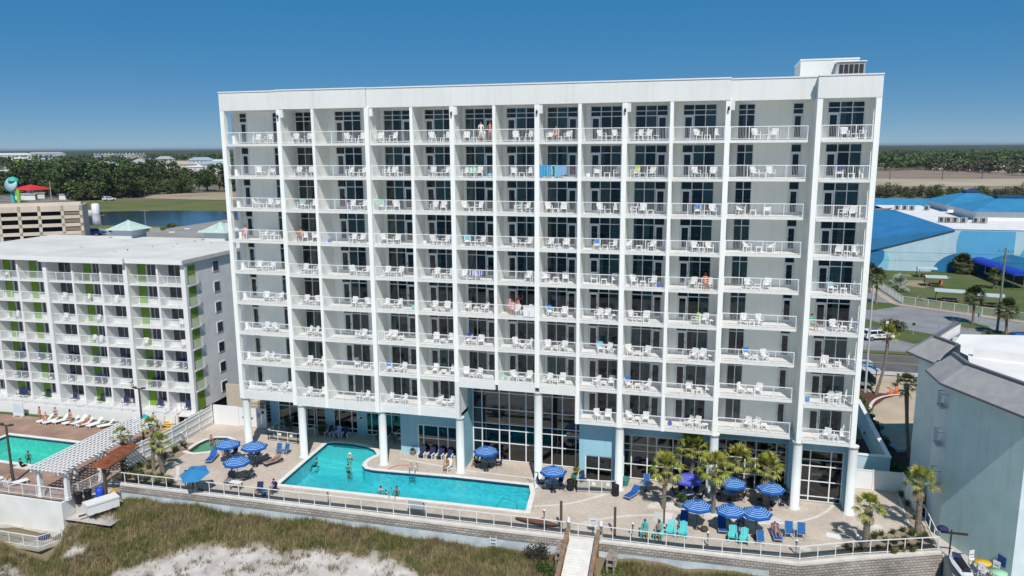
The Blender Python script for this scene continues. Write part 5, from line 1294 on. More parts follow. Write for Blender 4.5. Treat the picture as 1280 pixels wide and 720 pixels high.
w = thing('terrace_wall', 'white wall holding up the brown motel pool terrace', 'wall'); MB().box(-42,-8.25,-14.25,-14.06,-3.4,-0.02).box(-8.45,-8.25,-14.06,-9.5,-3.4,-0.02).build('wall', mat('offwhite_wall',(0.74,0.74,0.71),0.9,0.12,0.5,0.2,8,col2=(0.64,0.65,0.62)), w)
w = thing('lower_deck', 'pale low deck with railing stepping down to the dune', 'deck')
MB().prism([(-42,-14.26),(-8.9,-14.26),(-7.3,-15.2),(-8.3,-17.0),(-42,-16.6)],-3.1,-2.85).build('floor', mat('worn_deck_boards',(0.50,0.45,0.38),0.9,0.25,1.5,0.3,10), w)
MB().prism([(-42,-15.2),(-9.5,-15.2),(-7.7,-15.4),(-8.5,-16.7),(-42,-16.4)],-4.2,-3.11).build('skirting', wood_grey, w)
fence('lower_railing', 'white picket railing around the low deck above the dune', [(-42,-16.5),(-8.35,-16.9),(-7.45,-15.3)], 1.05, 1.5, 0.13, True, -2.85)
tag(MB().lathe([(0,0),(0.4,0.02),(0.5,0.12),(0.42,0.3),(0.2,0.4),(0,0.42)],14).build('bean_bag', navyfab, None, (-9.3,-15.4,-2.85)), 'dark round bean bag on the low deck', 'bean bag')
lp = mat('lamp_post_paint',(0.07,0.065,0.06),0.5)
def lamp(x, y, h, label):
    t = thing('lamp_post', label, 'lamp post', (x,y,0)); MB().tube([(0,0,0),(0,0,h)],[0.13,0.09],10).lathe([(0.22,0),(0.22,0.25),(0.14,0.3)],10).build('pole', lp, t); MB().box(-0.45,0.45,-0.05,0.05,h-0.1,h).box(0.35,0.75,-0.14,0.14,h-0.02,h+0.12).box(-0.75,-0.35,-0.14,0.14,h-0.02,h+0.12).build('lamp_head', lp, t)
lamp(-15.9,-12.0,5.6,'tall dark lamp post in front of the motel pool'); lamp(-11.0,-0.9,6.0,'tall dark lamp post behind the white pergola')
for i, (x, y) in enumerate(((-7.75,-12.9),(-7.4,-12.2))):
    tag(MB().lathe([(0.26,0),(0.32,0.9),(0.35,0.92),(0.34,1.0),(0.1,1.06),(0,1.06)],14).build('bin', black, None, (x,y,-0.6)), ('black bin nearest the terrace railing corner','black bin between the other bin and the blue barrel')[i], 'bin')
tag(MB().lathe([(0.33,0),(0.36,0.3),(0.33,0.35),(0.36,0.6),(0.33,0.95),(0.3,0.95),(0.3,0.9),(0,0.9)],16).build('barrel', mat('barrel_blue',(0.02,0.07,0.48),0.4), None, (-6.7,-11.6,-0.55)), 'bright blue plastic barrel beside the black bins', 'barrel')
t = thing('storage_trailer', 'white boxy covered trailer on wheels by the end of the seawall', 'trailer', (-5.75,-12.5,-1.55), R(62)); m = MB(); m.prism([(-1.3,-0.55),(1.3,-0.55),(1.3,0.55),(-1.3,0.55)],0.45,1.25); m.build('body', whitep, t)
m = MB(); m.box(-1.35,1.35,-0.6,0.6,1.25,1.4); m.build('lid', whitep, t); m = MB(); 
for x in (-0.7,0.7):
    for y in (-0.6,0.55): m.tube([(x,y,0.25),(x,y+0.1,0.25)],0.25,12)
m.build('wheel', black, t); MB().box(-1.9,-1.3,-0.06,0.06,0.4,0.5).build('tow_bar', darkmetal, t)
struct('sand_ramp', MB().poly([(-8.2,-14.2),(-3.4,-14.2),(-3.4,-9.85),(-8.2,-9.6)], -1.55), sandm)
struct('service_step', MB().prism([(-8.2,-12.9),(-6.9,-12.8),(-6.1,-9.9),(-8.2,-9.6)], -2.5, -0.62), concrete_w)
tag(MB().lathe([(0.2,0),(0.24,0.3),(0.2,0.55),(0.08,0.6),(0,0.6)],12).build('yellow_can', mat('yellow_plastic',(0.75,0.60,0.02),0.5), None, (-7.0,-10.9,-0.6)), 'yellow plastic can under the rust brown shade roof', 'can')
tag(MB().lathe([(0.3,0),(0.3,0.25),(0.12,0.3),(0.12,0.5)],12).build('hose_reel', mat('reel_orange',(0.5,0.30,0.08),0.6), None, (-6.2,-10.5,-0.6)), 'orange brown reel beside the yellow can', 'reel')
for i, (x, y, rz) in enumerate(((-26.3,1.9,-0.5),(-25.4,1.8,-0.5),(-24.5,2.2,-0.4),(-23.0,2.1,-0.5),(-22.2,2.4,-0.25),(-21.0,2.0,-0.6),(-19.9,2.2,-0.35),(-18.4,2.2,-0.7),(-16.2,3.0,-0.5),(-15.3,3.1,-0.5))):
    LWt((x,y,0), rz, 'white plastic lounger, %s from the left in the row beyond the motel pool' % ORD[i], None, 'white loungers beyond the motel pool')
for i, (x, y, rz) in enumerate(((-16.4,-12.6,0.2),(-15.2,-12.4,-0.1),(-17.6,-12.7,0.1))): LWt((x,y,0), rz+2.8, 'white lounger '+('beside the lamp post foot','right of the lamp post foot','left of the lamp post')[i]+' at the terrace railing')
t = thing('information_sign', 'pale standing notice panel before the motel patio wall', 'sign', (-31.0,2.6,0)); MB().box(-0.75,0.75,-0.05,0.05,0.1,1.75).build('panel', whitep, t); MB().box(-0.6,0.6,-0.055,-0.05,0.5,1.5).build('face', mat('notice_face',(0.52,0.66,0.74),0.5), t)
for x in (-0.5,0.5): MB().box(x-0.04,x+0.04,-0.3,0.3,0,0.1).build('foot', whitep, t)
t = place(umbrella([cloth('teal_canvas',(0.02,0.38,0.36))],6,0.8,'small_umbrella',False),(-14.3,3.2,-1.2),0,'small teal umbrella by the motel patio stairs',1.0)
for i in range(6):
    bx = ((-34.9+2.0,4.1,mz(0)),(-34.9+5.6,4.1,mz(0)))[i % 2]
# a few dark chairs on the motel balconies
def motel_pt(u, v, z): return (MX0+u*math.cos(MYAW)-v*math.sin(MYAW), MY+u*math.sin(MYAW)+v*math.cos(MYAW), z)
mr_ = random.Random(3)
def mchair(): return sling_chair(navyfab, darkmetal, 'balcony_sling_chair')
MCH = Kind(mchair)
for k in range(7):
    for b in range(0,7):
        for q in range(2):
            if mr_.random() < (0.3 if k >= 3 else 0.7):
                u = NB[b] + 1.2 + q*0.9 + mr_.uniform(-0.15,0.15)
                if k >= 3: 
                    o = link('balcony_chair', CHM, None, motel_pt(u, mr_.uniform(0.45,0.75), mz(k)+0.005), MYAW+mr_.uniform(-.5,.5)); wd_ = 'white'
                else:
                    o = MCH(motel_pt(u, mr_.uniform(0.5,0.8), mz(k)+0.005), MYAW+mr_.uniform(-.4,.4)); wd_ = 'dark'
                tag(o, '%s %s chair on the motel, %s floor up, %s bay from the left' % (wd_, ('left','right')[q], ORD[k], ORD[b]), 'chair', wd_+' chairs on the motel balconies')
# ================================================================== TEAL BUILDING ON THE RIGHT
teal = thing('teal_building', 'pale teal stucco building with grey mansard roof edge at the right', 'building')
tealm = mat('teal_stucco', (0.56,0.73,0.70), 0.9, 0.10, 0.6, 0.5, 16, streak=0.12); greyblue = mat('grey_blue_stucco', (0.60,0.69,0.71), 0.9, 0.1, 0.6, 0.4, 16, streak=0.1)
EZ = 12.2
tB, tA, tC, tE, tF = (66.69,-7.37), (63.58,-1.1), (63.4,2.3), (64.5,5.0), (63.3,8.1)
FP = [tB, tA, tC, tE, tF, (66.8,14.6), (100,24), (112,5), (84,4.0)]
def wallface(m, a, b_, z0, z1, mi=0): m.quad((a[0],a[1],z0),(b_[0],b_[1],z0),(b_[0],b_[1],z1),(a[0],a[1],z1),mi)
m = MB(); wallface(m, tA, tB, -1.0, EZ); wallface(m, tB, (84,0.0), -1.0, EZ, 1)
for i in range(1, len(FP)-1): wallface(m, FP[i+1] if False else FP[i], FP[i+1], -1.0, EZ, 1)
wl_ = m.build('wall', [tealm, greyblue], teal)
tr_ = mat('grey_shingles', (0.34,0.34,0.345), 0.9, 0.15, 1.2, 0.6, 24); trim = mat('dark_grey_trim', (0.15,0.15,0.17), 0.6); wroof = mat('white_flat_roof', (0.74,0.73,0.71), 0.9, 0.1, 0.4)
def mansard(pts, name, hip0=True):
    lo = [Vector((*p,EZ)) for p in grow_open(pts, 0.95)]; hi = [Vector((*p,EZ+1.5)) for p in grow_open(pts, -0.95)]; pi = [Vector((*p,EZ+1.5)) for p in grow_open(pts, -1.3)]
    m = MB(); tm = MB(); wm_ = MB()
    for i in range(len(pts)-1):
        m.add([lo[i],lo[i+1],hi[i+1],hi[i]],[(0,1,2,3)])
        d_ = Vector((0,0,0.12)); tm.beam(lo[i]-d_*0.3,lo[i+1]-d_*0.3,0.10,0.16); tm.beam(hi[i]+d_*0.5,hi[i+1]+d_*0.5,0.28,0.14)
        wm_.add([pi[i],pi[i+1],pi[i+1]-Vector((0,0,0.9)),pi[i]-Vector((0,0,0.9))],[(0,1,2,3)])
        lo2 = [Vector((*pts[i],EZ-0.03)),Vector((*pts[i+1],EZ-0.03))]; m.add([lo[i]-Vector((0,0,.03)),lo2[0],lo2[1],lo[i+1]-Vector((0,0,.03))],[(0,1,2,3)])
    r_ = m.build('mansard_roof', tr_, teal); tm.build('trim', trim, r_); wm_.build('parapet_inside', wroof, r_)
def grow_open(p, d):
    out = []
    for i in range(len(p)):
        ds = []
        if i > 0: ds.append((Vector(p[i])-Vector(p[i-1])).normalized())
        if i < len(p)-1: ds.append((Vector(p[i+1])-Vector(p[i])).normalized())
        ns = [Vector((-q.y, q.x)) for q in ds]; n = sum(ns, Vector((0,0))); n = n/max(0.4,n.length_squared/len(ns)) if len(ns) == 2 else n
        if len(ns) == 2: n = (ns[0]+ns[1]); n = n/(n.length_squared/2)
        out.append(tuple(Vector(p[i])+n*d))
    return out
def flip(p): return p[::-1]
mansard(flip([tC,tA,tB,(84,0.0)]), 'front'); mansard(flip([(66.8,14.6),tF,tE]), 'rear')
MB().poly([(67.9,-5.3),(84,2.0),(110,2),(99,18.5),(67.9,13.5),(65.7,8.1),(66.3,5.4),(65.6,2.5),(65.5,-0.7)], EZ+0.6).build('flat_roof', wroof, teal)
m = MB(); m.prism([(66.6,5.2),(70.4,3.9),(70.4,4.2),(66.7,5.5)],EZ+0.5,EZ+1.3); m.prism([(70.4,3.9),(100,13.4),(100,13.9),(70.4,4.3)],EZ+0.5,EZ+2.2); m.build('roof_wall', wroof, teal)
m = MB(); m.lathe([(0.06,0),(0.06,0.5),(0.1,0.52),(0.1,0.6)],8,(71.0,0.5,EZ+0.6)); m.build('vent_pipe', wroof, teal)
for k, z in enumerate((10.1,7.0,3.8)):
    m = MB(); y0, y1, xo = -0.75, 0.35, 63.0
    for zz in (z,z+1.05): m.box(xo-0.03,xo+0.03,y0,y1,zz-0.03,zz+0.03); m.box(xo,63.5,y0-0.02,y0+0.02,zz-0.03,zz+0.03); m.box(xo,63.45,y1-0.02,y1+0.02,zz-0.03,zz+0.03)
    for i in range(8): y = y0+(y1-y0)*i/7; m.box(xo-0.012,xo+0.012,y-0.012,y+0.012,z,z+1.05)
    m.box(xo-0.05,63.45,y0,y1,z-0.12,z-0.03); m.build('balcony_rail', mat('rail_grey',(0.40,0.45,0.47),0.6), teal)
m = MB(); c = Vector((66.31,-6.6,0.92)); d = Vector((0.45,-0.89,0)); n = Vector((-0.89,-0.45,0))
m.beam(c+n*0.05-d*0.35, c+n*0.05+d*0.35, 0.05, 0.75); tag(m.build('blue_sign', mat('sign_dark_blue',(0.02,0.09,0.25),0.4)), 'small dark blue square sign on the teal wall', 'sign')
struct('lower_patio', MB().prism([(63.16,-0.4),(63.5,-0.7),(66.8,-7.2),(90,-3),(90,-20),(63.16,-20)], -4.5, -0.4), concrete_w)
t = thing('jet_ski', 'dark blue and white jet ski parked at the foot of the teal wall', 'jet ski', (63.75,-6.3,-0.4), R(97))
m = MB()
sec = [(-1.45,0.35,0.35),(-1.0,0.52,0.5),(0,0.55,0.55),(0.8,0.45,0.62),(1.5,0.08,0.72)]
vs = []
for x, w_, z in sec: vs += [(x,-w_,z),(x,-w_*0.5,0.1),(x,w_*0.5,0.1),(x,w_,z),(x,w_*0.6,z+0.12),(x,-w_*0.6,z+0.12)]
fs = []
for i in range(4):
    for k in range(6): fs.append((i*6+k,i*6+(k+1)%6,(i+1)*6+(k+1)%6,(i+1)*6+k))
m.add(vs, fs+[(0,1,2,3,4,5),(29,28,27,26,25,24)]); m.build('hull', mat('hull_white',(0.6,0.62,0.65),0.3), t)
m = MB(); m.add([(-1.2,-0.3,0.6),(-1.2,0.3,0.6),(0.5,0.32,0.72),(0.5,-0.32,0.72),(-1.1,-0.18,0.85),(-1.1,0.18,0.85),(0.2,0.2,0.95),(0.2,-0.2,0.95)],[(0,1,5,4),(1,2,6,5),(2,3,7,6),(3,0,4,7),(4,5,6,7)]); m.build('seat', black, t)
m = MB(); m.add([(0.3,-0.35,0.7),(0.3,0.35,0.7),(1.4,0.08,0.78),(1.4,-0.08,0.78),(0.5,-0.2,1.05),(0.5,0.2,1.05)],[(0,1,5,4),(1,2,5),(0,4,3),(4,5,2,3)]); m.tube([(0.45,-0.4,1.12),(0.45,0.4,1.12)],0.03,6); m.build('cowl', mat('cowl_navy',(0.02,0.04,0.12),0.25), t)
t = thing('lamp_rail', 'dark mounted pole with shade arm above the jet ski', 'lamp', (63.55,-4.4,-0.4)); MB().tube([(0,0,0),(0,0,2.2)],0.06,8).box(-0.7,1.1,-0.06,0.06,1.9,2.05).build('pole', darkmetal, t); MB().lathe([(0,0.0),(0.35,0.03),(0.42,0.15),(0.3,0.3),(0,0.34)],12,(-0.55,0.2,2.0)).build('shade', navyfab, t)
fence('patio_railing', 'dark bluish railing around the lower patio by the jet ski', [(64.3,-6.9),(64.6,-8.4),(66.4,-9.4)], 1.0, 1.2, 0.15, True, -0.4, mat('slate_blue_rail',(0.16,0.22,0.30),0.5))
def bistro(x, y, c, l): t = thing('bistro_table', l, 'table', (x,y,-0.4)); MB().lathe([(0,1.0),(0.55,1.0),(0.55,1.06),(0,1.07)],20).build('tabletop', c, t); MB().lathe([(0.3,0),(0.3,0.04),(0.05,0.06),(0.05,1.0)],10).build('pedestal', whitep, t)
bistro(65.1,-6.6,yellowp,'round yellow bar table beside the teal wall'); bistro(65.75,-7.8,greenp,'round mint green bar table at the bottom right corner')
def barchair():
    t = thing('bar_chair', '', 'chair'); m = MB()
    for sx in (-0.2,0.2):
        for sy in (-0.2,0.2): m.box(sx-0.025,sx+0.025,sy-0.025,sy+0.025,0,0.7 if sy < 0 else 1.3)
    m.box(-0.22,0.22,-0.21,-0.19,0.25,0.3); m.build('leg', whitep, t); MB().box(-0.24,0.24,-0.24,0.24,0.7,0.75).build('seat', whitep, t); MB().box(-0.24,0.24,0.18,0.225,1.1,1.38).box(-0.24,0.24,0.18,0.22,0.85,0.98).build('backrest', whitep, t); return t
BC = Kind(barchair); BC((64.75,-5.8,-0.4),0.6,'tall white chair left of the yellow bar table'); BC((64.9,-7.3,-0.4),2.6,'tall white chair in front of the yellow bar table'); BC((65.75,-7.0,-0.4),-0.8,'tall white chair between the yellow and mint tables')
# ================================================================== SERVICE YARD, STREET
t = thing('service_yard_wall', 'pale blue walled service yard beside the right end of the hotel', 'wall')
MB().box(57.6,61.55,7.4,7.65,0,2.5).box(61.3,61.55,7.65,24,0,2.5).build('wall', lightblue, t); MB().box(57.55,61.62,7.33,7.72,2.5,2.6).box(61.23,61.62,7.72,24,2.5,2.6).build('cap', whitep, t)
def condenser(x, y, l):
    t = thing('air_conditioner', l, 'air conditioner', (x,y,0)); MB().box(-0.55,0.55,-0.5,0.5,0.1,1.5).build('casing', mat('unit_grey',(0.24,0.25,0.26),0.6), t)
    m = MB()
    for k in range(8): m.box(-0.5,0.5,-0.53,-0.502,0.2+0.15*k,0.26+0.15*k)
    m.build('grille', darkmetal, t); MB().lathe([(0.42,1.5),(0.42,1.56),(0.1,1.6),(0,1.6)],14).build('fan', darkmetal, t)
for i, y in enumerate((10.2,12.5,14.8,17.0)): condenser(58.6,y,('dark air conditioner nearest the front wall of the service yard','second air conditioner from the front in the service yard','third air conditioner from the front in the service yard','rear air conditioner in the service yard')[i])
t = thing('covered_pile', 'dark lumpy tarpaulin covered pile in the service yard', 'tarpaulin', (59.9,10.6,0)); q = random.Random(2); m = MB(); vs = []
for j in range(7):
    for i in range(9): u, v = i/8-0.5, j/6-0.5; vs.append((2.0*u,2.6*v,max(0.0,1.5*math.cos(u*3)*math.cos(v*2.8)+q.uniform(-.15,.15)) if 0 < i < 8 and 0 < j < 6 else 0.02))
m.add(vs,[(j*9+i,j*9+i+1,(j+1)*9+i+1,(j+1)*9+i) for j in range(6) for i in range(8)]); m.build('tarpaulin', black, t)
t = thing('blue_crate', 'blue plastic crate stack inside the service yard wall', 'crate', (60.8,9.6,0)); m = MB()
for k in range(3): m.box(-0.25,0.25,-0.25,0.25,0.4*k,0.4*k+0.34)
m.build('crate', mat('crate_blue',(0.03,0.08,0.45),0.5), t)
def cone():
    t = thing('traffic_cone', '', 'traffic cone'); MB().lathe([(0.17,0.03),(0.05,0.75),(0,0.76)],14).build('cone', mat('cone_orange',(0.85,0.13,0.02),0.5), t); MB().box(-0.22,0.22,-0.22,0.22,0,0.04).build('base', MATS['cone_orange'], t); return t
CN = Kind(cone); CN((67.0,35.3,0.0),0,'left orange traffic cone beside the driveway kerb',1.25); CN((67.7,35.5,0),0.3,'right orange traffic cone next to the dark post',1.35)
tag(MB().tube([(0,0,0),(0,0,2.3)],0.12,10).lathe([(0.16,2.3),(0.16,2.38),(0,2.42)],10).build('bollard', mat('bollard_grey',(0.10,0.10,0.09),0.6), None, (67.9,36.3,0)), 'dark tall bollard behind the traffic cones', 'bollard')
def pole(x, y, h, r, mt, label, arms=True, name='utility_pole'):
    t = thing(name, label, 'pole', (x,y,0)); MB().tube([(0,0,0),(0,0,h)],[r,r*0.7],10).build('pole', mt, t)
    if arms:
        MB().box(-1.1,1.1,-0.06,0.06,h-0.7,h-0.58).build('cross_arm', mt, t); MB().box(-0.75,0.75,-0.05,0.05,h-2.0,h-1.9).build('cross_arm', mt, t)
        m = MB()
        for xx in (-1.0,-0.4,0.4,1.0): m.lathe([(0.05,0),(0.06,0.1),(0.03,0.2)],6,(xx,0,h-0.58))
        m.build('insulator', darkmetal, t)
    return t
pole(90.2,74.0,13.8,0.2,mat('green_pole',(0.16,0.20,0.15),0.8),'tall green utility pole before the painted blue building')
pole(64.1,35.2,13.5,0.14,mat('silver_pole',(0.46,0.48,0.50),0.4),'slim silver pole rising beside the hotel right edge',False)
wires = thing('power_lines', 'thin dark power lines strung past the painted blue building', 'power line')
for z, dy in ((13.2,0.0),(11.8,0.2)):
    pts = [(20+14*i, 74.0+dy+0.2*(i-5), z-0.9*(1-((i-5)/5.0)**2 if i <= 5 else 1-((i-8)/3.0)**2)*0.6) for i in range(12)]
    MB().tube(pts,0.022,5).build('wire', black, wires)
def car(bodyc, label, x, y, rz, suv=True):
    t = thing('parked_car', label, 'car', (x,y,0), rz); m = MB(); H = 1.68 if suv else 1.42
    prof = [(-2.35,0.45),(-2.38,0.85),(-2.25,1.02),(-1.95,H-0.1),(-1.6,H),(0.35,H-0.03),(1.05,1.06),(2.1,0.92),(2.32,0.75),(2.35,0.42)]
    def hw(z): return 0.93 if z < 1.0 else 0.93-0.24*(z-1.0)/(H-1.0)
    n = len(prof); vs = [(x_,-hw(z),z) for x_,z in prof]+[(x_,hw(z),z) for x_,z in prof]
    m.add(vs,[(i,i+1,n+i+1,n+i) for i in range(n-1)]+[(n-1,0,n,2*n-1),tuple(reversed(range(n))),tuple(range(n,2*n))]); m.build('body', bodyc, t)
    gm = mat('car_glass',(0.012,0.014,0.018),0.08,spec=0.7); g = MB()
    for s in (-1,1):
        a = lambda x_,z: (x_, s*(hw(z)+0.006), z)
        g.add([a(-1.85,1.08),a(-0.62,1.08),a(-0.62,H-0.14),a(-1.68,H-0.16)],[(0,1,2,3)]); g.add([a(-0.52,1.08),a(0.82,1.08),a(0.30,H-0.14),a(-0.52,H-0.14)],[(0,1,2,3)])
    g.add([(-2.225,-0.72,1.08),(-2.225,0.72,1.08),(-2.0,0.66,H-0.17),(-2.0,-0.66,H-0.17)],[(0,1,2,3)]); g.add([(1.03,-0.78,1.09),(1.03,0.78,1.09),(0.45,0.66,H-0.07),(0.45,-0.66,H-0.07)],[(0,1,2,3)])
    g.build('window', gm, t)
    MB().box(-1.5,0.1,-0.45,0.45,H,H+0.012).build('sunroof', gm, t)
    for s in (-1,1):
        for xx in (-1.45,1.42):
            w_ = MB().tube([(xx,s*0.70,0.35),(xx,s*0.955,0.35)],0.35,18).build('wheel', black, t); MB().tube([(xx,s*0.956,0.35),(xx,s*0.965,0.35)],0.21,12).build('rim', mat('rim_silver',(0.4,0.4,0.42),0.3,metallic=0.8), w_)
        MB().box(2.22,2.34,s*0.55,s*0.88,0.72,0.86).build('headlight', mat('headlight',(0.7,0.72,0.75),0.1), t); MB().box(-2.40,-2.28,s*0.68,s*0.9,0.82,1.05).build('tail_light', mat('tail_light',(0.35,0.015,0.015),0.25), t)
    MB().box(-2.43,-2.37,-0.26,0.26,0.62,0.75).build('number_plate', whitep, t)
cw_ = mat('car_white',(0.75,0.76,0.77),0.25,spec=0.6); cb_ = mat('car_blue',(0.03,0.10,0.32),0.25,spec=0.6)
car(cw_,'white estate car parked at the kerb behind the hotel edge',70.6,64.4,R(22)); car(cb_,'blue car partly hidden behind the white flat roof',92.5,68.2,R(10),False); car(mat('car_navy',(0.02,0.03,0.2),0.25,spec=0.6),'dark blue car half hidden behind the hotel near the palms',72.6,97.5,R(95))
t = thing('utility_trailer', 'low open grey trailer with dark wheels beside the leaning palm', 'trailer', (64.4,38.6,0), R(95)); MB().box(-2.2,2.2,-0.95,0.95,0.55,0.7).box(-2.2,2.2,-0.95,-0.9,0.7,1.5).box(-2.2,2.2,0.9,0.95,0.7,1.5).box(2.1,2.2,-0.95,0.95,0.7,1.5).build('bed', mat('trailer_grey',(0.20,0.24,0.23),0.6), t); MB().tube([(-0.4,-1.1,0.4),(-0.4,-0.9,0.4)],0.4,14).tube([(-0.4,0.9,0.4),(-0.4,1.1,0.4)],0.4,14).build('wheel', black, t); MB().beam((-2.2,0,0.6),(-3.6,0,0.5),0.1,0.1).build('tow_bar', darkmetal, t); MB().box(-2.6,2.5,-1.3,1.3,2.55,2.65).build('canopy', mat('canopy_pale',(0.42,0.48,0.50),0.7), t); m = MB()
for a in (-2.0,2.0):
    for b_ in (-0.92,0.92): m.box(a-0.04,a+0.04,b_-0.04,b_+0.04,0.7,2.55)
m.build('canopy_post', darkmetal, t)
def road_sign(x, y, label, c): t = thing('road_sign', label, 'sign', (x,y,0.1)); MB().tube([(0,0,0),(0,0,1.9)],0.04,6).build('post', MATS['silver_pole'], t); MB().box(-0.22,0.22,-0.03,-0.045,1.5,1.95).build('plate', c, t)
road_sign(80.0,67.6,'small blue road sign at the tip of the traffic island',mat('sign_light_blue',(0.15,0.32,0.5),0.4)); road_sign(76.6,68.6,'small dark sign on the traffic island lawn',darkmetal); road_sign(88.7,78.4,'pale blue sign standing under the island palm',mat('sign_light_blue',(0.15,0.32,0.5),0.4)); road_sign(72.8,69.0,'white post sign between the car and the dark bush',whitep)
fence('park_fence', 'long white rail fence curving round the grassy park', [(78.6,118),(79.4,111.4),(80.5,95.3),(97.5,83.6),(130,76.6)], 1.5, 2.3, 0.14, True, 0.02)
def shelter(x, y, rz, w, d, h, label):
    t = thing('picnic_shelter', label, 'shelter', (x,y,0), rz); m = MB(); m.add([(-w/2,-d/2,h),(w/2,-d/2,h),(w/2,0,h+0.35),(-w/2,0,h+0.35),(w/2,d/2,h),(-w/2,d/2,h)],[(0,1,2,3),(3,2,4,5)]); m.add([(-w/2,-d/2,h-0.1),(w/2,-d/2,h-0.1),(w/2,-d/2,h),(-w/2,-d/2,h)],[(0,1,2,3)]); m.build('roof', mat('shelter_metal',(0.46,0.52,0.52),0.4,0.1,2), t)
    m = MB()
    for a in (-w*0.42,w*0.42):
        for b_ in (-d*0.4,d*0.4): m.box(a-0.07,a+0.07,b_-0.07,b_+0.07,0,h)
    m.build('post', wood_brown, t); b_ = MB(); b_.box(-w*0.25,w*0.25,-0.4,0.4,0.68,0.74); b_.box(-w*0.25,w*0.25,-0.85,-0.6,0.42,0.47); b_.box(-w*0.25,w*0.25,0.6,0.85,0.42,0.47); b_.box(-0.8,-0.7,-0.7,0.7,0,0.68); b_.box(0.7,0.8,-0.7,0.7,0,0.68); b_.build('picnic_table', wood_brown, t)
shelter(92.3,129.6,0.0,4.0,3.2,2.1,'small grey picnic shelter nearest the painted wall'); shelter(91.2,117.2,-0.05,4.2,3.2,2.1,'small grey picnic shelter with an orange bin behind'); shelter(89.5,99.5,-0.2,5.2,3.4,2.2,'long grey picnic shelter left of the island palm'); shelter(95.6,96.2,-0.2,4.4,3.4,2.2,'grey picnic shelter right of the island palm')
tag(MB().lathe([(0.4,0),(0.45,0.9),(0.3,1.0),(0,1.0)],12).build('bin', mat('bin_orange',(0.55,0.14,0.05),0.6), None, (93.0,119.6,0.02)), 'orange red bin beside the small picnic shelter', 'bin')
# ================================================================== PAINTED BLUE BUILDING
bb = thing('blue_building', 'large flat building with blue metal roofs and painted blue circles', 'building')
palew = mat('mural_pale', (0.42,0.58,0.66), 0.9, 0.08, 0.4, streak=0.12); mid = mat('mural_mid_blue', (0.10,0.37,0.60), 0.85, 0.08, 0.4); deep = mat('mural_deep_blue', (0.025,0.17,0.36), 0.85, 0.1, 0.4); sky_ = mat('mural_sky_blue', (0.22,0.50,0.66), 0.85, 0.08, 0.4)
roofb = mat('blue_metal_roof', (0.04,0.245,0.45), 0.8, 0.14, 0.3, streak=0.1); roofd = mat('blue_shingle_roof', (0.03,0.19,0.40), 0.7, 0.2, 0.25, 0.2, 6)
WY = 138.6
MB().add([(60,WY,0),(180,WY,0),(180,WY,10.2),(99.8,WY,10.2),(82.2,WY,5.0),(60,WY,5.0)],[(0,1,2,3,4,5)]).add([(180,WY,0),(180,260,0),(180,260,10.2),(180,WY,10.2)],[(0,1,2,3)]).build('wall', palew, bb)
def blob(cx, cz, rx, rz, x0, x1, z0, z1, mi, dy, m):
    pts = []
    for a in np.linspace(0,2*math.pi,73)[:-1]: pts.append((min(max(cx+rx*math.cos(a),x0),x1), min(max(cz+rz*math.sin(a),z0),z1)))
    n = len(pts); m.add([(p[0],WY-dy,p[1]) for p in pts]+[(cx if x0<cx<x1 else (x0+x1)/2,WY-dy,min(max(cz,z0+0.5),z1-0.5))],[(i,(i+1)%n,n) for i in range(n)],mi)
for args in ((107.0,6.5,6.6,8.0,100.0,112.6,0.3,10.0,0,0.02),(102.0,-1.5,6.8,6.2,93,100.9,0.05,4.8,1,0.04),(112.0,-2.5,7.5,7.0,104.2,140,0.05,5.6,1,0.06),
             (123.5,2.0,10.0,9.0,113.0,160,0.05,10.0,0,0.03),(79.5,2.0,6.6,5.0,60,87,0.05,4.9,2,0.02),(78.5,3.6,6.4,4.4,60,85,0.05,4.95,1,0.04)):
    m = MB(); blob(*args, m); m.build('painted_circle', [mid,deep,sky_], bb)
m = MB(); m.add([(82.0,WY-0.5,4.85),(99.9,WY-0.5,10.28),(97.8,197,10.28),(60,197,10.2),(60,WY-0.5,4.85)],[(0,1,2,3,4)]); m.build('sloped_roof', roofd, bb)
MB().poly([(99.9,WY+.05),(180,WY+.05),(180,262),(97.0,262),(97.8,197)],9.6).build('flat_roof', wroof, bb)
m = MB(); m.box(99.9,180,WY-0.05,WY+0.3,10.2,10.3); m.build('parapet_cap', deep, bb)
def hut(x0, x1, y0, y1, z0, zh, ridge, label=None):
    m = MB(); m.box(x0,x1,y0,y1,z0,zh); h = m.build('roof_pavilion', palew if False else whitep, bb)
    e = 1.2; a, b_, c, d = (x0-e,y0-e,zh),(x1+e,y0-e,zh),(x1+e,y1+e,zh),(x0-e,y1+e,zh); t0, t1 = (x0+ridge,(y0+y1)/2-1.5,zh+3.2),(x1-ridge,(y0+y1)/2-1.5,zh+3.2); t2, t3 = (x1-ridge,(y0+y1)/2+1.5,zh+3.2),(x0+ridge,(y0+y1)/2+1.5,zh+3.2)
    m = MB(); m.add([a,b_,t1,t0],[(0,1,2,3)]); m.add([b_,c,t2,t1],[(0,1,2,3)]); m.add([c,d,t3,t2],[(0,1,2,3)]); m.add([d,a,t0,t3],[(0,1,2,3)])
    for i in range(int((x1-x0+2)/0.8)):
        x = x0-1+0.8*i; u = min(1,(x-(x0-e))/(t0[0]-x0+e),((x1+e)-x)/(x1+e-t1[0])); m.beam((x,y0-e,zh+0.04),(x,y0-e+(t0[1]-y0+e)*u,zh+0.04+3.2*u),0.07,0.08)
    m.build('hip_roof', roofb, h); MB().box(t0[0]-0.5,t1[0]+0.5,t0[1]-0.6,t2[1]+0.6,zh+3.2,zh+3.8).build('ridge_cap', mat('dark_blue_cap',(0.02,0.06,0.16),0.6), h)
hut(113.6,136,172.5,194,9.6,12.0,8.0); hut(113.8,132,201,224,9.6,11.8,7.5)
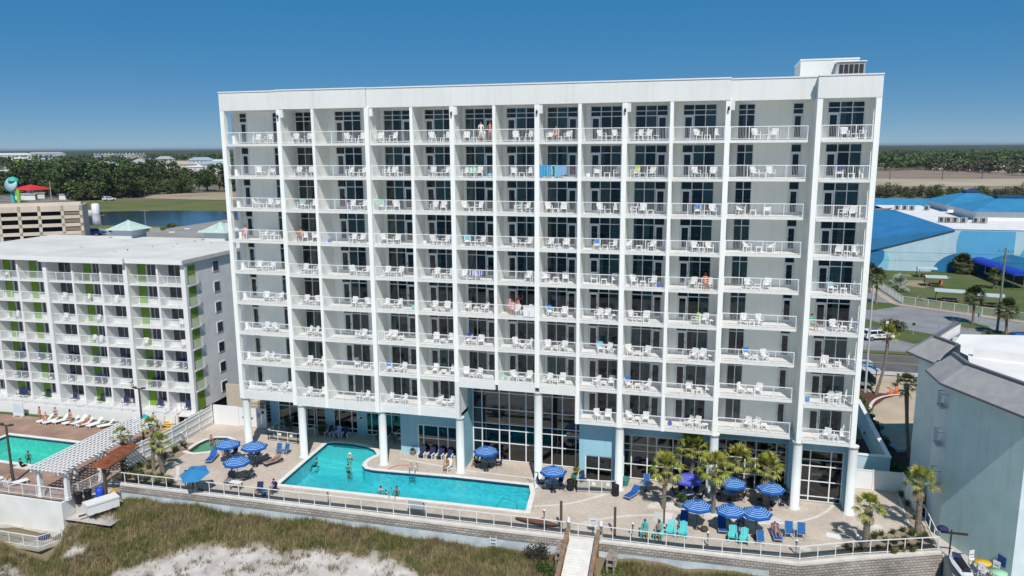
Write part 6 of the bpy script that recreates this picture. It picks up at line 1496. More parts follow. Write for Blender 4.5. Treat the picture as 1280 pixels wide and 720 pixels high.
m = MB(); m.add([(60,224,9.3),(150,224,9.3),(150,241,11.0),(60,241,11.0)],[(0,1,2,3)]); m.add([(60,224.05,6),(150,224.05,6),(150,224.05,9.28),(60,224.05,9.28)],[(0,1,2,3)]); m.build('long_roof', roofb, bb)
MB().add([(88,200,9.9),(101,212,9.9),(97,203,9.9)],[(0,1,2)]).build('brown_roof_patch', mat('roof_brown',(0.34,0.21,0.16),0.9), bb)
for i, (x, y) in enumerate(((101.3,209),(103.6,209.5),(105.5,208.5),(110,209.5),(104.0,167.0),(105.6,166.5),(107.3,166.8),(109.2,166.4),(112.2,166.8),(114.0,166.5))):
    z_ = 9.6; t = thing('rooftop_unit', 'grey box air conditioner on the white flat roof, ' + ('rear group, %s from left' % ORD[i] if i < 4 else 'front group, %s from left' % ORD[i-4]), 'air conditioner', (x*0.985+0.6,y*0.98,z_)); MB().box(-0.75,0.75,-0.5,0.5,0.15,1.5).build('casing', mat('casing_beige',(0.33,0.33,0.30),0.6), t); MB().box(-0.6,0.1,-0.53,-0.502,0.3,1.35).build('grille', darkmetal, t)
t = thing('canopy_walkway', 'royal blue arched canopy walkway leading to the painted building', 'canopy', (0,0,0))
A = [Vector((105.4,138.2,0)), Vector((107.6,116.5,0))]; m = MB(); n_ = 14; ns = 8; d = (A[1]-A[0]); sd = Vector((-d.y,d.x,0)).normalized(); vs = []
for i in range(n_+1):
    c = A[0]+d*(i/n_)
    for k in range(ns+1): a = math.pi*k/ns; vs.append(c+sd*(1.9*math.cos(a))+Vector((0,0,3.0+0.95*math.sin(a))))
m.add(vs,[(i*(ns+1)+k,i*(ns+1)+k+1,(i+1)*(ns+1)+k+1,(i+1)*(ns+1)+k) for i in range(n_) for k in range(ns)],0,True); m.add(vs[-(ns+1):],[tuple(range(ns+1))]); m.build('canopy', mat('canopy_royal_blue',(0.012,0.05,0.42),0.7), t)
m = MB()
for i in range(8):
    c = A[0]+d*(i/7)
    for s in (-1.85,1.85): p = c+sd*s; m.box(p.x-0.06,p.x+0.06,p.y-0.06,p.y+0.06,0,3.0)
m.build('post', darkmetal, t); m = MB(); a_, b_ = A[0]+sd*1.6, A[1]*0.85+A[0]*0.15+sd*1.6; m.beam(a_+Vector((0,0,1.4)),b_+Vector((0,0,1.4)),0.05,2.0); m.build('dark_screen', mat('dark_screen',(0.05,0.05,0.06),0.4), t)
# ================================================================== LEFT BACKGROUND
gar = thing('parking_garage', 'beige multi storey parking garage with dark openings', 'garage')
beige = mat('beige_precast', (0.60,0.53,0.44), 0.9, 0.1, 0.15, streak=0.12); darkin = mat('garage_dark', (0.03,0.03,0.035), 0.9); wovenm = mat('tan_screen', (0.24,0.18,0.12), 0.9)
GA, GD = Vector((-157.5,145.6,0)), Vector((-0.80,-0.60,0)); GN = Vector((0.60,-0.80,0))
def gp(u, z, off=0.0): p = GA+GD*u+GN*off; return (p.x,p.y,z)
m = MB(); L = 75
def gbar(u0,u1,z0,z1,o0=-0.6,o1=0.0,mi=0):
    vs = [gp(u0,z0,o1),gp(u1,z0,o1),gp(u1,z1,o1),gp(u0,z1,o1),gp(u0,z0,o0),gp(u1,z0,o0),gp(u1,z1,o0),gp(u0,z1,o0)]
    m.add(vs,[(0,3,2,1),(4,5,6,7),(0,1,5,4),(1,2,6,5),(2,3,7,6),(3,0,4,7)],mi)
lev = [0.0,3.0,5.6,8.2,10.7]
for k, z in enumerate(lev): gbar(0,L,z-(0.35 if k else 0.0),z+(0.72 if k else 0.5)) if k < 4 else gbar(0,L,z-0.4,z+1.4)
us = [0,0.9,5.4,6.3,12.0,12.9,17.6,18.5,23.2,24.1,28.9,29.8,34.6,35.5,40,41,46,47,52,53,58,59]
for a, b_ in zip(us[0::2], us[1::2]): gbar(a,b_,0,12.1)
gbar(0,5.4,0,2.5,-0.6,0.0)
m.build('frame', beige, gar); m = MB(); gbar(0.6,L,0,10.4,-14,-7.0); m.build('deck_interior', darkin, gar)
m = MB()
for z in lev[1:4]: gbar(0.9,5.4,z+0.95,z+2.1,-0.5,-0.25)
m.build('screen', wovenm, gar); m = MB(); gbar(2.0,L,10.55,10.75,-22,-0.61); gbar(3.0,L,10.76,12.0,-22.5,-22.0); gbar(0.0,0.5,0,12.1,-14.0,-0.61); m.build('roof_deck', beige, gar)
m = MB()
for u in (1.2,2.5,3.6,4.8): gbar(u,u+0.7,1.2,1.9,0.0,0.03)
m.build('small_window', darkin, gar)
for u, k in ((3.5,0),(8,0),(13,0)): pass
gb = thing('grey_roof_building', 'low long building with flat grey roof behind the motel', 'building')
m = MB(); gpts = [(-106,117.5),(-94,122.2),(-86,150),(-118,168),(-118,138)]; m.prism(gpts,0,5.6); m.build('wall', mat('grey_white_wall',(0.52,0.53,0.54),0.9), gb)
r = MB(); r.prism(grow(gpts,0.8),5.6,6.0); r.build('roof', mat('grey_flat_roof',(0.30,0.29,0.27),0.9,0.15,0.1), gb); r = MB()
for i in range(14): r.cbox((rnd.uniform(-115,-92),rnd.uniform(128,158),6.1),(1.6,0.7,0.25),0.6)
r.build('roof_light', whitep, gb)
def streetlamp(x, y, h, label): t = thing('street_lamp', label, 'street lamp', (x,y,0)); MB().tube([(0,0,0),(0,0,h)],[0.14,0.09],8).build('pole', mat('lamp_grey',(0.30,0.31,0.32),0.5), t); MB().box(-1.6,1.6,-0.06,0.06,h-0.1,h).box(-1.9,-1.1,-0.18,0.18,h-0.12,h+0.06).box(1.1,1.9,-0.18,0.18,h-0.12,h+0.06).build('lamp_head', MATS['lamp_grey'], t)
streetlamp(-172.5,169,6.6,'twin armed street lamp left of the pond shore'); streetlamp(-171,190,6.6,'twin armed street lamp before the pond middle'); streetlamp(-108,92,8.2,'street lamp standing before the beige parking garage'); streetlamp(-92,97,5.0,'short street lamp at the garage right corner')
pole(-338,310,12.0,0.3,mat('pale_pole',(0.34,0.33,0.30),0.8),'pale utility pole beside the red roofed pavilion'); pole(-331,369,12.5,0.3,MATS['pale_pole'],'pale utility pole left of the pond road'); pole(-337,440,12.5,0.3,MATS['pale_pole'],'pale utility pole right of the far van')
t = thing('red_pavilion', 'small pavilion with bright red hip roof among the pines', 'pavilion', (-381,337,0)); ap = (0,0,8.4); cs = [(-9,-9,5.2),(9,-9,5.2),(9,9,5.2),(-9,9,5.2)]; m = MB()
for i in range(4): m.tri(cs[i],cs[(i+1)%4],ap)
m.build('roof', mat('red_roof',(0.62,0.035,0.03),0.6), t); m = MB()
for a in (-7,7):
    for b_ in (-7,7): m.box(a-0.4,a+0.4,b_-0.4,b_+0.4,0,5.2)
m.build('post', whitep, t); MB().box(-1,5,-3,3,0,5).build('kiosk', whitep, t)
t = thing('slide_tower', 'tall lime and turquoise amusement park tower with round sign', 'tower', (-350,297,0)); MB().tube([(-2.2,0,0),(-2.2,0,9)],1.1,10).build('turquoise_leg', mat('park_turquoise',(0.06,0.45,0.45),0.5), t); MB().tube([(2.0,0,0),(2.0,0,7.5)],1.0,10).build('lime_leg', mat('park_lime',(0.25,0.55,0.05),0.5), t)
MB().lathe([(0,0),(4.2,0.3),(4.2,1.5),(0,1.8)],20).build('round_sign', mat('park_sign',(0.40,0.62,0.68),0.5), t, (-1.5,0,10.2)).rotation_euler.x = R(75); MB().lathe([(3.0,0),(2.4,1.4),(0,2.6)],10).build('cap', mat('park_green',(0.05,0.42,0.33),0.5), t, (-0.5,0,12.5))
t = thing('lime_slide', 'lime green twisting slide top rising above the pines at left', 'slide', (-480,420,0)); MB().tube([(0,0,0),(0,0,21),(1.2,0,22)],0.9,8).tube([(1.6*math.cos(a),1.6*math.sin(a),12+0.7*a) for a in np.linspace(0,9,26)],0.45,6).build('slide', mat('slide_lime',(0.35,0.45,0.03),0.5), t)
t = thing('water_tower_tank', 'small white cylinder tank at the left end of the pond', 'tank', (-243,242,0)); MB().lathe([(1.8,0),(1.8,4.3),(1.2,4.7),(0,4.8)],14).build('tank', whitep, t); MB().box(-7,-1.5,-1,1,0,1.4).build('platform', whitep, t)
for i, (x, y, l, c) in enumerate(((-306,320,'white minibus on the pond road',cw_),(-323,411,'grey van on the road beyond the pond',mat('van_grey',(0.10,0.11,0.12),0.3)),(-335,398,'dark car left of the grey van beyond the pond',mat('car_black',(0.01,0.01,0.012),0.3)),(-327,322,'dark pickup at the road bend below the pines',MATS['car_black']),(-168,161,'dark blue car beside the garage',cb_))):
    car(c, l, x, y, R(70)); 
    SC_ = [o for o in COL.objects if o.get('label') == l][0]; SC_.scale = (1.5,1.5,1.6)
m = MB()
q = random.Random(8)
for i in range(26):
    x, y = q.uniform(-410,-335), q.uniform(300,340); t_ = None
    if i % 3 == 0: t = thing('park_booth', 'pale amusement booth among palms below the pines', 'booth', (x,y,0), q.random(), 'amusement park booths'); s = q.uniform(2,4); MB().box(-s,s,-s*0.6,s*0.6,0,3.2).build('wall', whitep, t); MB().prism([(-s-0.5,-s*0.6-0.5),(s+0.5,-s*0.6-0.5),(s+0.5,s*0.6+0.5),(-s-0.5,s*0.6+0.5)],3.2,3.7).build('roof', mat('booth_roof_%d' % (i % 2),((0.28,0.36,0.42),(0.42,0.40,0.36))[i % 2],0.6), t)
# ------------------------------------------------------------------ trees
def tree_parts(seed, h, cw, leafm, base=0.3, n=900, leaf=0.55, flat=1.0, nl=16):
    q = random.Random(seed); m = MB(); r0 = h*0.018
    m.tube([(0,0,-0.3),(q.uniform(-.2,.2),q.uniform(-.2,.2),h*0.5),(q.uniform(-.4,.4),q.uniform(-.4,.4),h*0.93)],[r0*1.2,r0*0.8,r0*0.25],7)
    lobes = []
    for i in range(nl):
        u = base+(1-base)*((i+q.random()*0.6)/nl); a = i*2.4+q.uniform(-.5,.5); rr = cw*(0.35+0.65*math.sin(math.pi*min(1,(1-u)/(1-base)*0.85+0.12)))*q.uniform(0.45,1.0)*0.62
        p = Vector((rr*math.cos(a),rr*math.sin(a),h*u)); lobes.append((p,cw*q.uniform(0.2,0.36)))
        m.tube([(0,0,h*max(0.2,u-0.12)),tuple(p)],[r0*0.4,r0*0.12],4)
    tr = m.mesh('trunk', barkm); m = MB()
    for i in range(n):
        p, s = lobes[q.randrange(len(lobes))]; v = Vector((q.gauss(0,1),q.gauss(0,1),q.gauss(0,1))).normalized()*(q.random()**0.4)*s; v.z *= 0.62*flat
        c = p+v; a = Vector((q.gauss(0,1),q.gauss(0,1),q.gauss(0,0.6))).normalized(); b_ = a.cross(Vector((q.gauss(0,1),q.gauss(0,1),q.gauss(0,1)))).normalized(); l = leaf*q.uniform(0.6,1.35)
        m.add([c-a*l,c+b_*l*0.55,c+a*l,c-b_*l*0.55],[(0,1,2,3)])
    return tr, m.mesh('crown', leafm)
pinel = mat('pine_needles', (0.068,0.10,0.034), 0.8, island=0.55, spec=0.15); oakl = mat('oak_leaves', (0.09,0.115,0.038), 0.8, island=0.5, spec=0.15); oakd = mat('grey_green_leaves', (0.085,0.09,0.055), 0.8, island=0.45, spec=0.15)
TP = [tree_parts(i, 18, 8.5, pinel, 0.28, 1000, 0.75) for i in range(4)]
TO = [tree_parts(20+i, 11, 11, oakl, 0.15, 900, 0.7) for i in range(3)]
TD = [tree_parts(30+i, 9, 10, oakd, 0.12, 800, 0.65) for i in range(3)]
def tree(proto, x, y, s, name, label, group, rz):
    t = thing(name, label, 'tree', (x,y,0), rz, group); t.scale = (s*q.uniform(0.9,1.15),s*q.uniform(0.9,1.15),s); link('trunk', proto[0], t); link('crown', proto[1], t)
q = random.Random(21)
belt = [(-520,330),(-470,350),(-440,362),(-417,366),(-385,352),(-352,330),(-322,316),(-316,328),(-320,356),(-318,382),(-308,404),(-298,416),(-270,432),(-220,470)]
acc = 0
for a, b_ in zip(belt[:-1], belt[1:]):
    a, b_ = Vector(a), Vector(b_); n = max(2, int((b_-a).length/5.5)); d = (b_-a).normalized(); nn = Vector((-d.y,d.x))
    if nn.dot(Vector((-0.6,0.8))) < 0: nn = -nn
    for i in range(n):
        for row in range(3):
            p = a.lerp(b_,(i+q.random())/n)+nn*(5+row*11+q.uniform(-4,4)); k = q.random()
            if row == 0 and k < 0.45: tree(TO[q.randrange(3)], p.x,p.y,q.uniform(0.8,1.15),'oak_tree','rounded low oak at the front edge of the pine belt','oaks before the pine belt',q.uniform(0,6))
            else: tree(TP[q.randrange(4)], p.x,p.y,q.choice((0.62,0.75,0.85,0.95,1.0,1.08,1.2))*q.uniform(0.93,1.05),'pine_tree','dark green pine in the dense belt beyond the pond','pines beyond the pond',q.uniform(0,6))
for i in range(34):
    x = 112+i*4.2+q.uniform(-2,2); y = 430+q.uniform(-12,10); tree(TD[q.randrange(3)],x,y,q.uniform(0.4,0.8),'scrub_oak','grey green scrubby oak behind the blue roofed building','scrub oaks behind the blue building',q.uniform(0,6))
for i in range(8):
    x = 150+i*9+q.uniform(-3,3); y = 405+q.uniform(-8,8); tree(TO[q.randrange(3)],x,y,q.uniform(0.35,0.65),'oak_tree','dark oak among scrub behind the blue roofed building','dark oaks behind the blue building',q.uniform(0,6))
for i, (x, y) in enumerate(((-160,176),(-166,168),(-150,176),(-100,98),(-158,188))):
    o = link('shore_bush', bush_mesh(200+i, 350, 2.6, 2.2, 1.3, 0.35, oakl), None, (x,y,0)); tag(o, 'low green bush near the %s' % ('pond front shore','garage right end','right side of the shore lamp','motel roof left edge','pond shore below the lamp')[i], 'bush')
pole(186,668,9,0.3,barkm,'leftmost small pole standing in the dry field'); pole(228,673,9,0.3,barkm,'middle small pole standing in the dry field'); pole(264,693,9,0.3,barkm,'rightmost small pole standing in the dry field')
# far woods: crowns too many to count, then a rolling canopy to the horizon
def woods(name, pts_fn, count, seed, leafm, size, h0, quads=16, leaf=1.7):
    q = random.Random(seed); m = MB()
    for i in range(count):
        x, y, s = pts_fn(q); h = h0*q.uniform(0.75,1.15); w_ = size*q.uniform(0.7,1.25)
        for j in range(quads):
            v = Vector((q.gauss(0,1),q.gauss(0,1),q.gauss(0,1))).normalized(); c = Vector((x+v.x*w_*0.5,y+v.y*w_*0.5,h*0.62+v.z*h*0.36))
            a = Vector((q.gauss(0,1),q.gauss(0,1),q.gauss(0,.5))).normalized(); b_ = a.cross(Vector((q.gauss(0,1),q.gauss(0,1),q.gauss(0,1)))).normalized(); l = leaf*q.uniform(0.7,1.4)
            m.add([c-a*l,c+b_*l*0.6,c+a*l,c-b_*l*0.6],[(0,1,2,3)])
    o = m.build(name, leafm); o['kind'] = 'stuff'; return o
def cam_polar(az, d): a = R(az)+R(15.068); return 45.86-math.sin(a)*d, -64.5+math.cos(a)*d
def ring_fn(a0, a1, d0, d1):
    def f(q): d = d0*(d1/d0)**q.random(); x, y = cam_polar(q.uniform(a0,a1), d); return x, y, 1
    return f
woods('far_woods', ring_fn(16,40,1150,1650), 220, 1, pinel, 11, 14, 22, 2.0)
woods('far_woods', ring_fn(14,40,1500,2600), 1500, 2, pinel, 14, 16, 16, 2.6)
woods('far_woods', ring_fn(-40,-22,1000,2300), 1900, 3, pinel, 13, 15, 16, 2.3)
woods('far_woods', ring_fn(-22,16,1100,2400), 900, 5, pinel, 13, 15, 14, 2.4)
def rfn(q):
    u = q.random(); x = 250+70*u+q.uniform(-12,12)+q.uniform(0,1)**2*200; return x, 1150-400*u+q.uniform(0,160), 1
woods('scrub_woods', rfn, 700, 4, mat('far_scrub_leaf',(0.095,0.095,0.055),0.9,island=0.45,spec=0.1), 12, 12, 20, 1.8)
m = MB(); na, nd = 260, 46; vs = []; q = random.Random(77)
for j in range(nd):
    d = 2300*(16000/2300)**(j/(nd-1))
    for i in range(na):
        x, y = cam_polar(60-120*i/(na-1), d); vs.append((x,y,(13.5+q.uniform(-2.6,2.6)) if j else -1))
m.add(vs,[(j*na+i+1,j*na+i,(j+1)*na+i,(j+1)*na+i+1) for j in range(nd-1) for i in range(na-1)]); o = m.build('forest_canopy', mat('canopy_green',(0.05,0.072,0.032),0.95,0.5,0.004,0,col2=(0.075,0.085,0.045),detail=9,spec=0.05)); o['kind'] = 'stuff'
# houses and blocks far left
wallc = [mat('house_white',(0.60,0.60,0.58),0.9), mat('house_cream',(0.52,0.46,0.38),0.9), mat('house_blue',(0.40,0.48,0.54),0.9)]
roofc = [mat('house_roof_bluegrey',(0.30,0.40,0.47),0.6), mat('house_roof_grey',(0.36,0.37,0.38),0.7), mat('house_roof_tan',(0.42,0.36,0.30),0.8), mat('house_roof_white',(0.58,0.60,0.60),0.7)]
cname = ['white','cream','pale blue']; rname = ['blue grey','grey','tan','white']
def house(x, y, w_, d_, h, rz, wi, ri, label, rise=4.0):
    t = thing('house', label, 'house', (x,y,0), rz); MB().box(-w_/2,w_/2,-d_/2,d_/2,0,h).build('wall', wallc[wi], t); e = 0.8; m = MB(); c = [(-w_/2-e,-d_/2-e,h),(w_/2+e,-d_/2-e,h),(w_/2+e,d_/2+e,h),(-w_/2-e,d_/2+e,h)]; k = min(w_,d_)*0.45; t0, t1 = (-w_/2+k,0,h+rise),(w_/2-k,0,h+rise)
    m.add([*c,t0,t1],[(0,1,5,4),(1,2,5),(2,3,4,5),(3,0,4)]); m.build('roof', roofc[ri], t)
    m = MB(); n = max(2,int(w_/5))
    for f in range(max(1,int(h/3.2))):
        for i in range(n): xx = -w_/2+(i+0.5)*w_/n; m.box(xx-0.7,xx+0.7,-d_/2-0.06,-d_/2-0.01,1.0+3.1*f,2.6+3.1*f)
    m.build('window', darkin, t)
hs = [(-793,790,34,16,7,1,1,0),(-757,775,20,14,8,0.5,0,0),(-731,760,28,18,6,0.8,0,3),(-738,800,24,16,8,0.6,2,0),(-714,800,30,16,7,0.9,0,3),(-759,880,26,18,9,0.6,1,2),(-690,800,22,16,8,0.7,0,1),(-672,810,30,18,8,0.8,0,0),(-640,790,40,22,9,0.9,1,2),(-612,772,46,24,10,0.7,1,2),(-595,780,26,18,7,0.5,0,3),(-713,955,40,22,12,0.7,0,0),(-816,1003,30,20,13,0.7,2,1),(-635,880,44,26,8,0.8,0,0),(-679,955,36,22,9,0.7,0,3),(-560,800,38,20,9,0.6,2,0),(-530,760,34,20,8,0.7,0,3),(-900,1056,40,24,9,0.7,1,0),(-850,905,40,20,7,0.8,0,3),(-615,540,60,40,6,0.8,0,3),(-862,785,50,26,6,0.8,0,3),(-560,560,26,18,6,0.4,0,0),(-1222,1125,60,24,11,0.8,0,3),(-1166,1122,50,24,10,0.8,2,0),(-1519,1370,80,26,17,0.8,0,3),(-1650,1590,90,26,18,0.8,0,1),(-480,1000,40,20,9,0.5,0,0),(-520,980,30,18,8,0.6,1,3)]
for i, (x, y, w_, d_, h, rz, wi, ri) in enumerate(hs):
    px = i
    house(x, y, w_*0.95, d_*0.9, h*1.1, rz, wi, ri, 'far %s house with %s roof, %s of the %s row beyond the pines' % (cname[wi], rname[ri], ORD[i % 14], ('nearer','farther')[i // 14]), rise=4.5)
for i in range(5):
    t = thing('townhouse_block', 'pale gabled townhouse block on the horizon, %s from left' % ORD[i], 'townhouses', (-1218+25*i, 1300+1*i, 0), 0.72); MB().box(-10,10,-9,9,0,19).build('wall', wallc[0 if i % 2 else 2] if i < 4 else wallc[1], t)
    m = MB()
    for s in (-6.6,0,6.6): m.add([(s-3,-10,19),(s+3,-10,19),(s,-10,23),(s-3,9,19),(s+3,9,19),(s,9,23)],[(0,1,2),(0,2,5,3),(1,4,5,2),(3,5,4)])
    m.build('gable_roof', roofc[(0,3,0,3,1)[i]], t); m = MB()
    for f in range(4):
        for k in range(6): m.box(-8.4+3.1*k,-7.4+3.1*k,-9.12,-9.02,6+3.3*f,8+3.3*f)
    m.build('window', darkin, t)
for i in range(7):
    house(300+i*9+(i%2)*6, 990-25*i, 16, 12, 6, 0.3*i, (0,0,2,0,1,0,0)[i], (3,1,0,3,3,1,3)[i], 'small pale house among far woods right of the hotel, %s from left' % ORD[i], 3)
# ================================================================== PEOPLE
def pose_graph(kind):
    """joints (position, radius) and bones; figure faces -y, seat or feet at origin"""
    P = {}; 
    def j(n, x, y, z, r): P[n] = ((x,y,z), r)
    sit = kind in ('sit','recline'); 
    if kind in ('stand','wave','wade'):
        hz = 0.93
        j('pel',0,0,hz,0.135); j('waist',0,0.0,1.08,0.115); j('chest',0,0.01,1.30,0.14); j('neckb',0,0.01,1.44,0.085); j('neck',0,0,1.52,0.052); j('head',0,-0.02,1.63,0.092); j('crown',0,-0.01,1.71,0.078)
        for s, n in ((-1,'l'),(1,'r')):
            j('hip'+n,s*0.095,0,0.88,0.095); j('knee'+n,s*0.11,-0.02,0.48,0.058); j('ank'+n,s*0.115,0.03,0.08,0.04); j('toe'+n,s*0.13,-0.14,0.035,0.035); j('sh'+n,s*0.185,0.01,1.40,0.06)
            if kind == 'stand': j('el'+n,s*0.245,0.03,1.14,0.042); j('wr'+n,s*0.23,-0.10,0.93,0.03); j('pa'+n,s*0.225,-0.14,0.86,0.032)
            elif kind == 'wade': j('el'+n,s*0.29,-0.06,1.17,0.042); j('wr'+n,s*0.27,-0.30,1.10,0.03); j('pa'+n,s*0.25,-0.37,1.10,0.032)
            else:
                if s > 0: j('el'+n,0.36,-0.06,1.52,0.042); j('wr'+n,0.30,-0.10,1.76,0.03); j('pa'+n,0.28,-0.11,1.84,0.032)
                else: j('el'+n,-0.26,0.0,1.15,0.042); j('wr'+n,-0.20,-0.18,1.05,0.03); j('pa'+n,-0.16,-0.24,1.04,0.032)
    elif kind == 'sit':
        j('pel',0,0.06,0.13,0.14); j('waist',0,0.10,0.29,0.12); j('chest',0,0.14,0.50,0.14); j('neckb',0,0.14,0.64,0.085); j('neck',0,0.12,0.72,0.052); j('head',0,0.09,0.83,0.092); j('crown',0,0.10,0.91,0.078)
        for s, n in ((-1,'l'),(1,'r')):
            j('hip'+n,s*0.10,0.0,0.10,0.095); j('knee'+n,s*0.13,-0.40,0.11,0.06); j('ank'+n,s*0.13,-0.42,-0.33,0.042); j('toe'+n,s*0.14,-0.58,-0.385,0.035); j('sh'+n,s*0.185,0.13,0.60,0.06); j('el'+n,s*0.26,-0.02,0.37,0.042); j('wr'+n,s*0.2,-0.22,0.25,0.03); j('pa'+n,s*0.18,-0.29,0.22,0.032)
    else:
        j('pel',0,0.05,0.13,0.14); j('waist',0,0.22,0.20,0.115); j('chest',0,0.42,0.33,0.13); j('neckb',0,0.55,0.42,0.085); j('neck',0,0.60,0.47,0.052); j('head',0,0.68,0.55,0.092); j('crown',0,0.74,0.60,0.078)
        for s, n in ((-1,'l'),(1,'r')):
            j('hip'+n,s*0.10,0.0,0.11,0.095); j('knee'+n,s*0.13,-0.42,0.20 if s > 0 else 0.13,0.058); j('ank'+n,s*0.14,-0.82,0.07,0.04); j('toe'+n,s*0.15,-0.88,0.17,0.034); j('sh'+n,s*0.185,0.52,0.39,0.06); j('el'+n,s*0.30,0.32,0.22,0.042); j('wr'+n,s*0.2,0.12,0.24,0.03); j('pa'+n,s*0.15,0.06,0.25,0.032)
    B = [('pel','waist'),('waist','chest'),('chest','neckb'),('neckb','neck'),('neck','head'),('head','crown')]
    for n in 'lr': B += [('pel','hip'+n),('hip'+n,'knee'+n),('knee'+n,'ank'+n),('ank'+n,'toe'+n),('neckb','sh'+n),('sh'+n,'el'+n),('el'+n,'wr'+n),('wr'+n,'pa'+n)]
    for n in 'lr':
        w_, p = Vector(P['wr'+n][0]), Vector(P['pa'+n][0]); d = (p-w_).normalized(); sd = d.cross(Vector((0,0,1))); sd = sd.normalized() if sd.length > 0.1 else Vector((1,0,0)); up = sd.cross(d)
        for i, (o, L) in enumerate(((-0.03,0.062),(-0.01,0.075),(0.01,0.07),(0.03,0.055))):
            a = p+sd*o+d*0.04; b_ = p+sd*o*1.15+d*(0.04+L)-up*0.02; P['f%d%s' % (i,n)] = (tuple(a),0.010); P['t%d%s' % (i,n)] = (tuple(b_),0.008); B += [('pa'+n,'f%d%s' % (i,n)),('f%d%s' % (i,n),'t%d%s' % (i,n))]
        a = p-sd*0.045+d*0.0; b_ = p-sd*0.07+d*0.04; P['th'+n] = (tuple(a),0.011); P['tt'+n] = (tuple(b_),0.009); B += [('pa'+n,'th'+n),('th'+n,'tt'+n)]
    return P, B
BODY = {}
def body_mesh(kind, suit):
    """one continuous skinned body; suit: 'bikini','trunks','shirt' choose which faces take the cloth slot"""
    if (kind,suit) in BODY: return BODY[(kind,suit)]
    P, B = pose_graph(kind); names = list(P); idx = {n:i for i,n in enumerate(names)}
    me = bpy.data.meshes.new('skel'); me.from_pydata([P[n][0] for n in names], [(idx[a],idx[b_]) for a,b_ in B], []); o = bpy.data.objects.new('skel', me); COL.objects.link(o)
    o.modifiers.new('skin','SKIN'); sv = me.skin_vertices[0].data
    for i, n in enumerate(names): sv[i].radius = (P[n][1],P[n][1]*(0.86 if n in ('chest','waist','pel','neckb') else 1)); sv[i].use_root = (n == 'pel')
    sd = o.modifiers.new('sub','SUBSURF'); sd.levels = 1; sd.render_levels = 1
    dg = bpy.context.evaluated_depsgraph_get(); dg.update(); nm = bpy.data.meshes.new_from_object(o.evaluated_get(dg)); bpy.data.objects.remove(o)
    bones = [(a,b_,Vector(P[a][0]),Vector(P[b_][0])) for a,b_ in B]
    sets = {'bikini': {('pel','waist'):0.45,('pel','hipl'):1,('pel','hipr'):1,('waist','chest'):-0.72,('chest','neckb'):0.25}, 'trunks': {('pel','waist'):0.7,('pel','hipl'):1,('pel','hipr'):1,('hipl','kneel'):0.75,('hipr','kneer'):0.75}, 'shirt': {('pel','waist'):1,('pel','hipl'):1,('pel','hipr'):1,('hipl','kneel'):0.8,('hipr','kneer'):0.8,('waist','chest'):1,('chest','neckb'):1,('neckb','shl'):1,('neckb','shr'):1,('shl','ell'):0.7,('shr','elr'):0.7}}[suit]
    nm.materials.clear(); nm.materials.append(skin); nm.materials.append(whitep)
    for p in nm.polygons:
        best = None
        for a, b_, u, v in bones:
            d = v-u; t = max(0,min(1,(p.center-u).dot(d)/d.length_squared)); e = (p.center-u-d*t).length
            if best is None or e < best[0]: best = (e,(a,b_),t)
        lim = sets.get(best[1]); p.use_smooth = True
        p.material_index = 1 if lim is not None and (best[2] <= lim if lim > 0 else best[2] >= -lim) else 0
    BODY[(kind,suit)] = (nm, P); return BODY[(kind,suit)]
HAIR = {}
def head_bits(parent, kind, hm, hat=None):
    P = pose_graph(kind)[0]; h = Vector(P['head'][0]); c = Vector(P['crown'][0]); up = (c-h).normalized(); f = Vector((0,-1,0)) if kind != 'recline' else Vector((0,-0.75,0.66)); sd = f.cross(up).normalized(); f = up.cross(sd)
    m = MB(); vs = []; n = 10
    for j in range(6):
        th = R(8+20*j)
        for i in range(n):
            a = 2*math.pi*i/n; back = -math.cos(a); r = 0.108*math.sin(th)*(1.0+0.06*back); z = 0.115*math.cos(th)
            if j >= 4 and math.cos(a) > 0.1: r *= 0.93; z += 0.035
            vs.append(h+up*(z+0.02)+f*(r*math.cos(a)-0.012)+sd*(r*math.sin(a)))
    m.add(vs,[(j*n+i,j*n+(i+1)%n,(j+1)*n+(i+1)%n,(j+1)*n+i) for j in range(5) for i in range(n)]+[tuple(range(n))],0,True); m.build('hair', hm, parent)
    m = MB()
    for s in (-1,1): e = h+up*0.012+f*0.094+sd*(0.034*s); m.add([e-sd*0.014-up*0.007,e+sd*0.014-up*0.007,e+sd*0.012+up*0.008,e-sd*0.012+up*0.008],[(0,1,2,3)],0)
    mo = h-up*0.05+f*0.092; m.add([mo-sd*0.022-up*0.005,mo+sd*0.022-up*0.005,mo+sd*0.02+up*0.005,mo-sd*0.02+up*0.005],[(0,1,2,3)],1); no = h-up*0.012+f*0.09; m.add([no-sd*0.014-up*0.012,no+sd*0.014-up*0.012,no+f*0.026-up*0.008,no+up*0.025],[(0,1,2),(1,3,2),(3,0,2)],2); m.build('face', [hairm, mat('lips',(0.35,0.10,0.09),0.6), skin], parent)
    if hat:
        m = MB(); vs = []
        for r, z in ((0.2,0.03),(0.115,0.05),(0.105,0.13),(0.03,0.15)):
            for i in range(14): a = 2*math.pi*i/14; vs.append(h+up*(z+0.01)+f*(r*math.cos(a))+sd*(r*math.sin(a)))
        m.add(vs,[(j*14+i,j*14+(i+1)%14,(j+1)*14+(i+1)%14,(j+1)*14+i) for j in range(3) for i in range(14)]+[tuple(range(42,56))],0,True); m.build('hat', hat, parent)
def person(kind, suit, cm, loc, rz, label, tan=False, hm=None, hat=None, s=1.0):
    nm, P = body_mesh(kind, suit); o = link('person', nm, None, loc, rz); o.scale = (s,s,s)
    o.material_slots[0].link = 'OBJECT'; o.material_slots[0].material = skin2 if tan else skin; o.material_slots[1].link = 'OBJECT'; o.material_slots[1].material = cm
    tag(o, label, 'person'); head_bits(o, kind, hm or hairm, hat); return o
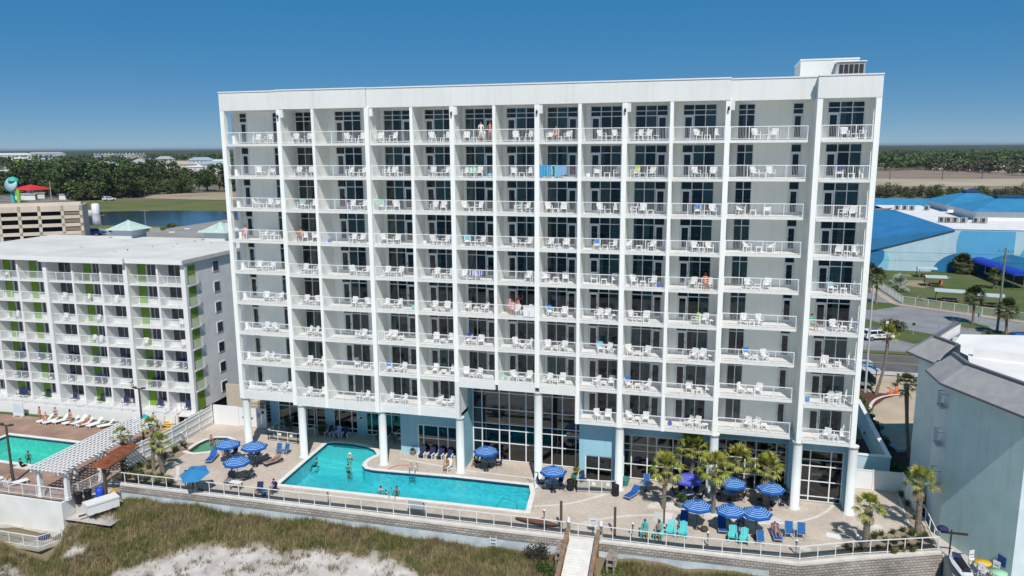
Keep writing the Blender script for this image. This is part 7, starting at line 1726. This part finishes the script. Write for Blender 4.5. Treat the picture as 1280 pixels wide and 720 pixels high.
cblk, cred, cpink, cwht, cnav, cteal, cor, cgrn = [cloth('swim_'+n, c) for n, c in (('black',(0.015,0.015,0.02)),('red',(0.45,0.04,0.04)),('pink',(0.62,0.33,0.36)),('white',(0.72,0.72,0.70)),('navy',(0.02,0.03,0.12)),('teal',(0.05,0.35,0.36)),('orange',(0.65,0.22,0.12)),('green',(0.08,0.38,0.22)))]
fz = lambda k: SLAB[k]+0.225
person('stand','shirt',cwht,(25.6,0.75,fz(8)),0.1,'man in white shirt and shorts standing on a top floor balcony')
person('wave','bikini',cpink,(26.4,0.85,fz(8)),-0.1,'woman in pink swimwear with raised arm on a top balcony',True)
person('sit','trunks',cor,(32.2,0.95,fz(8)+0.43),0.0,'person in orange seated on a top floor balcony chair')
person('sit','shirt',cpink,(28.3,0.9,fz(3)+0.43),0.2,'guest in pale pink seated on a balcony with white sheets')
person('stand','shirt',cpink,(28.0,1.15,fz(3)),0.3,'guest in pale pink standing beside a seated guest on a balcony',False,hairb)
person('wave','bikini',cpink,(28.75,1.25,fz(3)),0.0,'woman with reddish hair standing in an open balcony doorway',True,hairb)
person('sit','shirt',cor,(44.95,0.75,fz(4)+0.43),0.2,'guest in orange top and dark hat sitting on a right side balcony',True,hairm,black)
person('sit','shirt',cgrn,(53.5,0.8,fz(3)+0.43),0.6,'guest in green sitting at the left end of a far right balcony')
person('sit','trunks',cred,(7.6,0.7,fz(5)+0.43),0.1,'guest in reddish swimwear seated on a left side balcony',True)
person('sit','shirt',cpink,(1.2,1.3,fz(5)+0.43),0.2,'guest wrapped in pink and blue towel at the far left balcony')
# pool and deck
person('sit','trunks',cnav,(8.5,-0.4,-0.72),-1.2,'dark haired swimmer standing at the left edge of the pool',True)
person('sit','trunks',cblk,(12.3,-0.9,-0.78),0.6,'swimmer alone in the open water near the steps')
person('sit','bikini',cwht,(11.4,1.2,-0.6),0.3,'swimmer with pale cap on the shallow pool steps',False,hairb,cwht)
person('sit','shirt',cpink,(17.5,-4.9,-0.68),0.5,'swimmer in pale shirt left of the pair by the pool ladder')
person('sit','trunks',cnav,(18.1,-5.3,-0.65),-0.4,'child sized swimmer beside the pale shirted swimmer',False,None,None,0.85)
person('sit','bikini',cblk,(18.9,-4.6,-0.66),0.2,'dark haired swimmer nearest the pool ladder rails',True)
person('sit','bikini',cblk,(21.9,0.35,0.43),-0.2,'person in black swimwear on a white chair at the poolside',True)
AWc = adirondack(plastic, plastic, 'white_pool_chair'); place(AWc,(21.9,0.4,0),-0.2,'white armchair under the poolside sitter in black')
person('sit','trunks',cblk,(24.35,2.05,0.43),-1.3,'guest in dark swimwear seated at the lobby umbrella table',True)
person('recline','trunks',cred,(5.0,-2.1,0.30),-0.5,'sunbather in red on the grey lounger left of the pool',True)
person('recline','bikini',cwht,(4.5,-6.1,0.30),-0.45,'pale sunbather on the front lounger right of the umbrella',False,hairb)
person('recline','trunks',cnav,(3.3,-6.7,0.30),0.35,'sunbather half under the left front umbrella',True)
person('sit','shirt',cnav,(8.6,-8.05,0.43),-0.5,'person in dark shirt at the small front railing table')
person('stand','shirt',cnav,(0.4,-9.0,0),0.5,'person in dark navy clothes under the plain blue umbrella'); person('stand','shirt',cblk,(1.0,-8.9,0),-0.6,'person in black beside another under the plain blue umbrella',True)
person('sit','shirt',cblk,(-0.9,-1.4,0.43),0.4,'person in black seated behind the leftmost striped umbrella')
person('sit','trunks',cnav,(-4.6,1.4,-0.06),0.6,'bather with dark hair at the back of the small pool',True,None,None,0.8); person('sit','bikini',cor,(-3.6,0.9,-0.1),-0.4,'bather in orange in the middle of the small pool',True,None,None,0.75)
person('sit','shirt',cblk,(-5.7,-1.3,-0.02),1.2,'person in black sitting on the edge of the small pool')
person('sit','shirt',cteal,(41.2,-7.6,0.43),0.1,'guest in dark teal seated furthest left at the right railing',True); person('sit','trunks',cnav,(42.25,-7.6,0.43),-0.1,'bare chested man seated with a white towel at the railing',True)
person('recline','bikini',cblk,(48.5,-4.9,0.30),0.0,'woman in black bikini and white cap on a blue lounger',False,hairb,cwht); person('recline','bikini',cred,(51.15,-5.2,0.30),0.12,'sunbather in red bikini on the right blue lounger',True)
# motel terrace
person('sit','trunks',cblk,(-20.6,-6,-0.75),0.8,'dark swimmer alone in the motel pool',True); person('sit','shirt',cblk,(-18.1,-9.0,0.05),3.0,'person in black sitting on the motel pool ledge')
for i, (x, y, p_, c, l) in enumerate(((-27.2,1.9,'stand',cor,'guest in orange standing left of the motel loungers'),(-25.2,2.1,'stand',cnav,'guest in navy standing among the motel loungers'),(-23.1,2.0,'stand',cblk,'guest in black crouching group at the motel loungers'),(-22.7,1.6,'stand',cred,'guest in red beside the guest in black at the motel loungers'),(-21.2,2.0,'recline',cred,'sunbather on red towel among the motel loungers'),(-26.4,1.8,'recline',cblk,'sunbather on the first motel lounger'),(-16.3,-12.5,'recline',cwht,'sunbather on a terrace lounger by the lamp post'),(-13.2,3.3,'stand',cpink,'guest in pink by the motel patio stairs'))):
    person(p_,'trunks' if i % 2 == 0 else 'bikini',c,(x,y,0.30 if p_ == 'recline' else 0.0),rnd.uniform(-0.8,0.8),l,i % 2 == 0)
# ================================================================== DUNE GRASS AND HAZE
def in_sand(x, y):
    edge = [(-2.5,-21),(-0.8,-19.0),(0.4,-16.9),(2.9,-14.6),(6.5,-12.9),(9.9,-12.3),(16.7,-11.6),(20.5,-11.4),(23.1,-11.6),(26.0,-12.3),(28.2,-13.3),(30.0,-15.5)]
    if x < edge[0][0] or x > edge[-1][0]: e = -19 if x < 0 else -16.5
    else:
        for a, b_ in zip(edge[:-1], edge[1:]):
            if a[0] <= x <= b_[0]: e = a[1]+(b_[1]-a[1])*(x-a[0])/(b_[0]-a[0]); break
    d = e-1.2-y
    d2 = 0.9-math.hypot((x+5.0)/1.2,(y+16.6)/0.9); d3 = 0.8-math.hypot((x+8.8)/1.6,(y+19.6)/1.0)
    return max(d, d2, d3)
ca = DUNE.data.color_attributes.new('thatch','FLOAT_COLOR','POINT')            # where plant litter covers the sand
for i, v in enumerate(DUNE.data.vertices):
    x, y = v.co.x, v.co.y; f = 0.0
    if y > -24 and -40 < x < 75: f = max(0.0, min(1.0, 0.5-(in_sand(x,y)+0.35*math.sin(x*2.1+y)*math.cos(y*1.7-x))*1.1))
    ca.data[i].color = (f,f,f,1)
t = sandm.node_tree; pb = t.nodes['Principled BSDF']; src = pb.inputs['Base Color'].links[0].from_socket
va = t.nodes.new('ShaderNodeVertexColor'); va.layer_name = 'thatch'; mx = t.nodes.new('ShaderNodeMix'); mx.data_type = 'RGBA'
t.links.new(va.outputs['Color'], mx.inputs['Factor']); t.links.new(src, mx.inputs['A']); mx.inputs['B'].default_value = (0.20,0.16,0.095,1); t.links.new(mx.outputs['Result'], pb.inputs['Base Color'])
rng = np.random.default_rng(4)
def pn(x, y): return math.sin(x*0.9+1.3*math.sin(y*0.7))*math.cos(y*1.1+0.8*math.sin(x*0.6))
V = []; F = []; MI = []
def blade(x, y, h, lean, az, w_, mi):
    z = dune_h(x,y)-0.03; b = len(V); dx, dy = math.cos(az), math.sin(az); px, py = -dy*w_, dx*w_
    V.extend([(x-px,y-py,z),(x+px,y+py,z),(x+dx*lean*0.4+px*0.7,y+dy*lean*0.4+py*0.7,z+h*0.62),(x+dx*lean*0.4-px*0.7,y+dy*lean*0.4-py*0.7,z+h*0.62),(x+dx*lean,y+dy*lean,z+h)])
    F.append((b,b+1,b+2,b+3)); F.append((b+3,b+2,b+4)); MI.extend((mi,mi))
N = 0
while N < 40000:
    x = float(rng.uniform(-24,64)); y = float(-9.9-13*rng.random()**1.25)
    if y > -9.85 or (x < -7.3 and y > -17.2) or (x < -3.4 and y > -14.2 and x < -5.5): continue
    if 35.3 < x < 38.6: continue
    s = in_sand(x,y)+0.55*pn(x*1.7,y*1.9)
    dens = 1.0 if s < -0.2 else (0.45 if s < 0.35 else 0.05)
    if pn(x*1.6+4,y*2.2)+0.6*pn(x*4.1,y*4.7) > 0.55 and s > 0.2: dens = 0.6
    if rng.random() > dens: continue
    g = pn(x*0.8+7,y*0.9-2)+0.5*pn(x*2.3,y*2.6); mi = 0 if g > 0.2 else (1 if g > -0.45 else 2)
    if rng.random() < 0.35: mi = int(rng.integers(0,3))
    if s > 0.25 and rng.random() < 0.7: mi = 2
    hh = float(rng.uniform(0.32,0.78))*(0.6 if s > 0.2 else 1.0)
    for k in range(5):
        az = float(rng.uniform(0,6.283)); blade(x+float(rng.normal(0,0.05)),y+float(rng.normal(0,0.05)),hh*float(rng.uniform(0.6,1.1)),float(rng.uniform(0.08,0.42)),az,0.011,mi)
    N += 1
me = bpy.data.meshes.new('dune_grass'); me.from_pydata(V,[],F)
for mm in (mat('dune_blade_green',(0.125,0.14,0.04),0.8,island=0.4), mat('dune_blade_straw',(0.29,0.235,0.115),0.85,island=0.4), mat('dune_blade_brown',(0.185,0.14,0.08),0.9,island=0.4)): me.materials.append(mm)
me.polygons.foreach_set('material_index', MI); o = link('dune_grass', me); o['kind'] = 'stuff'
t = thing('wall_ladder', 'small white ladder hanging on the seawall left of the boardwalk', 'ladder', (29.4,-9.62,-2.1)); m = MB()
for s in (-0.25,0.25): m.box(s-0.04,s+0.04,-0.06,0.0,0,1.5)
for k in range(5): m.box(-0.25,0.25,-0.05,-0.01,0.15+0.3*k,0.2+0.3*k)
m.build('rails', whitep, t)
# ------------------------------------------------------------------ air
hz = bpy.data.materials.new('haze'); hz.use_nodes = True; ht = hz.node_tree; ht.nodes.clear()
ho = ht.nodes.new('ShaderNodeOutputMaterial'); hv = ht.nodes.new('ShaderNodeVolumePrincipled')
hv.inputs['Color'].default_value = (0.72,0.82,0.95,1); hv.inputs['Density'].default_value = 0.000055; hv.inputs['Anisotropy'].default_value = 0.3
ht.links.new(hv.outputs[0], ho.inputs['Volume'])
b_ = MB().box(-17000,17000,-900,17000,-7.0,39.5).build('haze', hz); b_['kind'] = 'stuff'; hz.cycles.homogeneous_volume = True if hasattr(hz,'cycles') else None
